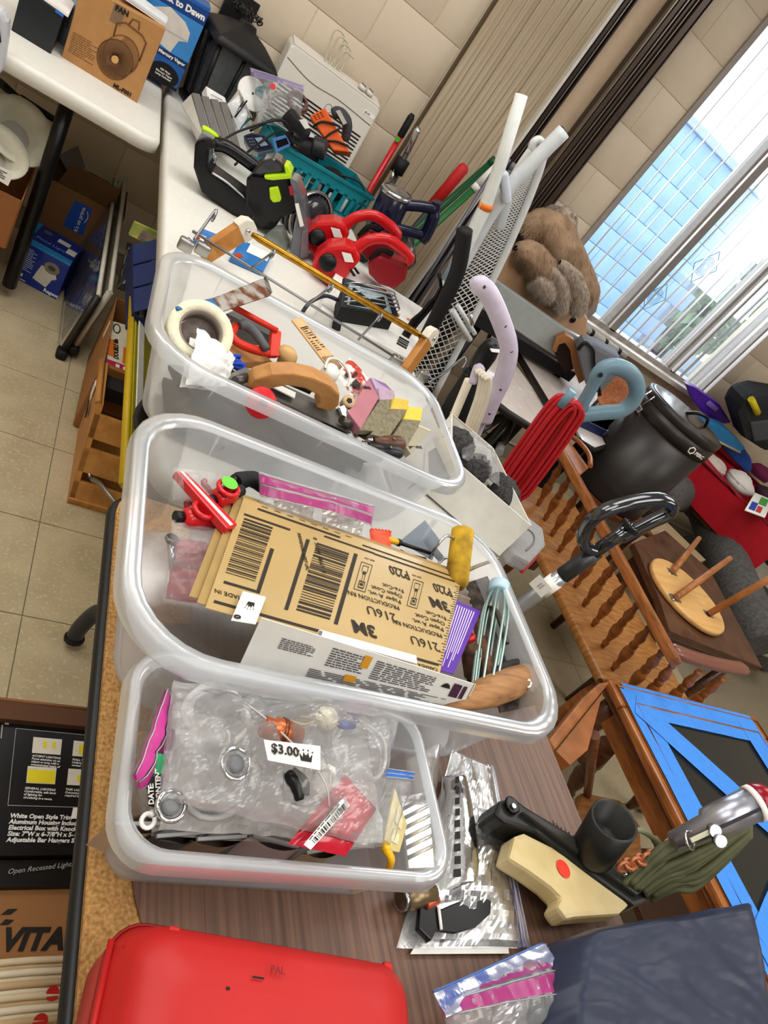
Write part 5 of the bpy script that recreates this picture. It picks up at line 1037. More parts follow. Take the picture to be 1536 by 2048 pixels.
# floodlight with guard, and the printed box below it
t = T('work_light', 'black square work light with wire guard on the white table', 'work light', (0.891, 1.840, 0.740)); 
q = Quad((0.695, 1.696, 0.830), (0.715, 1.720, 0.860), (0.885, 1.756, 0.860), (0.879, 1.719, 0.830))
fq = Quad((0.717, 1.641, 0.815), (0.711, 1.702, 0.860), (0.872, 1.773, 0.860), (0.934, 1.781, 0.815))
W(t, 'housing', ex([fq.pt(0, 0), fq.pt(0, 1), fq.pt(1, 1), fq.pt(1, 0)], V((.01, -.01, -.07))), BLKM, bev=.004)
mb = MB(); [fq.slab(.008, *r, mb=mb) for r in ((-.04, -.04, .06, 1.04), (.94, -.04, 1.04, 1.04), (.06, -.04, .94, .06), (.06, .94, .94, 1.04))]; mb.v = [v+fq.n*.006 for v in mb.v]; W(t, 'bezel', mb, mat('24282E', .35)); W(t, 'lens', fq.slab(-.002, .06, .06, .94, .94), mat('A8C0C8', .12, s=60, bump=.25, coat=1))
for i in range(5):
    v = .15+.175*i; W(t, 'guard_wire', MB().tube(smooth([fq.pt(v, .0, .002), fq.pt(v, .15, .035), fq.pt(v, .8, .045), fq.pt(v, 1.0, .004)], 5), .0018, 6), STEEL)
W(t, 'guard_bar', MB().tube([fq.pt(.1, .85, .043), fq.pt(.9, .85, .043)], .0018, 6), STEEL); W(t, 'power_cord', MB().tube(smooth([(0.716, 1.681, 0.810), (0.684, 1.690, 0.800), (0.654, 1.676, 0.770), (0.637, 1.641, 0.750)], 6), .0055, 8), mat('1C2434', .4)); W(t, 'stand', MB().tube([fq.pt(.2, .2, -.08), V((0.789, 1.695, 0.740))], .006, 6), BLK)
W(t, 'warning_mark', MB().add([fq.pt(.85, -.02, -.02)+V((0, -.012, -.02)), fq.pt(.9, -.02, -.02)+V((0, -.012, -.02)), fq.pt(.875, -.02, -.02)+V((0, -.012, -.008))], [(0, 1, 2)]), mat('D8B880', .5))
t = T('printed_carton', 'white carton printed with red and orange pictures under the work light', 'carton', (1.012, 2.011, 0.740)); q = Quad((0.677, 1.649, 0.775), (0.831, 2.105, 0.790), (1.214, 2.119, 0.775), (0.990, 1.658, 0.765)); W(t, 'lid', q.slab(.03), WHT, bev=.001)
W(t, 'printed_picture', q.bars([(.62, .55, .68, .64), (.75, .45, .82, .52), (.86, .42, .9, .5)], .0008), mat('C83040', .5)); W(t, 'orange_print', q.bars([(.55, .66, .62, .72), (.6, .80, .64, .86)], .0008), mat('D88C48', .5)); W(t, 'black_lettering_blocks', q.bars([(.12, .80, .15, .92), (.16, .80, .19, .92), (.20, .80, .22, .92), (.23, .80, .26, .92)], .0008), INK)
# ================================================================ long things standing between table and window
def toward(a, b, z=0.01):
    """continue the line a->b down to height z"""
    a, b = V(a), V(b); d = b-a
    return a+d*((z-a.z)/d.z) if abs(d.z) > 1e-3 else b
def rod(name, lab, cat, top, low, r, m, grip=None, gl=.15, gr=1.5, tip=None, zf=.012, group=None):
    top, low = V(top), V(low); ft = toward(top, low, zf); t = T(name, lab, cat, ft, group)
    d = (ft-top).normalized()
    W(t, 'shaft', MB().tube([top+d*(gl*.8 if grip else 0), ft], r, 10), m)
    if grip: W(t, 'grip', MB().tube([top, top+d*.015, top+d*gl, top+d*(gl+.005)], [r*gr*.6, r*gr, r*gr, r*1.05], 12), grip)
    if tip: W(t, 'ferrule', MB().tube([top, top+d*.03], r*1.15, 10), tip)
    return t
t = rod('lopper', 'red handled pole with black grip and green dot standing against the block wall', 'pole', (1.109, 3.000, 1.169), (1.123, 3.000, 0.870), .013, RED, BLKM, .09, 1.15); W(t, 'green_dot', MB().lathe([(.010, 0), (.010, .001)], 14, frame_z((1.105, 2.985, 1.061), (-.3, -1, .1))), mat('28B030', .5))
t = rod('trekking_pole', 'chrome and black telescopic pole beside the red pole', 'pole', (1.140, 2.950, 1.149), (1.178, 2.950, 0.876), .012, mat('3A3634', .4), CHROME, .10, 1.2); W(t, 'clamp', MB().tube([(1.159, 2.950, 1.020), (1.162, 2.950, 0.960)], .030, 10), BLKM); W(t, 'chrome_band', MB().tube([(1.146, 2.935, 0.968), (1.158, 2.935, 0.901)], .008, 8), CHROME)
t = rod('garden_shears', 'dark shafted garden tool with thick red rubber grip', 'garden tool', (1.355, 2.850, 1.151), (1.336, 2.850, 0.974), .012, mat('2A2C34', .4), mat('C02020', .5), .20, 2.0); W(t, 'collar', MB().tube([(1.335, 2.850, 1.002), (1.335, 2.850, 0.968)], .02, 10), BLKM)
rod('plant_stake', 'dark green stake, upper of the two green rods', 'stake', (1.398, 2.750, 1.242), (1.329, 2.750, 0.999), .015, mat('0F4A28', .35), None, tip=mat('134A2A', .4)); t = rod('plant_stake', 'green stake with a white end, lower of the two green rods', 'stake', (1.376, 2.700, 1.139), (1.327, 2.700, 0.947), .014, mat('14602F', .35), None, tip=WHT); W(t, 'white_sleeve', MB().tube([(1.395, 2.700, 1.221), (1.375, 2.700, 1.136)], .017, 10), WHT)
for i in range(4):
    o = V((.022*i, -.012*i, 0)); a, b = V((1.311, 2.550, 1.283))+o, V((1.358, 2.550, 0.692))+o; f_ = toward(a, b); t = T('curtain_rail', ('first', 'second', 'third', 'fourth')[i]+' grey flat rail from the left in the leaning bundle', 'rail', f_)
    W(t, 'rail', MB().tube([a, f_], .008, 4), mat(('5A5C66', '4A4C56', '6C6E78', '50525A')[i], .35, .4)); W(t, 'end_piece', MB().tube([a, a+(f_-a)*.02], .010, 4), GRYD)
# ironing board: mesh top, white tube legs
t = T('ironing_board', 'white metal ironing board with mesh top leaning folded beside the white table', 'ironing board', (1.36, 2.0, .01))
lft = [V(p) for p in [(1.091, 2.000, 1.361), (1.094, 2.000, 1.299), (1.116, 2.000, 1.162), (1.146, 2.000, 0.930), (1.181, 2.000, 0.592)]]; rgt = [V(p) for p in [(1.124, 2.000, 1.387), (1.156, 2.000, 1.329), (1.204, 2.000, 1.196), (1.259, 2.000, 1.005), (1.368, 2.000, 0.554)]]
nose = [V(p) for p in [(1.091, 2.000, 1.361), (1.084, 2.000, 1.380), (1.095, 2.000, 1.394), (1.124, 2.000, 1.387)]]
lf, rf = smooth(lft, 6), smooth(rgt, 6); IB = mat('D9DCDC', .4)
lo_l, lo_r = toward(lft[-2], lft[-1], .05), toward(rgt[-2], rgt[-1], .05)
W(t, 'rim', MB().tube(list(reversed(lf))[:]+smooth(nose, 4)+rf, .012, 6), IB); W(t, 'rim_foot', MB().tube([lf[-1], lo_l, lo_r, rf[-1]], .012, 6), IB)
def ib(u, v):
    i = v*(len(lf)-1); k = min(int(i), len(lf)-2); f_ = i-k; return (lf[k].lerp(lf[k+1], f_)).lerp(rf[k].lerp(rf[k+1], f_), u)
mb = MB(); n = 74
for s in (0, 1):
    for k in range(n):
        v0 = k/n; pts = []
        for j in range(4):
            u = j/3; v = v0+.075*(u if s else 1-u)
            if v <= 1: pts.append(ib(u, v)+V((0, .004, 0)))
        if len(pts) > 1: mb.tube(pts, .0019, 4)
W(t, 'mesh', mb, IB, kind='stuff')
W(t, 'tube_leg', MB().tube(smooth([(1.100, 1.930, 1.448), (1.082, 1.930, 1.350), (1.066, 1.930, 1.238), (1.083, 1.930, 1.071), (1.133, 1.930, 0.796)], 4)+[toward((1.083, 1.930, 1.071), (1.133, 1.930, 0.796), .03)], .021, 12), mat('CFD4D8', .35)); W(t, 'tube_leg', MB().tube([(0.920, 1.900, 1.445), (0.987, 1.900, 1.287), (1.026, 1.900, 1.178), (1.076, 1.900, 0.957), (1.123, 1.900, 0.728), toward((1.076, 1.900, 0.957), (1.123, 1.900, 0.728), .03)], [.017, .018, .020, .020, .018, .018], 10), mat('E0E4E0', .35))
W(t, 'orange_band', MB().tube([(1.023, 1.900, 1.191), (1.028, 1.900, 1.174)], .0212, 12), mat('E87820', .5)); W(t, 'tube_mouth', MB().tube([(1.101, 1.930, 1.450), (1.099, 1.930, 1.443)], .0165, 12), mat('2A2C30', .6))
W(t, 'stretcher', MB().tube([(1.196, 1.980, 0.861), (1.324, 1.980, 0.804)], .010, 8), IB); W(t, 'stretcher', MB().tube([(1.199, 1.980, 0.883), (1.324, 1.980, 0.830)], .008, 8), IB); W(t, 'plastic_clip', MB().rbox((0, 0, 0), (.09, .03, .025), .008, frame((1.040, 1.900, 1.251), (.6, 0, -.5))), mat('C8D0DC', .35)); W(t, 'catch', MB().rbox((0, 0, 0), (.03, .02, .09), .006, frame((1.122, 1.960, 1.184), (.6, 0, .3))), mat('C4CACC', .35))
W(t, 'inner_bow', MB().tube(smooth([(1.166, 2.050, 1.187), (1.126, 2.050, 1.291), (1.116, 2.050, 1.374), (1.135, 2.050, 1.392), (1.148, 2.050, 1.375)], 5), .009, 8), mat('5A6270', .35, .4)); W(t, 'hinge', MB().tube([(1.236, 1.950, 0.891), (1.272, 1.950, 0.860)], .007, 8), CHROME)
# black foam handle
t = T('floor_squeegee', 'long tool with thick black bent foam handle between table and ironing board', 'long handled tool', (1.3, 1.75, .01)); h = smooth([(0.932, 1.750, 1.128), (0.965, 1.750, 1.076), (0.995, 1.750, 1.019), (1.017, 1.750, 0.937), (1.045, 1.750, 0.806)], 6)
W(t, 'foam_grip', MB().tube(h, [.012]+[.0225]*(len(h)-1), 14), BLKM); W(t, 'shaft', MB().tube([h[-1], toward(h[-6], h[-1])], .012, 8), BLK); W(t, 'hang_tab', MB().tube([(0.999, 1.780, 0.954), (0.965, 1.780, 0.986)], .006, 6), BLK); W(t, 'rag_strip', MB().add([V(p) for p in [(0.989, 1.790, 0.977), (0.970, 1.790, 1.058), (1.006, 1.790, 1.004), (1.006, 1.790, 0.969)]], [(0, 1, 2, 3)]), mat('A8BCCC', .6))
for i in range(3): W(t, 'cord', MB().tube(smooth([(1.010, 1.800, 0.954), (1.016, 1.800, 0.889), (0.999, 1.800, 0.824)], 5)+[V((1.015, 1.800, 0.738))+V((.02*i, 0, -.1))], .006, 6), BLK) if i == 0 else W(t, 'cord', MB().tube([V(p)+V((.012*i, .0, -.01*i)) for p in smooth([(1.010, 1.800, 0.954), (0.999, 1.800, 0.898), (0.995, 1.800, 0.803), (1.008, 1.800, 0.734)], 5)], .006, 6), BLK)
# black umbrella
t = T('closed_umbrella', 'closed black umbrella with rounded handle standing behind the lavender handle', 'umbrella', (1.25, 1.5, .01)); a, b = V((1.068, 1.500, 0.968)), V((1.077, 1.500, 0.896)); d = (b-a).normalized()
W(t, 'handle_head', MB().tube([a-d*.012, a, a+d*.03, b, b+d*.01], [.016, .024, .029, .027, .020], 16), BLK); c = toward(a, b, .02); c2 = V((1.132, 1.500, 0.709))
W(t, 'folded_cloth', MB().tube([b, b.lerp(c2, .15), b.lerp(c2, .6), c2, toward(b, c2, .05)], [.018, .030, .042, .045, .012], 14), mat('141416', .7)); W(t, 'strap', MB().tube(arc((0, 0, 0), .030, 0, 345, 14, frame_z(b.lerp(c2, .12), c2-b)), .004, 6), BLK); W(t, 'price_tab', MB().rbox((0, 0, 0), (.03, .016, .004), .002, frame(a+V((0, -.028, .0)), (1, 0, .4))), mat('DAD8D8', .5))
# lavender handled steamer/sweeper
t = T('lavender_handle', 'long lavender plastic tool handle with dark rivets and cream cords', 'sweeper', (1.2, 1.38, .01)); LV = mat('CEC4D8', .35); h = smooth([(0.825, 1.380, 1.104), (0.879, 1.380, 1.100), (0.968, 1.380, 1.056), (1.030, 1.380, 1.013), (1.069, 1.380, 0.953), (1.094, 1.380, 0.880), (1.117, 1.380, 0.820)], 6)
W(t, 'grip', MB().tube(h, [.006, .012, .016]+[.021]*(len(h)-3), 12, flat=1.1), LV)
for i in (4, 12, 18, 27, 33): W(t, 'rivet', MB().lathe([(.0045, 0), (.0035, .0015)], 10, frame_z(h[min(i, len(h)-1)]+V((-.006, -.019, .006)), (-.3, -1, .3))), mat('3A3238', .5))
ft = toward(h[-8], h[-1]); W(t, 'pole', MB().tube([h[-1], ft], .009, 8), mat('B8A8B8', .35)); f2 = smooth([(0.994, 1.360, 0.904), (0.977, 1.360, 0.943), (0.992, 1.360, 0.940)], 4); W(t, 'cord_hook', MB().tube(f2, .011, 8), LV)
for i in range(4): W(t, 'cream_cord', MB().tube(smooth([V(p)+V((.008*i, -.004*i, 0)) for p in [(0.973, 1.350, 0.933), (0.987, 1.350, 0.940), (1.024, 1.350, 0.885), (1.062, 1.350, 0.800), (1.099, 1.350, 0.726)]], 5), .007, 8), mat('E4DCC8', .45))
W(t, 'cream_pole', MB().tube([(1.010, 1.400, 0.890), toward((1.010, 1.400, 0.890), (1.057, 1.400, 0.756), .02)], .012, 8), mat('DCD2BC', .45))
# red cord on blue grey winder
t = T('cord_winder', 'blue grey plastic handle frame holding a hank of red cord', 'cord winder', (1.2, 1.2, .01)); BG = mat('6E8C9C', .4)
cen = 1.2; o_ = [V(p) for p in [(1.167, 1.200, 0.997), (1.148, 1.200, 1.056), (1.131, 1.200, 1.120), (1.121, 1.200, 1.144), (1.148, 1.200, 1.167), (1.203, 1.200, 1.172), (1.254, 1.200, 1.158), (1.290, 1.200, 1.121), (1.299, 1.200, 1.085), (1.287, 1.200, 1.067), (1.191, 1.200, 1.009)]]
loop = smooth([V(p) for p in [(1.170, 1.200, 1.012), (1.152, 1.200, 1.074), (1.132, 1.200, 1.135), (1.168, 1.200, 1.158), (1.224, 1.200, 1.156), (1.271, 1.200, 1.124), (1.272, 1.200, 1.079), (1.225, 1.200, 1.046), (1.174, 1.200, 1.011)]], 5)
W(t, 'handle_ring', MB().tube(loop, [.014]*8+[.017]*(len(loop)-8), 10, flat=1.15), BG); W(t, 'pivot_hole', MB().lathe([(.006, 0), (.005, .002)], 12, frame_z((1.121, 1.180, 1.126), (-.3, -1, .3))), BLK)
W(t, 'web_plate', ex([V(p) for p in [(1.159, 1.190, 0.998), (1.142, 1.190, 1.061), (1.150, 1.190, 1.081), (1.181, 1.190, 1.042), (1.191, 1.190, 1.011)]], (.004, .02, 0)), BG, bev=.003); W(t, 'hook_tab', MB().tube([(1.084, 1.170, 1.067), (1.087, 1.170, 1.022)], .010, 8), BG)
for i in range(9):
    o = V((.0048*i-.02, -.010*(i % 3), .004*(i % 2))); pts = smooth([V(p)+o for p in [(1.130, 1.190, 0.804), (1.110, 1.190, 0.908), (1.095, 1.190, 1.006), (1.106, 1.190, 1.040), (1.141, 1.190, 1.029), (1.157, 1.190, 0.981), (1.181, 1.190, 0.873), (1.198, 1.190, 0.781)]], 5)
    W(t, 'red_cord', MB().tube([pts[0]+V((-.12, 0, -.35))]+pts+[pts[-1]+V((-.12, 0, -.35))], .0058, 8), mat('B81C24', .4))
W(t, 'pole', MB().tube([(1.172, 1.200, 1.009), toward((1.172, 1.200, 1.009), (1.202, 1.200, 0.801), .02)], .012, 8), mat('80868A', .35, .4))
# chrome handled stick at the right of the bins
t = T('chrome_handle_stick', 'dark chrome looped handle on a grey stick with a white sticker, right of bins', 'walking stick', (1.0, .84, .01)); DC = mat('5C5E62', .1, .9, var=.04)
h = smooth([(1.126, 0.840, 0.902), (1.092, 0.840, 0.904), (1.059, 0.840, 0.934), (1.050, 0.840, 0.979), (1.082, 0.840, 1.025), (1.135, 0.840, 1.063), (1.179, 0.840, 1.068), (1.198, 0.840, 1.049), (1.180, 0.840, 1.012), (1.152, 0.840, 0.953)], 6); W(t, 'loop', MB().tube(h, .0155, 12, flat=.8), DC); a, b = V((1.148, 0.840, 0.991)), V((1.112, 0.840, 0.765)); W(t, 'inner_bar', MB().tube([a, a.lerp(b, .45)], .014, 12), DC); W(t, 'notch', MB().rbox((0, 0, 0), (.012, .03, .034), .003, frame(a.lerp(b, .03), b-a)), BLK)
W(t, 'dark_sleeve', MB().tube([a.lerp(b, .42), a.lerp(b, .78)], .018, 12), mat('3C3E42', .4, .4)); W(t, 'grey_shaft', MB().tube([a.lerp(b, .78), b, toward(a, b)], .0165, 12), mat('B4B8BE', .25, .6)); c = a.lerp(b, .93); W(t, 'sticker_sleeve', MB().tube([a.lerp(b, .86), a.lerp(b, 1.03)], .0185, 12), PAPER)
sq = Quad(*[V(p) for p in [(1.015, 0.800, 0.795), (1.017, 0.800, 0.825), (1.078, 0.800, 0.802), (1.075, 0.800, 0.771)]]); W(t, 'price_flag', sq.slab(.001), PAPER); W(t, 'fine_print', sq.bars([(.35, .35, .75, .42), (.35, .5, .8, .57)], .0012), GRY)
# white box of fluffy rolls, grey pouch
t = T('white_box', 'open white cardboard box holding grey fluffy refills beside the back bin', 'box', (.93, 1.08, TZ)); zb = .845
A, B_, C_, D_ = V((0.866, 1.066, 0.845)), V((1.040, 0.932, 0.845)), V((1.044, 1.196, 0.845)), V((0.942, 1.269, 0.845)); 
def dn(p, z=.742): return V((p.x, p.y, z))
for nm, (p, q_) in (('front_wall', (A, B_)), ('right_wall', (B_, C_)), ('back_wall', (C_, D_)), ('left_wall', (D_, A))):
    n = (q_-p).cross(V((0, 0, 1))).normalized()*.0025; W(t, nm, ex([p, q_, dn(q_), dn(p)], n), mat('E6E4DC', .6))
W(t, 'bottom', ex([dn(A), dn(B_), dn(C_), dn(D_)], (0, 0, .002)), mat('D8D4CA', .6)); fq = Quad(A.lerp(B_, .12), A.lerp(B_, .45), dn(A.lerp(B_, .45)), dn(A.lerp(B_, .12))); fq.n = (B_-A).cross(V((0, 0, -1))).normalized(); fq.n = fq.n if fq.n.y < 0 else -fq.n; W(t, 'printed_text', fq.bars(lines(.3, .3, .85, .42, 3, 3), .0008), GRYD); W(t, 'torn_flap', Quad(D_, C_.lerp(D_, .5), C_.lerp(D_, .5)+V((.02, .03, -.02)), D_+V((.02, .04, -.015))).slab(.002), mat('C8A070', .8))
FLF = mat('4E4B4A', .95, s=120, bump=.9, c2='2C2A2A')
for i, (a, b, lab) in enumerate((((0.935, 1.207, 0.825), (0.953, 1.152, 0.825), 'dark grey fluffy roll at the back of the white box'), ((0.960, 1.123, 0.822), (0.986, 1.092, 0.822), 'dark grey fluffy roll in the middle of the white box'), ((1.050, 1.113, 0.815), (1.055, 1.030, 0.815), 'dark grey fluffy roll at the front of the white box'))):
    a, b = V(a), V(b); t = T('duster_refill', lab, 'duster', a-V((0, 0, .04))); d = (b-a).normalized(); mb = MB(); x = d.orthogonal().normalized(); y = d.cross(x); Ln = (b-a).length+.03
    mb.grid(lambda u, v: (a-d*.015)+d*Ln*v+(x*math.cos(u*6.283)+y*math.sin(u*6.283))*((.034*max(.05, math.sin(math.pi*v))**.4)*(1+.18*nz((u*9, v*9, i*3)))), 28, 16, closeu=True); W(t, 'fluff', mb, FLF); W(t, 'core', MB().tube([a-d*.025, b+d*.03], .006, 8), mat('B0B0AC', .5))
bag('film_wrap', 'crinkled clear film with red print over the grey refills in the white box', ((0.927, 1.114, 0.830), (1.018, 1.057, 0.830), (1.033, 1.172, 0.845), (0.948, 1.229, 0.845)), .02, BAGF, None, seed=41, cr=.012, nu=24, nv=20)
t = T('grey_pouch', 'grey fabric pouch edged with red piping under the white box', 'pouch', (1.113, 0.977, 0.740)); pts = [V(p) for p in [(1.036, 0.970, 0.742), (1.171, 1.079, 0.742), (1.216, 1.054, 0.742), (1.187, 0.985, 0.742), (1.089, 0.898, 0.742), (1.045, 0.906, 0.742)]]; W(t, 'body', ex(pts, (0, 0, .035)), mat('9A9896', .9, s=90, bump=.2), bev=.008); W(t, 'red_piping', MB().tube(smooth([p+V((0, 0, .004)) for p in pts[1:5]], 5), .005, 8), mat('B82830', .5)); W(t, 'seam', MB().tube(smooth([p*.5+V((1.090, 0.967, 0.742))*.5+V((0, 0, .037)) for p in pts[1:5]], 5), .0015, 5), GRYD)
# ================================================================ left table and what lies under the tables
t = T('fan_carton', 'brown fan carton marked ML-F001 standing on the left white table', 'carton', (.05, 2.68, .739))
q = Quad((-0.059, 2.600, 0.733), (0.172, 2.600, 0.737), (0.167, 2.600, 0.970), (-0.069, 2.600, 0.944)); q.n = V((0, -1, 0))
W(t, 'box', ex(q.c, (0, .16, 0)), mat('AE7E4C', .75, s=40), bev=.002); PR = mat('6A4628', .7)
text(t, 'ML-F001', q.M(.66, .055, 0), .016, INK, world=True, bold=.0008); text(t, 'FAN', q.M(.40, .94, 0), .020, INK, world=True, bold=.001)
cx, cy = .58, .36
mb = MB()
for k in range(72):
    a = k*2*math.pi/72; p = [q.pt(cx+.205*r_*math.cos(a+.5*(1-r_)), cy+.235*r_*math.sin(a+.5*(1-r_)), .001) for r_ in (.22, .5, .98)]; mb.tube(p, .0011, 3)
W(t, 'printed_grille', mb, PR, kind='stuff'); W(t, 'printed_disc', q.poly([(cx+.19*math.cos(a), cy+.22*math.sin(a)) for a in [i*.2618 for i in range(24)]], .0006), mat('8A6440', .75))
W(t, 'printed_hub', q.poly([(cx+.045*math.cos(a), cy+.05*math.sin(a)) for a in [i*.5236 for i in range(12)]], .0018), mat('C89A60', .7))
mb = MB()
for r_, o in ((1, 0), (1.03, 0), (1.0, .09)): mb.tube([q.pt(cx+.21*r_*math.cos(a)+o*.6, cy+.24*r_*math.sin(a)+o, .001) for a in [i*.19635 for i in range(32)]], .0012, 3, True)
for k in range(26):
    a = -.9+k*.1; mb.tube([q.pt(cx+.21*math.cos(a), cy+.24*math.sin(a), .001), q.pt(cx+.21*math.cos(a)+.054, cy+.24*math.sin(a)+.09, .001)], .0008, 3)
W(t, 'printed_cage', mb, PR, kind='stuff')
W(t, 'printed_stand', MB().tube([q.pt(.48, .62, .001), q.pt(.47, .78, .001), q.pt(.56, .84, .001), q.pt(.78, .80, .001), q.pt(.85, .74, .001), q.pt(.85, .5, .001)], .0022, 4).tube([q.pt(.60, .84, .001), q.pt(.62, .92, .001), q.pt(.70, .93, .001), q.pt(.72, .84, .001)], .0018, 4), PR, kind='stuff')
W(t, 'printed_text', q.bars(lines(.05, .14, .36, .42, 10, 3, .35), .0008), PR); W(t, 'packing_tape', q.bars([(.38, .76, .52, 1.0)], .0005), film('D8C8B0', .25, .2, 0, 5, 1))
t = T('lamp_carton', 'blue Dusk to Dawn mercury vapor lamp carton beside the fan carton', 'carton', (.22, 3.0, .739)); q = Quad((0.103, 2.930, 0.757), (0.294, 2.930, 0.759), (0.290, 2.930, 1.051), (0.099, 2.930, 1.030)); q.n = V((0, -1, 0)); BL = mat('1F5CA8', .4)
W(t, 'box', ex(q.c, (0, .13, 0)), BL, bev=.002); W(t, 'light_band', q.bars([(0, .80, 1, .96)], .0005), mat('123C80', .4)); text(t, 'Dusk to Dawn', q.M(.97, .88, 0), .028, PAPER, world=True, al='RIGHT', bold=.0012)
W(t, 'pale_sky_panel', q.bars([(0, .36, 1, .80)], .0005), mat('3C88CC', .4)); W(t, 'lamp_picture', q.poly([(.24, .42), (.66, .36), (.72, .52), (.86, .56), (.84, .66), (.70, .74), (.40, .80), (.18, .72), (.12, .58), (.24, .54)], .0009), mat('D8CFC4', .6)); W(t, 'lamp_shade_line', q.bars([(.2, .55, .85, .57)], .0012), GRY)
W(t, 'dark_band', q.bars([(0, .28, 1, .36)], .0009), mat('103060', .4)); text(t, 'Mercury Vapor', q.M(.96, .32, 0), .015, PAPER, world=True, al='RIGHT', bold=.0006); W(t, 'fine_print', q.bars(lines(.12, .14, .42, .26, 4, 5), .0009), PAPER)
W(t, 'black_oval', q.poly([(.70+.27*math.cos(a), .11+.12*math.sin(a)) for a in [i*.2618 for i in range(24)]], .0009), BLK); text(t, '100 Watt\nMercury Vapor\nLamp Included', q.M(.70, .11, 0, .0016), .0095, PAPER, world=True, al='CENTER', bold=.0002); W(t, 'black_base', q.bars([(0, -.0, 1, .035)], .001), BLK)
t = T('white_tray', 'white plastic tray lying on top of the fan carton', 'lid', (0.076, 2.660, 0.956)); q = Quad((0.026, 2.640, 0.970), (0.166, 2.640, 0.971), (0.171, 2.740, 0.970), (0.034, 2.740, 0.976)); W(t, 'lid', q.slab(-.012), mat('DDE3EA', .4), bev=.003); W(t, 'edge', q.slab(.003), WHT)
def crate_like(name, lab, cat, qpts, vec, m, *extra):
    t = T(name, lab, cat, sum((V(p) for p in qpts), V())/len(qpts)); W(t, 'box', ex(qpts, vec), m, bev=.002); return t
q = Quad((-0.194, 2.560, 0.727), (-0.086, 2.560, 0.733), (-0.086, 2.560, 0.853), (-0.199, 2.560, 0.860)); q.n = V((0, -1, 0)); t = T('dark_case', 'black glossy electronics case at the left table corner', 'case', (-.2, 2.65, .739)); W(t, 'case', ex(q.c, (0, .2, 0)), mat('1E2226', .3), bev=.004); W(t, 'white_top', ex([q.pt(.0, 1.0), q.pt(1.1, 1.0), q.pt(1.1, 1.08), q.pt(0, 1.08)], (0, .2, 0)), WHT, bev=.002); W(t, 'blue_edge', q.bars([(.8, .94, 1.0, 1.0)], .001), mat('2A6CC0', .4))
q = Quad((-0.099, 2.720, 0.752), (-0.037, 2.720, 0.754), (-0.042, 2.720, 0.866), (-0.098, 2.720, 0.858)); q.n = V((0, -1, 0)); t = T('printed_tin', 'grey blue printed tin partly hidden behind the fan carton', 'tin', (-.02, 2.78, .739)); W(t, 'tin', MB().lathe([(.045, 0), (.047, .004), (.047, .15), (.045, .155)], 20, MX.Translation((-.045, 2.76, .739))), mat('8C96A4', .4)); W(t, 'picture_patch', Quad((-.075, 2.725, .79), (-.035, 2.712, .79), (-.035, 2.712, .85), (-.075, 2.725, .85)).slab(-.002), mat('4A3C34', .5)); W(t, 'lid', MB().lathe([(.048, .15), (.048, .165), (.01, .166)], 20, MX.Translation((-.045, 2.76, .739))), mat('2C6CC4', .4))
t = T('blue_carton', 'blue carton standing behind the printed tin on the left table', 'carton', (0, 2.95, .739)); W(t, 'box', MB().box((.0, 2.95, .88), (.2, .12, .245)), BL, bev=.002); W(t, 'white_stripe', MB().box((.0, 2.889, .86), (.2, .002, .05)), PAPER)
t = T('grey_printer', 'light grey rounded appliance at the left frame edge on the table', 'appliance', (-.19, 2.33, .6)); q = [V(p) for p in [(-0.270, 2.280, 0.821), (-0.202, 2.280, 0.842), (-0.184, 2.280, 0.823), (-0.175, 2.280, 0.784), (-0.165, 2.280, 0.697), (-0.232, 2.280, 0.668)]]; W(t, 'shell', ex(q, (0, .06, 0)), mat('C4C8D0', .35), bev=.012); W(t, 'dark_slot', ex([V(p) for p in [(-0.236, 2.277, 0.777), (-0.195, 2.277, 0.797), (-0.185, 2.277, 0.772), (-0.226, 2.277, 0.738)]], (0, .002, 0)), BLK)
# ceiling light trims and cardboard under the left table
for i, (c, n, r_, lab) in enumerate((((-0.095, 2.500, 0.508), (.25, -.62, .74), .105, 'round white recessed light trim leaning under the left table'), ((-0.129, 2.400, 0.460), (.2, -.5, .85), .09, 'second white light trim cut by the left frame edge'))):
    t = T('light_trim', lab, 'light trim', V(c)-V((0, 0, .05))); M = frame_z(c, n); W(t, 'flange', MB().lathe([(r_*.72, -.01), (r_*.98, 0), (r_, .003), (r_*.97, .006), (r_*.74, .002), (r_*.5, -.03), (r_*.42, -.045)], 36, M, cap=False), mat('D8D4C0', .4)); W(t, 'lens', MB().lathe([(r_*.43, -.044), (.001, -.042)], 28, M, cap=False), mat('A8A49C', .5)); W(t, 'housing', MB().lathe([(r_*.74, -.012), (r_*.6, -.08), (r_*.58, -.10)], 24, M, cap=False), mat('3A3836', .5))
t = T('trim_price_card', 'white price card with rows of print on the cardboard box at left', 'card', (-0.086, 2.320, 0.435)); sq = Quad(*[V(p) for p in [(-0.120, 2.315, 0.452), (-0.069, 2.315, 0.454), (-0.073, 2.315, 0.409), (-0.120, 2.315, 0.414)]]); sq.n = V((0, -1, 0)); W(t, 'card', sq.slab(.001), PAPER); W(t, 'fine_print', sq.bars(lines(.2, .2, .7, .8, 4, 3), .0012), INK)
def cardbox(lab, A, B, C, D, h, m=CARD, flaps=1):
    """open cardboard box, rim corners A-B-C-D, walls going down h"""
    t = T('cardboard_box', lab, 'box', (V(A)+V(B)+V(C)+V(D))/4-V((0, 0, h))); P4 = [V(A), V(B), V(C), V(D)]
    for i in range(4):
        p, q_ = P4[i], P4[(i+1) % 4]; n = (q_-p).cross(V((0, 0, 1))).normalized()*.004; W(t, 'side', ex([p, q_, q_-V((0, 0, h)), p-V((0, 0, h))], n), m)
    W(t, 'bottom', ex([p-V((0, 0, h-.003)) for p in P4], (0, 0, .003)), m)
    return t, P4
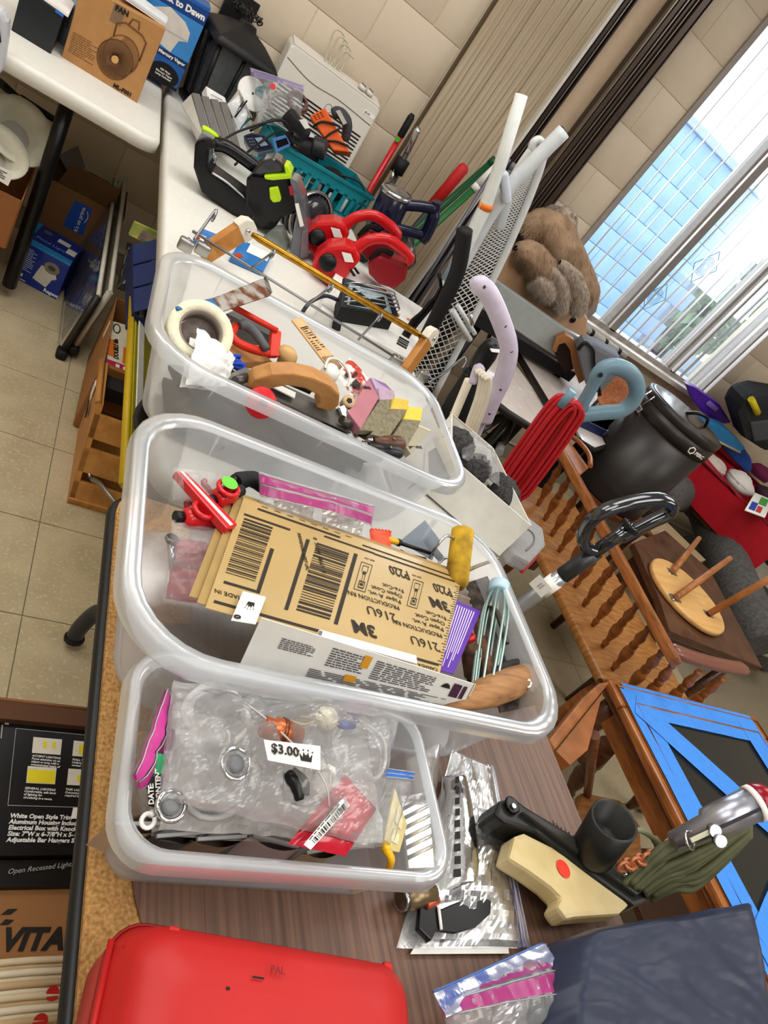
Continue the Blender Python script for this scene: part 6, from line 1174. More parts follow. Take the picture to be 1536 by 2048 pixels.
cardbox('brown cardboard box under the left table holding the light trims', (-.40, 2.33, .38), (-.03, 2.33, .38), (-.03, 2.62, .38), (-.40, 2.62, .38), .17, mat('8E5A32', .8))
cardbox('lower brown cardboard box at the left frame edge on the floor', (-.45, 2.32, .205), (-.05, 2.32, .205), (-.05, 2.68, .205), (-.45, 2.68, .205), .2, mat('9A6438', .8))
t, p4 = cardbox('shipping box with a blue prime tape label behind the blue flood light box', (.03, 2.80, .30), (.29, 2.80, .30), (.29, 3.05, .30), (.03, 3.05, .30), .29, mat('7E5A38', .8))
bq = Quad((0.120, 2.795, 0.271), (0.183, 2.795, 0.271), (0.187, 2.795, 0.156), (0.114, 2.795, 0.161)); bq.n = V((0, -1, 0)); W(t, 'blue_label', bq.slab(.001), mat('1C50B4', .45)); text(t, "it's on prime", MX.Translation(bq.pt(.62, .98, .002)) @ facing((0, 0, 0), (0, -1, 0)).to_3x3().to_4x4() @ MX.Rotation(math.radians(92), 4, 'Z'), .020, PAPER, world=True, bold=.0003); W(t, 'smile_mark', MB().tube(smooth([bq.pt(.80, .15, .002), bq.pt(.93, .32, .002), bq.pt(.86, .55, .002)], 5), .0016, 5), PAPER)
W(t, 'flap', Quad((.05, 2.80, .30), (.25, 2.80, .30), (.24, 2.76, .40), (.07, 2.76, .40)).slab(.003), mat('6A4A2E', .8)); W(t, 'flap', Quad((.03, 3.05, .30), (.03, 2.82, .30), (-.06, 2.84, .38), (-.06, 3.03, .38)).slab(.003), mat('7A5634', .8))
t = T('grey_liner', 'grey cardboard wedge sticking out of the shipping box', 'cardboard', (.1, 2.9, .3)); W(t, 'panel', ex([V(p) for p in [(0.026, 2.930, 0.341), (0.070, 2.930, 0.408), (0.123, 2.930, 0.343), (0.082, 2.930, 0.293)]], (0, .01, .0)), mat('77706A', .8)); W(t, 'panel', ex([V(p) for p in [(0.081, 2.900, 0.304), (0.120, 2.900, 0.359), (0.193, 2.900, 0.309), (0.176, 2.900, 0.294)]], (0, .01, 0)), mat('A09890', .8))
# blue flood light box on the floor
t = T('floodlight_box', 'blue flood light box with lamp pictures on the floor tiles', 'box', (.09, 2.62, 0)); A, B_ = V((.008, 2.565, 0)), V((.170, 2.535, 0)); bk = V((.03, .165, 0)); up = V((0, 0, .158)); q = Quad(A, B_, B_+up, A+up); q.n = V((-.18, -.98, 0)).normalized(); DB = mat('12308C', .35, coat=.3)
W(t, 'box', ex(q.c, bk), DB, bev=.002); tq = Quad(A+up, B_+up, B_+up+bk, A+up+bk); LBm = mat('2C8CD0', .35); W(t, 'light_blue_border', tq.bars([(0, 0, 1, .12), (0, 0, .10, 1)], .0008), LBm); W(t, 'light_blue_edge', q.bars([(0, .93, 1, 1.0)], .0008), LBm)
W(t, 'white_patches', tq.bars([(.52, .60, .78, .78), (.78, .32, .97, .58)], .001), PAPER); text(t, 'Flood Light', tq.M(.16, .32, 0), .022, mat('8CB0E8', .5), world=True); W(t, 'lamp_on_lid', tq.poly([(.28+.10*math.cos(a), .76+.08*math.sin(a)) for a in [i*.5236 for i in range(12)]], .001), mat('6A6C60', .4))
W(t, 'lamp_picture', q.poly([(.42, .22), (.72, .16), (.78, .40), (.86, .46), (.80, .60), (.50, .62), (.46, .44)], .001), mat('D8D4C8', .5)); W(t, 'reflector_picture', q.poly([(.70+.16*math.cos(a), .66+.14*math.sin(a)) for a in [i*.35 for i in range(18)]], .0012), mat('8A8274', .4)); W(t, 'bulb_picture', q.poly([(.70+.08*math.cos(a), .66+.06*math.sin(a)) for a in [i*.35 for i in range(18)]], .0016), mat('4A4640', .4))
W(t, 'printed_text', q.bars(lines(.10, .30, .36, .86, 12, 3, .4), .001), mat('C8D4F0', .5)); W(t, 'printed_marks', q.bars([(.08, .12, .14, .2), (.18, .12, .23, .2), (.06, .04, .32, .06)], .001), PAPER); text(t, 'Regent', q.M(.70, .09, 0), .018, mat('E0ECFA', .5), world=True, bold=.0008)
# framed pictures leaning along the table
for i in range(2):
    t = T('picture_frame', ('outer framed picture in plastic leaning against the white table legs', 'inner pale edged framed picture behind the outer one')[i], 'picture frame', (.25+.03*i, 2.5, 0)); o = V((.03*i, .03*i, .015*i))
    a, b, c, d = V((.222, 2.19, .015))+o, V((.180, 2.98, .015))+o, V((.232, 2.98, .35))+o, V((.252, 2.19, .265))+o; q = Quad(a, b, c, d); q.n = V((-.97, 0, .2)).normalized()
    W(t, 'picture', q.slab(.006), mat('4C5878', .25, s=9, c2='B0A0A0', coat=.6) if i == 0 else mat('A89C80', .5, s=6)); mb = MB()
    FRM = mat('2C2824', .4) if i == 0 else mat('BCB4A4', .5)
    for p, q_ in ((a, b), (b, c), (d, a)): W(t, 'frame_bar', MB().tube([p, q_], .012, 4), FRM)
    W(t, 'top_bar', MB().tube([c, d], .008, 4), mat('D8D4C8', .4)); W(t, 'corner_wrap', MB().rbox((0, 0, 0), (.035, .05, .035), .01, MX.Translation(a)), BLKM)
    if i == 0: W(t, 'plastic_wrap', Quad(*[p+q.n*.012 for p in (a, b, c, d)]).slab(.0005), film('C8CCE0', .25, .1, .4, 20, 1.5))
bag('plastic_bag', 'dark crinkled plastic bag stuffed behind the framed pictures', ((.30, 2.27, .28), (.38, 2.27, .28), (.38, 2.5, .34), (.30, 2.5, .34)), .04, mat('2A2A2C', .2, coat=.8), None, seed=51, cr=.02, nu=20, nv=20)
# cardboard box with bulb packet
t, p4 = cardbox('brown cardboard box with hand holes before the wooden crate', (.298, 1.85, .255), (.44, 1.85, .255), (.45, 2.25, .255), (.312, 2.25, .255), .25, mat('9A6A3C', .8)); q = Quad(p4[0]-V((0, 0, .25)), p4[3]-V((0, 0, .25)), p4[3], p4[0]); q.n = V((-1, 0, 0)); W(t, 'hand_hole', q.poly([(.60+.07*math.cos(a), .62+.04*math.sin(a)) for a in [i*.5236 for i in range(12)]], .001), BLK); W(t, 'hand_hole', q.poly([(.12+.06*math.cos(a), .40+.04*math.sin(a)) for a in [i*.5236 for i in range(12)]], .001), BLK); W(t, 'green_print', q.bars([(.05, .75, .09, .83), (.12, .78, .16, .86)], .001), mat('3A6A34', .6))
t = T('bulb_packet', 'white and orange light bulb packet lettered DOUBLE life in the cardboard box', 'packet', (.33, 1.80, .14)); q = Quad((0.310, 1.840, 0.235), (0.383, 1.840, 0.235), (0.382, 2.142, 0.240), (0.302, 2.121, 0.240)); W(t, 'carton', q.slab(.06), mat('E4DCC4', .5), bev=.002); W(t, 'orange_band', q.bars([(0, .30, .3, .62), (.6, .25, 1, .55)], .001), mat('E07828', .5)); W(t, 'red_band', q.bars([(0, .02, 1, .22)], .0012), mat('C02050', .5)); W(t, 'white_windows', q.bars([(.35, .05, .5, .19), (.65, .05, .85, .19)], .0016), PAPER)
text(t, 'DOUBLE life', q.M(.36, .28, 90, .0015), .020, INK, world=True, bold=.0008); W(t, 'round_mark', MB().tube([q.pt(.28+.13*math.cos(a), .86+.09*math.sin(a), .0015) for a in [i*.3927 for i in range(16)]], .0018, 4, True), INK); W(t, 'lower_black_pack', Quad((0.321, 1.776, 0.225), (0.390, 1.780, 0.225), (0.383, 1.840, 0.235), (0.310, 1.840, 0.235)).slab(.05), mat('2E2E30', .4))
# slatted wooden crate
t = T('wooden_crate', 'orange brown slatted wooden crate on the floor under the table end', 'crate', (.38, 1.72, 0)); CW_ = wood('C08848', 'A06A34', .5, 4, (8, 1, 8)); y0, y1, x0, x1, h = 1.51, 1.835, .312, .66, .265
W(t, 'side_board', ex([V((x0, y0, .0)), V((x0, y1, .0)), V((x0-.022, y1, h)), V((x0-.022, y0+.12, h))], (.016, 0, 0)), CW_); W(t, 'side_board', ex([V((x1, y0, .0)), V((x1, y1, .0)), V((x1, y1, h)), V((x1, y0+.12, h))], (.016, 0, 0)), CW_)
for i in range(3):
    a = i/3.0; b = a+.24; f_ = lambda s: V((0, y0+.12*s, h*s)); p, q_ = f_(a), f_(b); W(t, 'front_slat', ex([V((x0-.022*a, p.y, p.z)), V((x1, p.y, p.z)), V((x1, q_.y, q_.z)), V((x0-.022*b, q_.y, q_.z))], (0, .014, -.004)), CW_, bev=.002)
for i in range(3): W(t, 'back_slat', MB().box(((x0+x1)/2, y1, .045+.09*i), (x1-x0, .014, .065)), mat('9A6636', .6), bev=.002)
W(t, 'floor_board', MB().box(((x0+x1)/2, (y0+y1)/2, .012), (x1-x0, y1-y0, .012)), CW_); W(t, 'top_rail', MB().tube([(x0-.02, y0+.12, h), (x0-.024, y1, h+.002)], .010, 4), CW_); W(t, 'paper_label', Quad((x0-.0165, 1.77, .17), (x0-.0165, 1.80, .17), (x0-.0205, 1.80, .22), (x0-.0205, 1.77, .22)).slab(-.003), PAPER); W(t, 'hand_slot', Quad((x0-.016, 1.72, .14), (x0-.016, 1.78, .14), (x0-.018, 1.78, .16), (x0-.018, 1.72, .16)).slab(-.003), BLK)
t = T('grey_chisel', 'grey metal paint key poking out through the crate slats', 'tool', (.38, 1.55, .10)); q = smooth([(0.341, 1.520, 0.100), (0.360, 1.488, 0.120), (0.390, 1.443, 0.125), (0.414, 1.426, 0.120)], 4); W(t, 'blade', MB().tube(q, [.004]+[.009]*(len(q)-1), 4), mat('8A8478', .35, .8)); W(t, 'bent_tip', MB().tube([q[0], q[0]+V((-.01, .01, .01))], .005, 4), STEEL)
# yellow edged board, navy box flaps and black basin beside the table edge
t = T('yellow_board', 'board with bright yellow edge standing on its side along the table', 'board', (.29, 1.5, .28)); a, b = V((0.300, 1.060, 0.500)), V((0.288, 1.801, 0.500)); W(t, 'panel', ex([a, b, b+V((.20, 0, -.225)), a+V((.20, 0, -.225))], (.006, 0, .006)), mat('D0C828', .4)); W(t, 'edge_strip', MB().tube([a+V((-.004, 0, .004)), b+V((-.004, 0, .004))], .010, 4), mat('C8A818', .4)); W(t, 'white_face', ex([a+V((.012, 0, .008)), b+V((.012, 0, .008)), b+V((.03, 0, -.005)), a+V((.03, 0, -.005))], (.002, 0, .002)), WHT)
t = T('navy_carton', 'navy blue carton with open flaps beside the white table leg', 'carton', (.32, 1.95, .25)); A, B_, C_, D_ = V((0.285, 1.690, 0.520)), V((0.324, 1.694, 0.520)), V((0.317, 2.103, 0.520)), V((0.267, 2.079, 0.520)); NV = mat('18264E', .5)
for p, q_ in ((A, B_), (B_, C_), (C_, D_), (D_, A)): W(t, 'side', ex([p, q_, q_-V((0, 0, .05)), p-V((0, 0, .05))], (q_-p).cross(V((0, 0, 1))).normalized()*.003), NV)
for k in range(3): 
    p = D_.lerp(A, k/3); q_ = D_.lerp(A, (k+.92)/3); W(t, 'flap', Quad(p, q_, q_+V((.05, 0, .05)), p+V((.05, 0, .05))).slab(.003), mat('1E2E62', .5))
W(t, 'bottom', ex([p-V((0, 0, .047)) for p in (A, B_, C_, D_)], (0, 0, .003)), NV)
t = T('green_packet', 'green and yellow garden packet tucked into the navy carton', 'packet', (0.292, 2.180, 0.520)); W(t, 'pouch', Quad((0.250, 2.108, 0.530), (0.343, 2.113, 0.530), (0.333, 2.127, 0.570), (0.251, 2.115, 0.570)).slab(.02), mat('3C8A30', .5, s=14, c2='C8C068')); W(t, 'picture', Quad((0.273, 2.108, 0.535), (0.341, 2.118, 0.535), (0.333, 2.119, 0.560), (0.277, 2.115, 0.560)).slab(-.003), mat('B8A888', .5, s=20, c2='5C4C5C'))
t = T('black_basin', 'black round plastic basin leaning under the back bin', 'basin', (.36, 1.25, .5)); M = frame_z((.462, 1.24, .585), (-.30, 0, .95)); W(t, 'bowl', MB().lathe([(.06, -.09), (.12, -.08), (.165, -.01), (.175, 0), (.172, .004), (.155, -.004), (.11, -.07), (.05, -.078)], 32, M, cap=False), mat('0E0E10', .35)); W(t, 'foot_ring', MB().lathe([(.06, -.092), (.065, -.10), (.05, -.10)], 24, M), BLK)
# boxes under the front table, at the left frame edge
t = T('black_light_box', 'black downlight box with yellow room diagrams and white text under the table', 'box', (.24, .52, .1)); z = .36
q = Quad((0.194, 0.427, 0.360), (0.359, 0.434, 0.360), (0.367, 0.631, 0.360), (0.179, 0.627, 0.360)); W(t, 'box', ex(q.c, (0, 0, -.16)), mat('121214', .35), bev=.0015)
WT = mat('E8E8E4', .5)
def L4(u0, v0, u1, v1, w=.004): return [(u0, v0, u1, v0+w*1.2), (u0, v1, u1, v1+w*1.2), (u0, v0, u0+w, v1), (u1, v0, u1+w, v1)]
W(t, 'white_border', q.bars(L4(.16, .34, 1.1, .93, .003)[0:3], .0006), mat('B8B8B4', .5))
for i, (u, v) in enumerate(((.30, .745), (.62, .745), (.28, .51), (.60, .51))):
    W(t, 'diagram', q.bars([(u, v, u+.225, v+.13)], .0006), mat('D8D4C4', .5)); W(t, 'yellow_light', q.bars([[(u+.08, v+.05, u+.11, v+.1), (u+.15, v+.05, u+.18, v+.1)], [(u+.05, v+.02, u+.225, v+.10)], [(u+.005, v+.005, u+.22, v+.105)], [(u+.08, v+.03, u+.16, v+.08)]][i], .0009), mat('E0D020', .5), kind='stuff')
for s, u, v in (('ACCENT LIGHTING\nFocus attention on an\nobject or area with a\nconcentrated beam of\nlight.', .30, .675), ('WALL WASHING\nUniform illumination on\nvertical surface.', .62, .69), ('GENERAL LIGHTING\nComfortable, safe level\nof lighting for\ncirculating in a room.', .27, .435), ('TASK LIGHTING\nConcentrated light\nrequired for work.', .59, .45)): text(t, s, q.M(u, v, -2), .0046, WT, world=True, shear=.2, bold=.0001)
text(t, 'White Open Style Trim\nAluminum Housing Including\nElectrical Box with Knockouts\nSize: 7"W x 6-7/8"H x 5-1/4"Ext\nAdjustable Bar Hangers Sold Separately', q.M(.18, .185, -1), .0086, WT, world=True, bold=.0003, shear=.15, sp=.95)
sq = Quad(*[p+V((0, 0, .002)) for p in (q.pt(.66, .255), q.pt(.85, .25), q.pt(.86, .33), q.pt(.67, .335))]); W(t, 'price_sticker', sq.slab(.001), PAPER); text(t, '$5.00', sq.M(.4, .4, 0), .0075, GRYD, world=True)
text(t, 'Open Recessed Lighting', MX.Translation(V((0.231, 0.415, 0.352))+V((0, -.004, 0))) @ MX.Rotation(math.radians(8), 4, 'Z'), .0095, mat('A8A8A4', .5), world=True, shear=.4); W(t, 'lower_edge', ex([V(p) for p in [(0.196, 0.426, 0.350), (0.352, 0.431, 0.350), (0.348, 0.395, 0.350), (0.202, 0.392, 0.350)]], (0, 0, -.1)), mat('0E0E10', .4)); W(t, 'worn_corner', q.bars([(.075, .955, .105, .98), (.055, .84, .063, .95)], .0008), mat('A8A49C', .7))
t = T('cardboard_flap_box', 'brown cardboard box behind the black downlight box', 'box', (.25, .72, .1)); W(t, 'box', ex([V(p) for p in [(0.157, 0.620, 0.372), (0.363, 0.626, 0.372), (0.361, 0.657, 0.372), (0.151, 0.653, 0.372)]], (0, 0, -.2)), mat('5A3A26', .8)); W(t, 'edge', MB().tube([(0.151, 0.652, 0.372), (0.353, 0.657, 0.372)], .003, 4), CARDD)
t = T('carton_lettered', 'brown carton printed VITA in black with a leaf mark', 'carton', (.25, .33, .1)); q = Quad((0.219, 0.310, 0.340), (0.365, 0.305, 0.340), (0.358, 0.398, 0.340), (0.204, 0.395, 0.340)); W(t, 'box', ex(q.c, (0, 0, -.3)), mat('96683E', .8, s=10), bev=.002); text(t, 'VITA', q.M(.155, .27, 0), .036, INK, world=True, bold=.0016, shear=.25); W(t, 'leaf_mark', q.poly([(.16, .62), (.22, .70), (.30, .70), (.24, .62)], .0006), INK); W(t, 'leaf_mark', q.poly([(.15, .48), (.20, .56), (.27, .55), (.22, .48)], .0006), INK)
for i in range(12):
    o = V((.0, -.0065*i, -.0035*(i % 2))); t = T('newspaper_stack', 'stack of folded newsprint with red dots at the bottom left corner', 'newspaper', (0.296, 0.304, 0.280)) if i == 0 else None
    if i == 0: root = t
    W(root, 'sheet', MB().tube([V((0.219, 0.306, 0.345))+o, V((0.275, 0.307, 0.346))+o+V((0, 0, .002)), V((0.357, 0.307, 0.345))+o], .0042, 5, flat=.8), mat(('D8C8A8', 'C4A880', 'E0D4BC')[i % 3], .85))
W(root, 'pile', ex([V(p) for p in [(0.220, 0.311, 0.335), (0.363, 0.308, 0.335), (0.366, 0.229, 0.335), (0.233, 0.241, 0.335)]], (0, 0, -.2)), mat('C8B088', .85)); W(root, 'red_dot', MB().lathe([(.008, 0), (.008, .001)], 14, frame_z((0.306, 0.269, 0.349), (0, -.3, 1))), mat('B02018', .5)); W(root, 'red_dot', MB().lathe([(.009, 0), (.009, .001)], 14, frame_z((0.295, 0.240, 0.349), (0, -.3, 1))), mat('B02018', .5))
if 'group' in root: del root['group']
# ================================================================ foreground on the brown table
# red tool case
t = T('tool_case', 'red plastic tool case with rounded ribbed corner at the bottom left of the table', 'case', (.33, .08, TZ)); RC = mat('B81E1C', .45, coat=0, var=.06, s=8)
M = at(.338, .080, TZ, math.radians(-10)); rings = []
for ins, z in ((.012, 0), (.0, .012), (-.002, .055), (.0, .058), (.008, .085), (.022, .098), (.05, .103)): rings.append([(p[0], p[1], z) for p in rrect(.275-2*ins, .20-2*ins, max(.012, .03-ins*.3), 6)])
W(t, 'shell', MB().loft(rings, M), RC)
for k in range(3): W(t, 'corner_rib', MB().tube([M @ V((-.1385+.0095*k, .085-.006*k, .062+.010*k)), M @ V((-.1385+.0095*k, -.09, .062+.010*k))], .0028, 6), RC)
W(t, 'seam', MB().tube([M @ V((p[0], p[1], .056)) for p in rrect(.279, .204, .03, 6)], .0016, 5, True), mat('8A1412', .4)); W(t, 'latch_tab', MB().rbox((.112, .090, .082), (.010, .010, .007), .002, M), RC); W(t, 'hinge_tab', MB().rbox((-.098, .088, .084), (.010, .010, .007), .002, M), RC)
W(t, 'scuff_marks', MB().box((-.03, .06, .1035), (.010, .0012, .0006), M).box((-.055, .05, .1035), (.003, .002, .0006), M).box((-.06, .02, .1035), (.005, .0015, .0006), M), BLKM, kind='stuff'); text(t, 'PAL', M @ MX.Translation((-.02, .067, .1042)), .008, mat('7A1010', .5), world=True)
# bag with blister pack at the right of the small bin
t, q, f = bag('zip_bag', 'large clear zip bag with indigo closure holding a brush card, lying beside the small bin', ((0.542, 0.187, 0.742), (0.714, 0.434, 0.742), (0.787, 0.415, 0.742), (0.744, 0.179, 0.742)), .014, BAGF, PURZ, seed=61, nu=40, nv=34, cr=.0035, zipw=.06)
t = T('blister_card', 'clear blister card with black lettering inside the indigo zip bag', 'blister card', (0.672, 0.326, 0.738)); q = Quad((0.611, 0.233, 0.742), (0.679, 0.390, 0.742), (0.719, 0.400, 0.744), (0.687, 0.239, 0.742))
W(t, 'blister', MB().grid(lambda u, v: q.pt(u, v, .002+.022*(max(0, math.sin(math.pi*u))*max(0, math.sin(math.pi*v)))**.35), 24, 14), film('D8DADC', .55, .12, .1, 40, 1.6)); W(t, 'card', q.slab(.0015), mat('B8B6B0', .5)); random.seed(9)
W(t, 'black_lettering', q.bars([(.10+.095*i, .12+.02*(i % 2), .16+.095*i, .30) for i in range(9)], .0235), INK, kind='stuff')
t = T('paper_insert', 'white paper insert at the bottom of the indigo zip bag', 'paper', (0.639, 0.192, 0.737)); q = Quad((0.564, 0.182, 0.738), (0.690, 0.229, 0.738), (0.730, 0.211, 0.738), (0.709, 0.176, 0.738)); q = Quad((0.561, 0.181, 0.738), (0.589, 0.204, 0.738), (0.732, 0.234, 0.738), (0.711, 0.175, 0.738)); W(t, 'sheet', q.slab(.0008), PAPER); W(t, 'printed_code', q.bars([(.12, .6+.02*i, .2, .608+.02*i) for i in range(14)], .0008), INK)
t = T('black_disc_tool', 'black half round plastic tool inside the indigo zip bag', 'tool', (0.623, 0.213, 0.738)); pts = [V(p) for p in [(0.581, 0.234, 0.742), (0.607, 0.220, 0.742), (0.678, 0.239, 0.742), (0.694, 0.233, 0.742), (0.683, 0.213, 0.742), (0.654, 0.200, 0.742), (0.621, 0.195, 0.742), (0.592, 0.198, 0.742), (0.581, 0.188, 0.742), (0.567, 0.201, 0.742)]]; W(t, 'body', ex(pts, (0, 0, .012)), BLK, bev=.002); W(t, 'white_stripe', MB().tube([(0.601, 0.221, 0.756), (0.597, 0.198, 0.756)], .002, 5), PAPER)
t = T('brass_fitting', 'brass and grey metal fitting inside the indigo zip bag', 'fitting', (0.586, 0.241, 0.738)); a, b = V((0.551, 0.230, 0.752)), V((0.599, 0.238, 0.752)); W(t, 'barrel', MB().tube([a, a.lerp(b, .2), a.lerp(b, .22), b], [.010, .010, .013, .013], 12), mat('8A7658', .35, .7)); W(t, 'copper_end', MB().tube([(0.584, 0.225, 0.752), (0.604, 0.231, 0.752)], .007, 10), mat('C05A38', .4, .4)); W(t, 'collar', MB().tube([a, a.lerp(b, .12)], .012, 12), STEEL)
# tall clear divided box standing behind small bin right end
t = T('divided_box', 'clear divided plastic tray standing at the right end of the small bin', 'tray', (0.627, 0.323, 0.740)); q = Quad((0.543, 0.327, 0.800), (0.591, 0.337, 0.800), (0.570, 0.245, 0.800), (0.529, 0.243, 0.800)); CLR = film('DCE0E2', .35, .1, 0, 5, 1.4); W(t, 'tray', q.slab(.012), CLR, bev=.002)
for i in range(6): W(t, 'divider', MB().tube([q.pt(.05, .2+.13*i, .001), q.pt(.95, .08+.13*i, .001)], .002, 4), film('FFFFFF', .5, .1, 0, 5, 1))
bag('film_sleeve', 'glossy clear film sleeve sticking up beside the blue slider closure', ((0.553, 0.322, 0.800), (0.540, 0.355, 0.830), (0.581, 0.371, 0.850), (0.593, 0.319, 0.800)), .006, BAGF, None, seed=63, nu=16, nv=16, cr=.004)
# blue and pink bag at the bottom
bag('zip_bag', 'clear zip bag with wide blue top and pink closure at the bottom edge', ((0.535, 0.092, 0.800), (0.716, 0.075, 0.800), (0.708, 0.166, 0.800), (0.529, 0.133, 0.800)), .022, BAGM, PINK, seed=64, nu=40, nv=34, cr=.007, zipw=.55)
t = T('blue_bag_top', 'blue plastic header strip of the bag at the bottom edge', 'bag header', (0.603, 0.145, 0.800)); q = Quad((0.514, 0.128, 0.815), (0.688, 0.163, 0.815), (0.701, 0.142, 0.815), (0.523, 0.107, 0.815)); W(t, 'strip', MB().grid(lambda u, v: q.pt(u, v, .003*nz((u*8, v*3, 1))), 24, 6), film('3A70D0', .78, .25, .1, 40, .6)); W(t, 'fold', MB().tube([q.pt(i/12, 0, .003*nz((i/12*8, 0, 1))) for i in range(13)], .0012, 5), film('5A8CE0', .7, .2, 0, 5, 1))
t = T('screw_pack', 'packet of small metal parts inside the pink closure bag', 'packet', (0.657, 0.113, 0.790)); q = Quad((0.593, 0.095, 0.798), (0.689, 0.087, 0.798), (0.698, 0.131, 0.798), (0.617, 0.125, 0.798)); W(t, 'card', q.slab(.003), mat('D8D6D0', .5)); W(t, 'printed_code', q.bars([(.55, .1+.05*i, .85-.1*(i % 3), .125+.05*i) for i in range(14)], .001), INK); W(t, 'foil', MB().grid(lambda u, v: q.pt(u*.5, v, .008*math.sin(math.pi*u)+.004*abs(nz((u*8, v*8, 2)))), 12, 12, sm=False), mat('C8C8C8', .25, .6))
# cream brush with red dot, black floor brush, nozzle
BRC = wood('D4C294', 'BFA974', .5, 4, (4, 4, 4))
t = T('counter_brush', 'cream wooden hand brush with a red dot sticker lying on its side', 'brush', (0.833, 0.256, 0.745)); o = [V(p) for p in [(0.705, 0.264, 0.790), (0.729, 0.292, 0.790), (0.749, 0.297, 0.790), (0.791, 0.282, 0.790), (0.842, 0.264, 0.790), (0.874, 0.249, 0.790), (0.912, 0.208, 0.790), (0.881, 0.197, 0.790), (0.788, 0.195, 0.790), (0.773, 0.193, 0.790), (0.764, 0.208, 0.790), (0.778, 0.218, 0.790), (0.766, 0.230, 0.790), (0.735, 0.249, 0.790)]]
W(t, 'wood_block', ex(o, (0, 0, -.030)), BRC, bev=.006); W(t, 'red_dot', MB().lathe([(.0115, 0), (.0115, .0006)], 24, MX.Translation(V((0.799, 0.252, 0.791)))), mat('E8402C', .5)); random.seed(12); mb = MB()
e0 = [V(p) for p in [(0.758, 0.302, 0.775), (0.811, 0.289, 0.775), (0.861, 0.269, 0.775), (0.898, 0.252, 0.775), (0.937, 0.216, 0.775)]]; es = smooth(e0, 12)
for i in range(620):
    k = random.randrange(len(es)-1); p = es[k].lerp(es[k+1], random.random())+V((0, 0, random.uniform(-.010, .012))); mb.tube([p, p+V((.010+random.gauss(0, .003), .022+random.gauss(0, .003), random.gauss(0, .002)))], .0007, 3)
W(t, 'bristles', mb, mat('2A2420', .7, c2='6A4A3A', s=40), kind='stuff')
t = T('floor_nozzle', 'black vacuum floor nozzle with a wide upright tube on the table edge', 'vacuum nozzle', (0.908, 0.300, 0.740)); o = [V(p) for p in [(0.699, 0.316, 0.795), (0.718, 0.336, 0.795), (0.749, 0.341, 0.795), (0.763, 0.331, 0.795), (0.869, 0.283, 0.795), (0.954, 0.228, 0.795), (0.952, 0.212, 0.795), (0.913, 0.205, 0.795), (0.845, 0.246, 0.795), (0.769, 0.296, 0.795), (0.713, 0.306, 0.795)]]
NB = mat('1C1C1A', .4); W(t, 'foot', ex(o, (0, 0, -.045)), NB, bev=.005); o2 = [V(p) for p in [(0.744, 0.319, 0.803), (0.760, 0.321, 0.803), (0.856, 0.276, 0.803), (0.933, 0.222, 0.803), (0.917, 0.215, 0.803), (0.838, 0.264, 0.803)]]; W(t, 'ridge', ex(o2, (0, 0, -.012)), mat('2E2E2A', .45), bev=.003); W(t, 'end_socket', knob((0.733, 0.328, 0.797), (0, 0, 1), .012, .004), BLK); W(t, 'screw', knob((0.731, 0.325, 0.801), (0, 0, 1), .004, .003), STEEL)
c0, c1 = V((0.861, 0.271, 0.800)), V((0.837, 0.283, 0.868)); W(t, 'tube', MB().lathe([(.029, 0), (.030, .004), (.0315, (c1-c0).length), (.028, (c1-c0).length), (.0275, (c1-c0).length*.4), (.001, (c1-c0).length*.4)], 28, frame_z(c0, c1-c0), cap=False), NB)
# olive cord hank with chain, clips and a chrome lamp
OL = mat('5C5E40', .6, c2='454730'); t = T('cord_hank', 'hank of olive green cord lying across the black nozzle', 'cord', (1.046, 0.258, 0.800)); random.seed(2)
for i in range(11):
    f_ = i/10; a = V((0.898, 0.230, 0.800)).lerp(V((0.960, 0.214, 0.790)), f_)+V((0, 0, .012*math.sin(i*2.2))); b = V((1.043, 0.262, 0.940)).lerp(V((1.042, 0.247, 0.930)), f_); m1 = V((0.939, 0.257, 0.870)).lerp(V((0.997, 0.211, 0.850)), f_)+V((0, 0, .010*math.sin(i*1.7))); W(t, 'strand', MB().tube(smooth([a, a.lerp(m1, .5)+V((0, .004, .006)), m1, m1.lerp(b, .5)+V((0, 0, .008)), b], 5), .0052, 8), OL)
W(t, 'loop_end', MB().tube(smooth([(0.887, 0.280, 0.850), (0.911, 0.278, 0.855), (0.940, 0.269, 0.850), (0.949, 0.261, 0.845)], 5), [.004]*10+[.006]*6, 8), mat('74785A', .6)); W(t, 'wire_binding', MB().tube(smooth([(0.900, 0.239, 0.810), (0.913, 0.243, 0.818), (0.938, 0.249, 0.830)], 4), .003, 6), BLK)
for i in range(5): W(t, 'steel_bead', MB().lathe([(.001, -.003), (.004, 0), (.001, .003)], 10, MX.Translation(V((0.891, 0.237, 0.815)).lerp(V((0.924, 0.246, 0.836)), i/4))), CHROME)
t = T('copper_chain', 'short orange copper chain beside the black nozzle tube', 'chain', (0.919, 0.254, 0.820)); a, b = V((0.871, 0.241, 0.825)), V((0.935, 0.252, 0.845))
for i in range(6): W(t, 'link', MB().tube([a.lerp(b, (i+.5)/6)+V((.011*math.cos(s), .007*math.sin(s)*(1 if i % 2 else .5), .006*math.sin(s)*(0 if i % 2 else 1))) for s in [k*.785 for k in range(8)]], .0028, 6, True), mat('B86C44', .4, .3))
W(t, 'clip', MB().tube(smooth([(0.935, 0.252, 0.850), (0.967, 0.261, 0.856), (0.982, 0.266, 0.860), (0.976, 0.274, 0.862), (0.951, 0.264, 0.856)], 4), .0022, 6), CHROME)
t = T('chrome_torch', 'chrome tubular lamp with slotted body and a dark red lens', 'lamp', (1.043, 0.280, 0.900)); a, b = V((0.920, 0.252, 0.885)), V((1.006, 0.268, 0.975)); d = (b-a).normalized(); L_ = (b-a).length
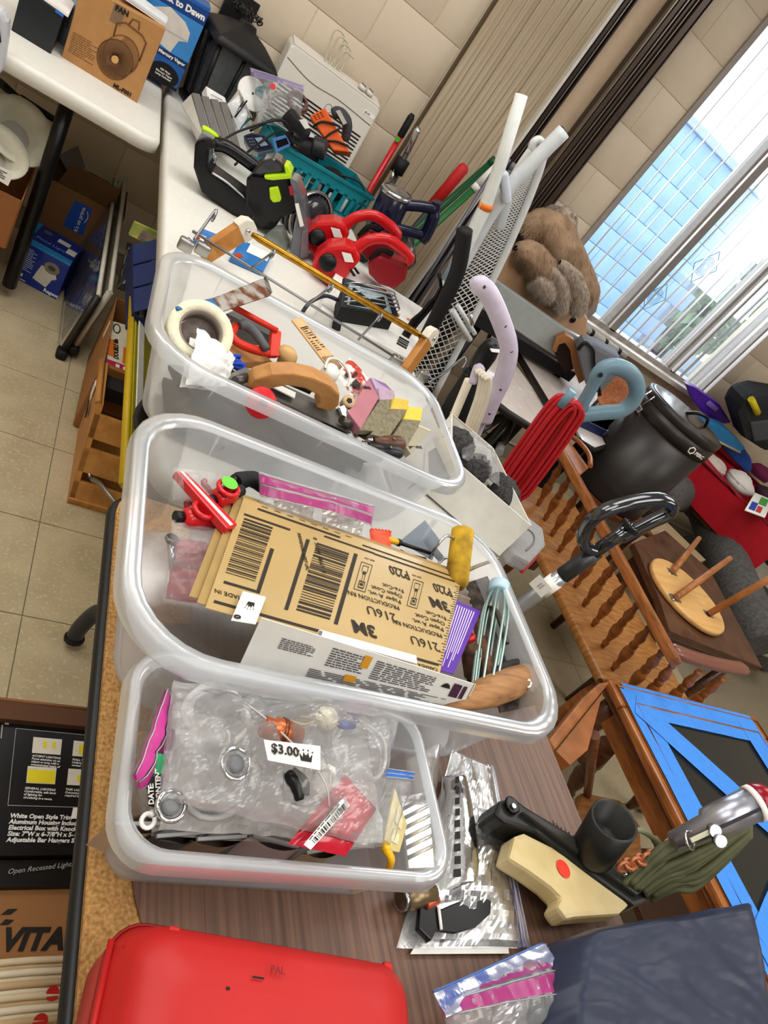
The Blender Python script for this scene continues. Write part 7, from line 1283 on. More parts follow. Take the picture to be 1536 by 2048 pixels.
W(t, 'body', MB().tube([a, a+d*L_*.40, a+d*L_*.44, b], [.012, .015, .021, .0225], 20), mat('A8AAB4', .32, .85)); W(t, 'lens', MB().lathe([(.0235, -.002), (.024, .006), (.020, .018), (.010, .026), (.001, .028)], 22, frame_z(b, d)), mat('8C0C1C', .2)); W(t, 'lens_ring', MB().tube([b-d*.006, b+d*.002], .0242, 22), PAPER); up_ = V((0, -.4, 1)); up_ -= d*up_.dot(d); up_.normalize()
W(t, 'slot', MB().box((0, 0, 0), (.07, .004, .003), frame(a.lerp(b, .68)+up_*.0215, d, up_)), BLK)
for s in (0, 1): W(t, 'clamp_screw', MB().tube([a.lerp(b, .40)+up_*.016+V((.004, -.012, -.002))*s, a.lerp(b, .40)+up_*.026+V((.004, -.012, -.002))*s], .008, 12), STEEL)
W(t, 'key_ring', MB().tube(arc((0, 0, 0), .011, 0, 345, 18, frame_z(a.lerp(b, .13)+up_*.018, (up_+d))), .0018, 6), CHROME); W(t, 'pull_tag', MB().rbox((0, 0, 0), (.028, .006, .004), .001, frame(a.lerp(b, .24)+up_*.02, d, up_)), mat('C8C4A8', .4))
# navy tarp bundle
t = T('navy_bundle', 'folded navy blue waterproof cloth bundle at the bottom right corner', 'cloth', (.95, .05, TZ)); NVY = mat('262C42', .42, var=.1, s=14, bump=.05)
q = Quad((0.684, 0.132, 0.800), (0.995, 0.034, 0.840), (1.132, 0.198, 0.840), (0.737, 0.182, 0.830)); q = Quad((0.612, 0.063, 0.830), (0.997, 0.015, 0.860), (1.112, 0.191, 0.860), (0.701, 0.168, 0.830))
def nf(sg):
    def g(u, v):
        e = min(u, 1-u, v, 1-v); r_ = (min(1, e/.10))**.5; k = .008*nz((u*3+v*2.5, v*2-u*1.5, 1))+.005*abs(nz((u*7+v*5, v*3-u*2, 4)))+.0008*nz((u*26, v*26, 2))
        return q.pt(u, v, (.012*r_+k if sg > 0 else -.055*r_))+V((0, 0, -.03*(1-r_)))+q.n*(-.035*max(0, .14-u)/.14*max(0, v-.5)*2)
    return g
W(t, 'cloth', MB().grid(nf(1), 60, 50).grid(nf(-1), 16, 14), NVY)
# ================================================================ furniture and goods on the right
OAK = wood('A0602C', '74401A', .35, 3, (5, 5, 30), .2); OAKL = wood('AC763E', '855226', .38, 3, (6, 30, 6), .15); DOAK = wood('6E3E20', '4A2612', .35, 4, (5, 5, 20), .2)
def turned(pr, a, b, n=12):
    """turned spindle or leg between two points; profile of (radius, fraction)"""
    a, b = V(a), V(b); L_ = (b-a).length; return MB().lathe([(r, f*L_) for r, f in pr], n, frame_z(a, b-a))
SP = [(.007, 0), (.009, .05), (.012, .12), (.008, .16), (.010, .22), (.0165, .34), (.0175, .44), (.012, .52), (.009, .54), (.014, .56), (.009, .58), (.0135, .60), (.009, .62), (.012, .66), (.016, .74), (.011, .84), (.008, .90), (.011, .94), (.009, 1)]
t = T('spindle_bench', 'wooden spindle backed bench with plank seat and thick shaped top rail', 'bench', (1.95, 1.4, 0))
W(t, 'seat', MB().rbox((0, 0, 0), (.46, 1.02, .034), .03, at(1.975, 1.39, .433), zr=.010), OAKL)
pts = [(0, -.052), (.30, -.060), (.52, -.05), (.66, -.03), (.80, -.045), (.98, -.05), (1.02, -.03), (1.02, .01), (.98, .03), (.75, .035), (.6, .05), (.4, .045), (.05, .05), (0, .03)]
a, b = V((1.783, 1.783, 0.680)), V((1.696, 0.853, 0.680)); d = (b-a); W(t, 'top_rail', MB().prism([(x*d.length, y) for x, y in pts], .03, frame(a-V((0, 0, .02))+V((.03, 0, 0)), d, (.35, 0, 1))), OAK, bev=.006)
for i in range(11):
    f = (i+.6)/11; y = 1.90-f*1.0; tp = a.lerp(b, f)+V((.03, 0, -.016)); W(t, 'spindle', turned(SP, (tp.x+.085, tp.y+.012, .449), tp), OAK)
for (x, y) in ((1.80, .95), (1.80, 1.83), (2.14, .95), (2.14, 1.83)): W(t, 'leg', turned([(.012, 0), (.018, .1), (.022, .3), (.014, .36), (.024, .5), (.026, .8), (.018, 1)], (x, y, 0), (x, y, .42)), OAK)
arm0 = V((1.790, 0.904, 0.660)); W(t, 'end_arm', MB().tube(smooth([arm0, (1.886, 0.899, 0.660), (2.039, 0.905, 0.660), (2.220, 0.930, 0.655)], 5), [.02]+[.026]*14+[.02], 8, flat=.6), mat('7A4A3C', .35, coat=.3))
for i in range(3): W(t, 'spindle', turned(SP, V(((1.86, .86, .449), (1.97, .865, .449), (2.08, .87, .449))[i]), V(((1.80, .875, .64), (1.93, .875, .64), (2.06, .875, .64))[i])), OAK)
# walnut side table and upturned stool
t = T('walnut_table', 'dark walnut side table under the upturned stool', 'side table', (2.5, 1.35, 0)); WN = wood('5A3826', '3C2216', .35, 4, (4, 4, 30), .2); o = [V(p) for p in [(2.330, 1.636, 0.530), (2.743, 1.868, 0.530), (2.948, 1.690, 0.530), (2.767, 1.127, 0.530), (2.168, 1.155, 0.530), (2.245, 1.325, 0.530)]]
W(t, 'top', ex(o, (0, 0, -.03)), WN, bev=.004); c = sum(o, V())/len(o); W(t, 'apron', ex([c+(p-c)*.85-V((0, 0, .032)) for p in o], (0, 0, -.06)), WN)
for p in (o[0], o[1], o[3], o[4]): e = c+(p-c)*.82; W(t, 'leg', MB().tube([e-V((0, 0, .09)), V((e.x, e.y, .0))], [.022, .016], 8), WN)
t = T('upturned_stool', 'round blond wooden stool standing upside down with three thin legs up', 'stool', (2.493, 1.405, 0.530)); M = frame_z((2.455, 1.382, 0.545), (-.02, .0, 1)); W(t, 'seat', MB().lathe([(.17, -.012), (.182, -.008), (.182, .008), (.176, .012)], 48, M), wood('DDB070', 'CC9A58', .4, 3, (2, 14, 2), .2)); LGM = wood('B0703C', '8A5228', .4, 5, (8, 8, 2))
for (b_, e_) in (((2.433, 1.489, 0.560), (4.272, 2.854, 0.880)), ((2.310, 1.321, 0.560), (3.017, 1.707, 0.840)), ((2.510, 1.298, 0.560), (2.585, 1.302, 0.840))):
    b_, e_ = V(b_), V(e_); e_ = b_+(e_-b_).normalized()*.44; W(t, 'leg', MB().tube([b_, b_.lerp(e_, .4), e_], [.0125, .014, .011], 12), LGM); W(t, 'leg_bracket', MB().rbox((0, 0, 0), (.055, .035, .006), .004, MX.Translation(b_-V((0, 0, .004)))), CHROME)
# table with blue tape
t = T('taped_end_table', 'oak end table with glass top crossed by wide blue painter tape', 'end table', (1.95, .5, 0)); TZ2 = .55; x0, x1, y0, y1 = 1.585, 2.36, .10, .845; fr_ = .085
rot = MX.Identity(4)
for (cx_, cy_, sx_, sy_) in (((x0+x1)/2, y1-fr_/2, x1-x0, fr_), ((x0+x1)/2, y0+fr_/2, x1-x0, fr_), (x0+fr_/2, (y0+y1)/2, fr_, y1-y0-2*fr_), (x1-fr_/2, (y0+y1)/2, fr_, y1-y0-2*fr_)): W(t, 'frame_board', MB().box((cx_, cy_, TZ2-.013), (sx_, sy_, .026)), OAK, bev=.007)
for k, (ins, z, r_) in enumerate(((-.002, TZ2-.024, .010), (.022, TZ2+.001, .0045), (.070, TZ2+.001, .0055))): W(t, 'moulding', MB().tube([(x0+ins, y0+ins, z), (x0+ins, y1-ins, z), (x1-ins, y1-ins, z), (x1-ins, y0+ins, z)], r_, 8, True), OAK if k else DOAK)
W(t, 'glass', MB().box(((x0+x1)/2, (y0+y1)/2, TZ2-.004), (x1-x0-2*fr_, y1-y0-2*fr_, .005)), film('E4ECE8', .04, .03, 0, 5, 1.2)); BT = mat('3F8CE8', .55, s=60, bump=.1)
gx0, gx1, gy0, gy1 = x0+fr_-.04, x1-fr_+.03, y0+fr_-.03, y1-fr_+.045; z = TZ2+.0035
def tape(a, b, w, k, r_=0):
    a, b = V((*a, z+.0006*k)), V((*b, z+.0006*k)); d = (b-a).normalized(); n = V((-d.y, d.x, 0))*w/2; L_ = (b-a).length; mb = MB(); mb.grid(lambda u, v: a+d*(L_*u)+n*(2*v-1)+V((0, 0, .0012*nz((u*9, v*2, k)))), 22, 4); W(t, 'blue_tape', mb, BT)
tape((gx0+.03, gy1+.01), (gx0+.03, gy0), .095, 0); tape((gx0, gy1-.02), (gx1, gy1-.02), .10, 1); tape((gx1-.06, gy1), (gx1-.06, gy0), .10, 2); tape((gx0+.02, gy1-.03), (gx1-.05, gy0+.1), .085, 3); tape((gx0, gy0+.04), (gx1, gy0+.04), .08, 4); tape((gx0+.03, gy0+.05), (gx1-.02, gy1-.30), .075, 5)
for (cx_, cy_, sx_, sy_) in ((x0+.045, (y0+y1)/2, .02, y1-y0-.1), (x1-.045, (y0+y1)/2, .02, y1-y0-.1), ((x0+x1)/2, y1-.045, x1-x0-.1, .02), ((x0+x1)/2, y0+.045, x1-x0-.1, .02)): W(t, 'apron', MB().box((cx_, cy_, .487), (sx_, sy_, .075)), OAK)
LP = [(.012, 0), (.016, .04), (.024, .10), (.016, .14), (.018, .18), (.026, .30), (.030, .46), (.020, .56), (.026, .60), (.018, .64), (.030, .70), (.030, 1)]
for (x, y) in ((x0+.05, y0+.05), (x0+.05, y1-.05), (x1-.05, y0+.05), (x1-.05, y1-.05)): W(t, 'leg', turned(LP, (x, y, 0), (x, y, .53)), DOAK)
W(t, 'shelf', MB().box(((x0+x1)/2+.1, (y0+y1)/2-.1, .16), (.42, .40, .02)), mat('4A2C1C', .4), bev=.003)
# low oak chair next to it
t = T('oak_chair', 'low oak chair with turned leg between the brown table and the taped table', 'chair', (1.45, .75, 0)); o = [V(p) for p in [(1.463, 0.767, 0.620), (1.133, 0.548, 0.620), (1.125, 0.570, 0.620), (1.308, 0.695, 0.620), (1.410, 0.753, 0.620)]]; W(t, 'top_rail', ex(o, (0, 0, -.025)), OAK, bev=.006); W(t, 'back_panel', ex([V(p) for p in [(1.436, 0.742, 0.600), (1.161, 0.559, 0.600), (1.188, 0.532, 0.600), (1.270, 0.574, 0.600)]], (0, 0, -.03)), OAK)
W(t, 'leg', turned(LP, (1.963, 0.807, 0.010), (1.790, 0.788, 0.340)), DOAK); W(t, 'leg', turned(LP, (2.388, 0.783, 0.010), (2.126, 0.780, 0.300)), DOAK); W(t, 'seat', ex([V(p) for p in [(1.753, 0.700, 0.220), (1.921, 0.689, 0.220), (1.965, 0.617, 0.220), (1.838, 0.424, 0.220), (1.607, 0.425, 0.220), (1.667, 0.616, 0.220)]], (0, 0, -.03)), OAKL, bev=.005); W(t, 'post', MB().tube([(1.388, 0.646, 0.560), (1.771, 0.694, 0.220)], .012, 8), DOAK)
# black steel cooler can
t = T('steel_canister', 'tall charcoal steel canister with clamped lid and pale emblem behind the bench', 'canister', (2.62, 2.15, .45)); c = V((2.60, 2.16, .45)); M = MX.Translation(c); CN = mat('2E2B2A', .38, .35, var=.05); R_ = .205; H_ = .50
W(t, 'body', MB().lathe([(R_*.97, 0), (R_, .01), (R_, .075), (R_*1.004, .08), (R_*1.004, .084), (R_, .09), (R_, H_-.10)], 48, M), CN); W(t, 'lid_band', MB().lathe([(R_*1.012, H_-.10), (R_*1.012, H_-.045), (R_*.99, H_-.043), (R_*.99, H_-.038), (R_*1.012, H_-.036), (R_*1.012, H_-.004), (R_*.98, H_)], 48, M), CN); W(t, 'lid_top', MB().lathe([(R_*.98, H_), (R_*.9, H_+.004), (R_*.3, H_+.007), (.001, H_+.008)], 48, M), mat('4A4644', .22, .6)); W(t, 'lid_handle', MB().tube(smooth([c+V((-.03, -.02, H_+.006)), c+V((-.01, -.05, H_+.04)), c+V((.05, -.06, H_+.045)), c+V((.09, -.05, H_+.006))], 5), .008, 8), BLK)
for s in (-1, 1): p = c+V((s*R_*.98, -.04*s, H_-.10)); W(t, 'wire_clamp', MB().tube([p+V((0, -.02, .09)), p+V((s*.02, -.02, .03)), p+V((s*.02, .02, .03)), p+V((0, .02, .09))], .004, 6), CHROME); W(t, 'clamp_base', MB().rbox((0, 0, 0), (.02, .05, .03), .005, MX.Translation(p)), STEEL)
an = math.atan2(-2.15, -1.0)+.22; n = V((math.cos(an), math.sin(an), 0)); p = c+n*(R_*1.014)+V((0, 0, H_-.072)); W(t, 'emblem', MB().tube(arc((0, 0, 0), .016, 0, 300, 5, frame_z(p, n)), .003, 5, True), PAPER); Mq = facing(p+n*.002+n.cross(V((0, 0, 1)))*-.022, n); text(t, 'PERC', Mq, .022, PAPER, world=True, bold=.0008)
t = T('plant_stand', 'square wooden stand carrying the charcoal canister', 'stand', (2.6, 2.16, 0)); W(t, 'top', MB().box((2.60, 2.16, .435), (.44, .44, .026)), DOAK, bev=.004)
for sx in (-1, 1):
    for sy in (-1, 1): W(t, 'leg', MB().box((2.60+sx*.19, 2.16+sy*.19, .21), (.035, .035, .42)), DOAK)
# white topped dark edged folding tables
for i, lab in enumerate(('white topped table with dark edge under the tan boards', 'white topped table with dark edge, nearer of the two by the ironing board', 'low white topped table with dark edge behind the red cord')):
    t = T('laminate_table', lab, 'table', (1.7, 2.0, 0)); o = [V(p) for p in (([(1.965, 2.772, 0.700), (2.218, 2.922, 0.700), (2.793, 3.031, 0.700), (2.992, 3.033, 0.700), (2.044, 2.066, 0.700), (1.923, 2.011, 0.700)], [(1.864, 2.674, 0.670), (1.890, 2.555, 0.670), (1.971, 2.049, 0.670), (1.812, 1.886, 0.670), (1.620, 1.926, 0.670), (1.490, 1.994, 0.670), (1.507, 2.095, 0.670)], [(2.182, 2.184, 0.640), (2.701, 2.661, 0.640), (2.666, 2.509, 0.640), (2.404, 2.190, 0.640), (2.253, 2.083, 0.640), (2.174, 2.091, 0.640)])[i])]; c = sum(o, V())/len(o)
    W(t, 'top', ex(o, (0, 0, -.02)), mat('D8CCC4', .25, coat=.3)); W(t, 'dark_edge', MB().tube([p-V((0, 0, .014)) for p in o], .016, 6, True), mat('1E1916', .45)); W(t, 'pedestal', MB().tube([c-V((0, 0, .03)), V((c.x, c.y, .02))], .03, 12), BLKM); W(t, 'base', MB().lathe([(.12, 0), (.11, .02), (.04, .04)], 20, MX.Translation((c.x, c.y, .002))), BLKM)
# tan board with a hole, grey rolled panel
t = T('tan_board', 'tan laminate board with a round hole lying under the fur throw', 'board', (1.9, 2.6, .7)); q = Quad((1.733, 2.767, 0.860), (2.374, 2.787, 0.860), (2.409, 2.995, 0.930), (1.710, 2.772, 0.950)); o = [V(p) for p in [(1.624, 2.600, 0.898), (1.583, 2.600, 0.991), (1.652, 2.600, 1.043), (2.032, 2.600, 1.015), (2.172, 2.600, 0.967), (2.230, 2.600, 0.905), (2.215, 2.600, 0.873), (2.074, 2.600, 0.879)]]; W(t, 'board', ex(o, (.03, .05, 0)), mat('C49C78', .45), bev=.004); W(t, 'hole', MB().lathe([(.014, 0), (.014, .001)], 16, frame_z((2.106, 2.597, 0.932), (0, -1, 0))), BLK)
t = T('laminate_board', 'long grey laminate panel lying in front of the tan board', 'panel', (1.9, 2.45, .65)); o = [V(p) for p in [(1.567, 2.450, 0.855), (1.551, 2.450, 0.920), (1.970, 2.450, 0.910), (2.165, 2.450, 0.917), (2.169, 2.450, 0.803), (2.051, 2.450, 0.785), (1.692, 2.450, 0.797)]]; W(t, 'panel', ex(o, (.02, .04, 0)), mat('9AA0A0', .35, coat=.2), bev=.004); W(t, 'edge_line', MB().tube([o[0], o[6], o[5], o[4]], .005, 4), mat('4A3A2C', .5))
t = T('trestle', 'low dark trestle carrying the tan board and grey panel', 'trestle', (1.95, 2.55, 0)); W(t, 'beam', MB().box((1.93, 2.53, .74), (.62, .10, .05)), BLKM)
for x in (1.68, 2.2): W(t, 'leg', MB().tube([(x, 2.46, 0), (x, 2.53, .72)], .018, 8), BLKM); W(t, 'leg', MB().tube([(x, 2.62, 0), (x, 2.53, .72)], .018, 8), BLKM)
# fur throw and grey cushion
t = T('grey_cushion', 'large grey padded cushion behind the brown fur throw', 'cushion', (2.1, 2.85, .8)); o = [V(p) for p in [(1.798, 2.820, 1.196), (1.826, 2.820, 1.237), (1.883, 2.820, 1.246), (1.971, 2.820, 1.196), (2.115, 2.820, 1.146), (2.317, 2.820, 1.060), (2.372, 2.820, 0.985), (2.358, 2.820, 0.893), (2.145, 2.820, 0.934), (1.886, 2.820, 1.067)]]; W(t, 'pad', ex(o, (.02, .12, 0)), mat('8C847C', .95, s=120, bump=.4), bev=.035); W(t, 'green_mark', MB().tube(smooth([(2.098, 2.812, 1.118), (2.094, 2.812, 1.138), (2.125, 2.812, 1.122), (2.127, 2.812, 1.101)], 4), .003, 5), mat('A0A040', .6))
FUR = mat('A58A70', .98, s=16, c2='866C54', bump=.3, thr=(.3, .65)); FUR2 = mat('B4A494', .98, s=60, c2='8A7C6E', bump=.6)
t = T('fur_throw', 'brown and grey faux fur throw bunched over the grey cushion', 'throw', (1.9, 2.7, .95)); 
def lump(pts, rad, m, seed, nm):
    pts = smooth([V(p) for p in pts], 8); n = len(pts); mb = MB()
    def g(u, v):
        i = min(int(v*(n-1)), n-2); f = v*(n-1)-i; p = pts[i].lerp(pts[i+1], f); d = (pts[i+1]-pts[i]).normalized(); x = d.cross(V((0, .7, .7))).normalized(); y = d.cross(x); r_ = rad*(max(.02, math.sin(math.pi*min(1, max(0, v*.96+.02)))))**.4*(1+.22*nz((u*4+seed, v*5, seed))+.07*nz((u*16, v*20, seed))); a = u*6.283; return p+(x*math.cos(a)+y*math.sin(a))*r_
    mb.grid(g, 40, 36, closeu=True); W(t, nm, mb, m)
    h = MB(); random.seed(seed)
    for k in range(5200):
        u, v = random.random(), random.random(); p = g(u, v); q_ = g(u+.01, v); i = min(int(v*(n-1)), n-1); nrm = (p-pts[i]).normalized(); tip = p+nrm*.014+V((random.gauss(.006, .008), random.gauss(0, .005), -.024)); w = (q_-p).normalized()*.0013; h.add([p-w, p+w, tip], [(0, 1, 2)])
    W(t, 'pile', h, m, kind='stuff')
lump([(1.664, 2.660, 1.093), (1.701, 2.660, 1.163), (1.859, 2.660, 1.133), (2.035, 2.660, 1.078), (2.154, 2.660, 1.034)], .085, FUR, 3, 'upper_fold'); lump([(1.620, 2.580, 1.035), (1.702, 2.580, 1.058), (1.799, 2.580, 1.039), (1.879, 2.580, 1.007)], .06, FUR, 5, 'left_fold'); lump([(1.755, 2.540, 1.060), (1.859, 2.540, 1.044), (1.933, 2.540, 0.995), (1.968, 2.540, 0.953)], .034, FUR2, 7, 'hanging_fold'); lump([(1.808, 2.550, 1.098), (1.931, 2.550, 1.080), (2.023, 2.550, 1.026), (2.053, 2.550, 0.983)], .038, FUR2, 9, 'hanging_fold'); lump([(1.749, 2.530, 1.000), (1.816, 2.530, 0.995), (1.870, 2.530, 0.979)], .036, FUR2, 11, 'small_fold'); lump([(1.784, 2.740, 1.187), (1.822, 2.740, 1.222), (1.893, 2.740, 1.176)], .05, FUR2, 13, 'back_fold')
# leather holder, grey roll, bundled rolls
t = T('leather_holder', 'tan leather arched holder with dark inside standing on the white topped table', 'holder', (1.95, 2.2, .71)); M = frame_z((1.990, 2.250, 0.824), (.5, .5, -.25)); out = [(.095*math.cos(a), .095*math.sin(a)) for a in [math.pi*k/12 for k in range(13)]]
arcp = [V(p) for p in [(1.786, 2.200, 0.882), (1.765, 2.200, 0.916), (1.784, 2.200, 0.946), (1.830, 2.200, 0.951), (1.876, 2.200, 0.925), (1.977, 2.200, 0.867), (2.033, 2.200, 0.822), (1.976, 2.200, 0.839), (1.883, 2.200, 0.896), (1.837, 2.200, 0.910), (1.814, 2.200, 0.898), (1.841, 2.200, 0.855)]]
W(t, 'strap', ex([V(p) for p in [(1.969, 2.400, 0.818), (1.941, 2.400, 0.869), (1.964, 2.400, 0.903), (2.023, 2.400, 0.903), (2.127, 2.400, 0.845), (2.231, 2.400, 0.782), (2.221, 2.400, 0.753), (2.126, 2.400, 0.802), (2.045, 2.400, 0.858), (1.997, 2.400, 0.872), (1.979, 2.400, 0.851), (1.997, 2.400, 0.816)]], (.05, .10, 0)), mat('9A6840', .5), bev=.004); W(t, 'dark_inside', ex([V(p) for p in [(2.014, 2.440, 0.809), (2.012, 2.440, 0.842), (2.034, 2.440, 0.859), (2.083, 2.440, 0.846), (2.170, 2.440, 0.787), (2.146, 2.440, 0.754), (2.067, 2.440, 0.780)]], (.04, .06, 0)), mat('2A1A14', .7))
t = T('grey_bag', 'grey soft bag with black piping behind the tan leather holder', 'bag', (2.15, 2.3, .7)); o = [V(p) for p in [(1.990, 2.300, 0.898), (1.993, 2.300, 0.939), (2.053, 2.300, 0.958), (2.197, 2.300, 0.967), (2.260, 2.300, 0.944), (2.267, 2.300, 0.786), (2.190, 2.300, 0.777), (2.087, 2.300, 0.839)]]; W(t, 'body', ex(o, (.05, .12, 0)), mat('6C6E76', .8, s=40), bev=.02); W(t, 'piping', MB().tube(smooth([o[0], o[1], V((2.043, 2.290, 0.933)), V((2.107, 2.290, 0.884)), o[5]], 5), .008, 8), BLK)
for i in range(3):
    t = T('rolled_mat', ('upper', 'middle', 'lower')[i]+' grey striped roll beside the window sill', 'roll', (2.398, 2.750, 0.904)); o = V((.0, -.03*i, -.028*i)); a, b = V((2.325, 2.800, 0.894))+o, V((2.693, 2.800, 0.891))+o; W(t, 'roll', MB().tube([a, b], .018, 12), mat(('A8A4A0', '8C8884', 'BEB8AE')[i], .5))
    for k in range(3): W(t, 'band', MB().tube([a.lerp(b, .2+.3*k), a.lerp(b, .26+.3*k)], .0195, 12), BLKM)
t = T('carved_bowl', 'orange brown carved wooden bowl seen through the blue grey handle', 'bowl', (2.335, 2.300, 0.836)); M = frame_z((2.344, 2.300, 0.819), (-.4, -.7, .6)); W(t, 'bowl', MB().lathe([(.03, -.05), (.07, -.03), (.09, .0), (.095, .01), (.085, .01), (.05, -.02), (.001, -.03)], 28, M, cap=False), wood('B06C40', '7A4224', .5, 14)); W(t, 'foot', MB().lathe([(.035, -.06), (.032, -.048)], 20, M), DOAK)
t = T('navy_binder', 'dark navy blue binder lying below the carved bowl', 'binder', (2.623, 2.523, 0.660)); q = Quad((2.228, 2.219, 0.680), (2.403, 2.240, 0.680), (2.706, 2.527, 0.680), (2.525, 2.500, 0.680)); W(t, 'cover', q.slab(.04), mat('1C2450', .4), bev=.003); W(t, 'pages', q.slab(.03, .02, .02, 1.01, .98), PAPER)
# frames and dark clutter below the white tops
t = T('camera_tripod', 'folded dark grey metal tripod below the white topped tables', 'tripod', (1.6, 1.7, 0)); W(t, 'leg', MB().tube([(1.569, 1.917, 0.550), (2.003, 2.353, 0.550)], .018, 8), mat('2A2C2E', .4, .4)); W(t, 'leg', MB().tube([(1.828, 2.050, 0.450), (1.903, 2.216, 0.550)], .016, 6), mat('3A3C3E', .35, .5)); W(t, 'foot_pad', MB().tube([(1.819, 2.035, 0.445), (1.840, 2.078, 0.460)], .02, 6), mat('B8BCC0', .3)); W(t, 'crank', MB().rbox((0, 0, 0), (.09, .06, .06), .012, MX.Translation(V((1.894, 2.216, 0.560)))), mat('3E3C38', .4, .5)); W(t, 'centre_post', MB().tube([(1.903, 2.216, 0.550), V((1.903, 2.216, 0.550))-V((0, 0, .54))], .016, 8), mat('4A4C4C', .35, .5)); W(t, 'rail', MB().tube([(1.806, 1.904, 0.400), (2.227, 2.396, 0.500)], .012, 6), mat('8A8A84', .35, .6))
# brown shoe rack / shelf end, gold hinges
t = T('wooden_tray', 'shaped brown wooden tray end at the back end of the bench rail', 'tray', (2.143, 2.051, 0.600)); q = Quad((1.828, 1.845, 0.660), (1.826, 1.644, 0.660), (2.009, 1.804, 0.660), (1.979, 2.019, 0.660)); W(t, 'panel', q.slab(.02), OAK, bev=.004); W(t, 'lip', MB().tube(smooth([q.pt(0, 1, 0), q.pt(.4, 1.1, .02), q.pt(.8, 1.0, .03), q.pt(1, .8, .02)], 4), .010, 8), OAK)
# grey pet bed
PB = mat('5C5A58', .95, s=60, bump=.4, c2='444240'); t = T('pet_bed', 'thick grey plush pet bed with rolled sides beyond the stool', 'pet bed', (3.0, 1.7, 0)); W(t, 'bolster', MB().tube(smooth([(3.224, 2.360, 0.410), (3.467, 2.523, 0.460), (3.863, 2.633, 0.460), (3.793, 2.359, 0.440), (3.633, 1.977, 0.410), (3.563, 1.706, 0.380), (3.539, 1.526, 0.360)], 6), [.05]+[.115]*34+[.11, .1], 20), PB); W(t, 'bolster', MB().tube(smooth([(3.950, 2.664, 0.420), (4.398, 2.807, 0.420), (4.728, 2.742, 0.420), (4.960, 2.552, 0.400)], 6), .11, 18), PB); W(t, 'bed_base', ex([V(p) for p in [(3.973, 2.647, 0.100), (5.009, 3.144, 0.100), (5.398, 2.544, 0.100), (4.431, 1.761, 0.100), (3.950, 1.799, 0.100)]], (0, 0, -.09)), PB, bev=.02)
t = T('folded_blanket', 'pale grey folded blanket edge at the right of the walnut table', 'blanket', (4.170, 1.814, 0.150)); q = Quad((3.732, 1.814, 0.200), (4.091, 1.626, 0.200), (4.616, 1.998, 0.200), (4.112, 2.042, 0.200)); W(t, 'fold', MB().grid(lambda u, v: q.pt(u, v, .03*math.sin(math.pi*v)+.012*nz((u*6, v*4, 2))), 20, 12), mat('7C7C80', .95, s=60, bump=.3)); W(t, 'white_fold', MB().tube(smooth([(3.793, 1.801, 0.230), (3.831, 1.682, 0.230), (4.023, 1.658, 0.230)], 5), .03, 12), mat('B8B4AC', .9))
# cartons with cans by the pet bed
t = T('brown_carton', 'low tan cardboard carton with folded flaps beside the grey pet bed', 'carton', (3.205, 2.107, 0.300)); q = Quad((2.592, 1.830, 0.420), (2.876, 1.758, 0.420), (3.363, 1.988, 0.420), (3.184, 2.216, 0.420)); W(t, 'box', q.slab(.2), mat('9A8460', .8), bev=.002); W(t, 'flap', Quad(q.pt(.1, .1, .002), q.pt(.6, .1, .002), q.pt(.55, .6, .03), q.pt(.15, .6, .03)).slab(.004), mat('A8906A', .8)); W(t, 'white_tag', q.bars([(.65, .15, .75, .3)], .001), PAPER)
# red tub with toys, purple tray, black bag
t = T('red_tub', 'red plastic tub of toys and clothes at the far right', 'tub', (3.75, 2.6, .48)); A, B_, C_, D_ = V((3.474, 2.630, 0.700)), V((3.717, 1.979, 0.700)), V((4.537, 2.526, 0.700)), V((4.033, 3.016, 0.700)); RT_ = mat('B01828', .35)
for p, q_ in ((A, B_), (B_, C_), (C_, D_), (D_, A)): W(t, 'side', ex([p, q_, q_-V((0, 0, .22)), p-V((0, 0, .22))], (q_-p).cross(V((0, 0, 1))).normalized()*.006), RT_)
W(t, 'rim', MB().tube([A, B_, C_, D_], .028, 8, True), RT_); W(t, 'floor', ex([p-V((0, 0, .22)) for p in (A, B_, C_, D_)], (0, 0, .006)), RT_)
t = T('crate_stack', 'dark wooden low table under the red tub', 'low table', (3.75, 2.6, 0)); c = (A+B_+C_+D_)/4; W(t, 'top', ex([c+(p-c)*.9-V((0, 0, .222)) for p in (A, B_, C_, D_)], (0, 0, -.03)), DOAK)
for p in (A, B_, C_, D_): e = c+(p-c)*.8; W(t, 'leg', MB().tube([(e.x, e.y, .45), (e.x, e.y, 0)], .025, 8), DOAK)
for i, (p, r_, cc, lab, nm) in enumerate((((4.396, 3.076, 0.690), .13, '2450A8', 'blue cloth hat in the red tub', 'hat'), ((3.732, 2.675, 0.675), .09, 'C8BCB0', 'pale cup beside the blue cap in the red tub', 'cup'), ((3.949, 2.602, 0.690), .10, 'E0DAD4', 'crumpled white cloth in the red tub', 'cloth'), ((4.764, 3.097, 0.690), .09, '7A2050', 'dark pink cloth in the red tub', 'cloth'), ((4.313, 2.652, 0.690), .08, '3A2030', 'dark patterned cloth in the red tub', 'cloth'))):
    p = V(p); t = T(nm, lab, nm, p-V((0, 0, r_*.6))); W(t, 'body', MB().grid(lambda u, v: p+V((math.cos(u*6.283)*math.sin(v*2.2), math.sin(u*6.283)*math.sin(v*2.2), math.cos(v*2.2)*.6))*r_*(1+.15*nz((u*4, v*4, i))), 18, 10, closeu=True), mat(cc, .7)); W(t, 'fold', MB().tube([p+V((r_*.9*math.cos(a), r_*.9*math.sin(a), .01)) for a in [k*.524 for k in range(12)]], r_*.12, 6, True), mat(cc, .75))
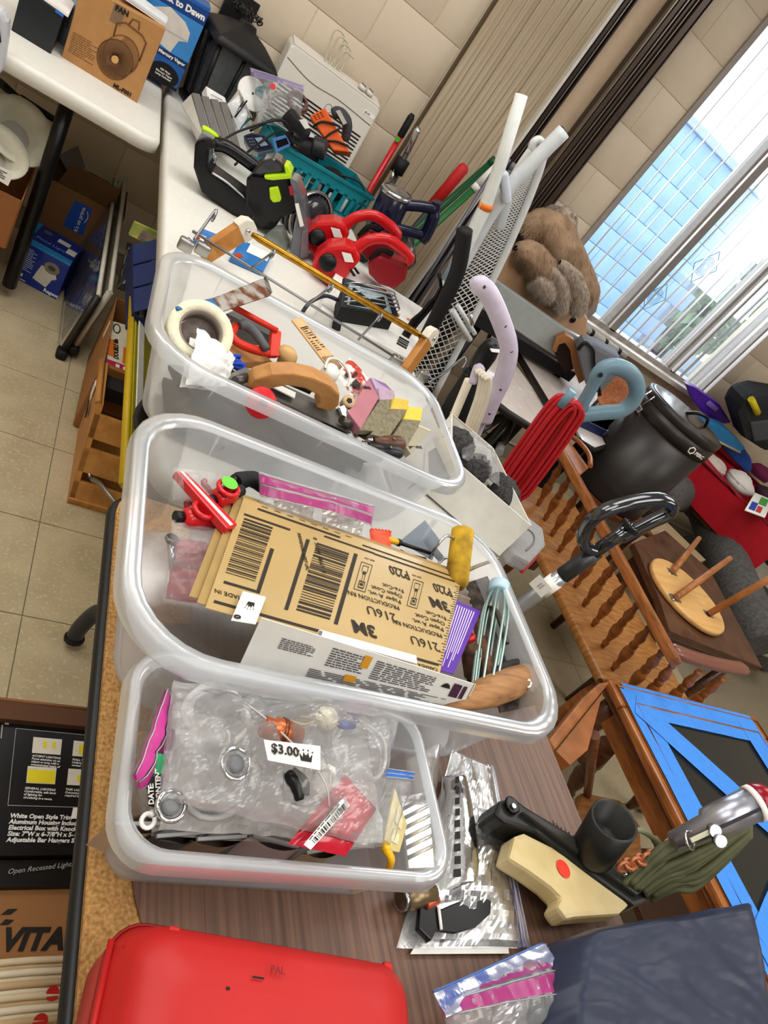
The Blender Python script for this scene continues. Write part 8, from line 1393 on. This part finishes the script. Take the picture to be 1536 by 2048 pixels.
t = T('alphabet_card', 'small card with coloured blue red and green shapes at the right of the tub', 'card', (3.795, 2.344, 0.680)); q = Quad((3.330, 2.053, 0.735), (3.597, 2.107, 0.735), (4.123, 2.476, 0.735), (3.849, 2.420, 0.735)); W(t, 'card', q.slab(.004), PAPER); W(t, 'blue_shape', q.bars([(.1, .1, .4, .5)], .002), mat('2040A8', .5)); W(t, 'red_shape', q.bars([(.45, .1, .7, .4)], .002), mat('C83030', .5)); W(t, 'green_shape', q.bars([(.4, .5, .8, .9)], .002), mat('40A048', .5))
t = T('pink_bottle', 'pink plastic bottle neck standing in the red tub', 'bottle', (5.415, 3.717, 0.680)); a, b = V((4.747, 3.191, 0.700)), V((4.994, 3.492, 0.800)); W(t, 'bottle', MB().tube([a, a.lerp(b, .6), b], [.04, .04, .02], 12), mat('D08898', .4)); W(t, 'cap', MB().tube([b, b+(b-a)*.15], .022, 10), mat('B86878', .4))
t = T('purple_tray', 'bright purple plastic tray leaning below the window sill', 'tray', (3.578, 2.900, 0.912)); o = [V(p) for p in [(3.351, 2.950, 0.924), (3.428, 2.950, 0.937), (3.704, 2.950, 0.936), (3.906, 2.950, 0.888), (3.876, 2.950, 0.860), (3.723, 2.950, 0.827), (3.494, 2.950, 0.871)]]; W(t, 'tray', ex(o, (.02, .06, 0)), mat('4A1C98', .4), bev=.006); W(t, 'handle_slot', MB().rbox((0, 0, 0), (.12, .008, .03), .01, frame((3.656, 2.945, 0.907), o[3]-o[0], (0, 0, 1))), mat('8E70C8', .4))
t = T('blue_board_game', 'thin blue box lying under the purple tray', 'box', (3.727, 2.800, 0.819)); o = [V(p) for p in [(3.493, 2.800, 0.829), (3.739, 2.800, 0.867), (3.990, 2.800, 0.838), (3.996, 2.800, 0.796), (3.783, 2.800, 0.782), (3.578, 2.800, 0.788)]]; W(t, 'box', ex(o, (.02, .1, 0)), mat('2878B0', .4), bev=.003); W(t, 'tan_edge', MB().tube([o[0], o[5], o[4], o[3]], .008, 4), mat('C8B080', .5))
t = T('black_backpack', 'black and grey backpack with yellow strap at the right frame edge', 'backpack', (3.712, 2.700, 0.979)); o = [V(p) for p in [(3.629, 2.750, 0.977), (3.572, 2.750, 1.066), (3.660, 2.750, 1.150), (3.917, 2.750, 1.242), (4.321, 2.750, 1.019), (4.096, 2.750, 0.889), (3.861, 2.750, 0.885)]]; W(t, 'body', ex(o, (.03, .2, 0)), mat('26282A', .8, s=30), bev=.05); W(t, 'yellow_strap', MB().tube([(3.588, 2.740, 1.091), (3.727, 2.740, 1.051)], .02, 6), mat('D0C020', .5)); W(t, 'pocket', ex([V(p) for p in [(3.748, 2.740, 0.984), (3.859, 2.740, 1.060), (4.031, 2.740, 0.976), (3.926, 2.740, 0.904)]], (.01, .03, 0)), mat('4A4C50', .8), bev=.015)
# ================================================================ small pieces go under the part that carries them
flush_texts()
CARRY = {'cap_screw': 'white_cap', 'rod_ring': 'gold_rod', 'bracket_screw': 'bracket', 'knob_pointer': 'knob', 'lens_ring': 'lens', 'printed_crown': 'price_sticker', 'rivet': ('handle', 'grip'),
         'leg_bracket': 'leg', 'clamp_base': 'wire_clamp', 'prongs': 'plug', 'plug': 'cord', 'fine_print': ('price_label', 'price_flag', 'card', 'barcode_sticker', 'price_sticker'), 'printed_grille': 'printed_disc', 'printed_hub': 'printed_disc',
         'lamp_shade_line': 'lamp_picture', 'bulb_picture': 'reflector_picture', 'yellow_light': 'diagram', 'core_dirt': 'core', 'bare_end': 'grip', 'hanging_hole': 'grip', 'end_socket': 'foot', 'screw': 'foot', 'ridge': 'foot', 'slot': 'body',
         'notches': 'blade', 'smile_mark': 'blue_label', 'keypad': 'body', 'screen': 'body', 'vent_holes': 'shell', 'guard_bar': 'bezel', 'guard_wire': 'bezel', 'tube_mouth': 'tube_leg', 'orange_band': 'tube_leg', 'dark_logo_bars': 'page',
         'umbrella_mark': 'page', 'orange_patch': 'page', 'white_windows': 'red_band', 'green_dot': ('jaw_body', 'shaft', 'card'), 'white_strip': 'bar', 'seam': 'shell', 'latch_tab': 'shell', 'hinge_tab': 'shell', 'corner_rib': 'shell', 'scuff_marks': 'shell'}
def mid(o): return sum((V(c) for c in o.bound_box), V())/8
for th in [o for o in COL.objects if o.type == 'EMPTY' and 'category' in o]:
    kids = [o for o in COL.objects if o.parent == th]
    for o in kids:
        want = CARRY.get(o.name.split('.')[0])
        if not want or o.location.length > 1e-6: continue
        c = [k for k in kids if k.name.split('.')[0] in ((want,) if isinstance(want, str) else want) and k is not o and k.location.length < 1e-6 and k.parent == th]
        if c and not any(g.parent == o for g in kids): o.parent = min(c, key=lambda k: (mid(k)-mid(o)).length)
# repeats of a kind share a group
fam = {}
for o in COL.objects:
    if o.parent is None and 'category' in o: fam.setdefault(o.name.split('.')[0], []).append(o)
for k, L in fam.items():
    if len(L) > 1:
        for o in L:
            if 'group' not in o: o['group'] = k.replace('_', ' ')+'s of the rummage sale'
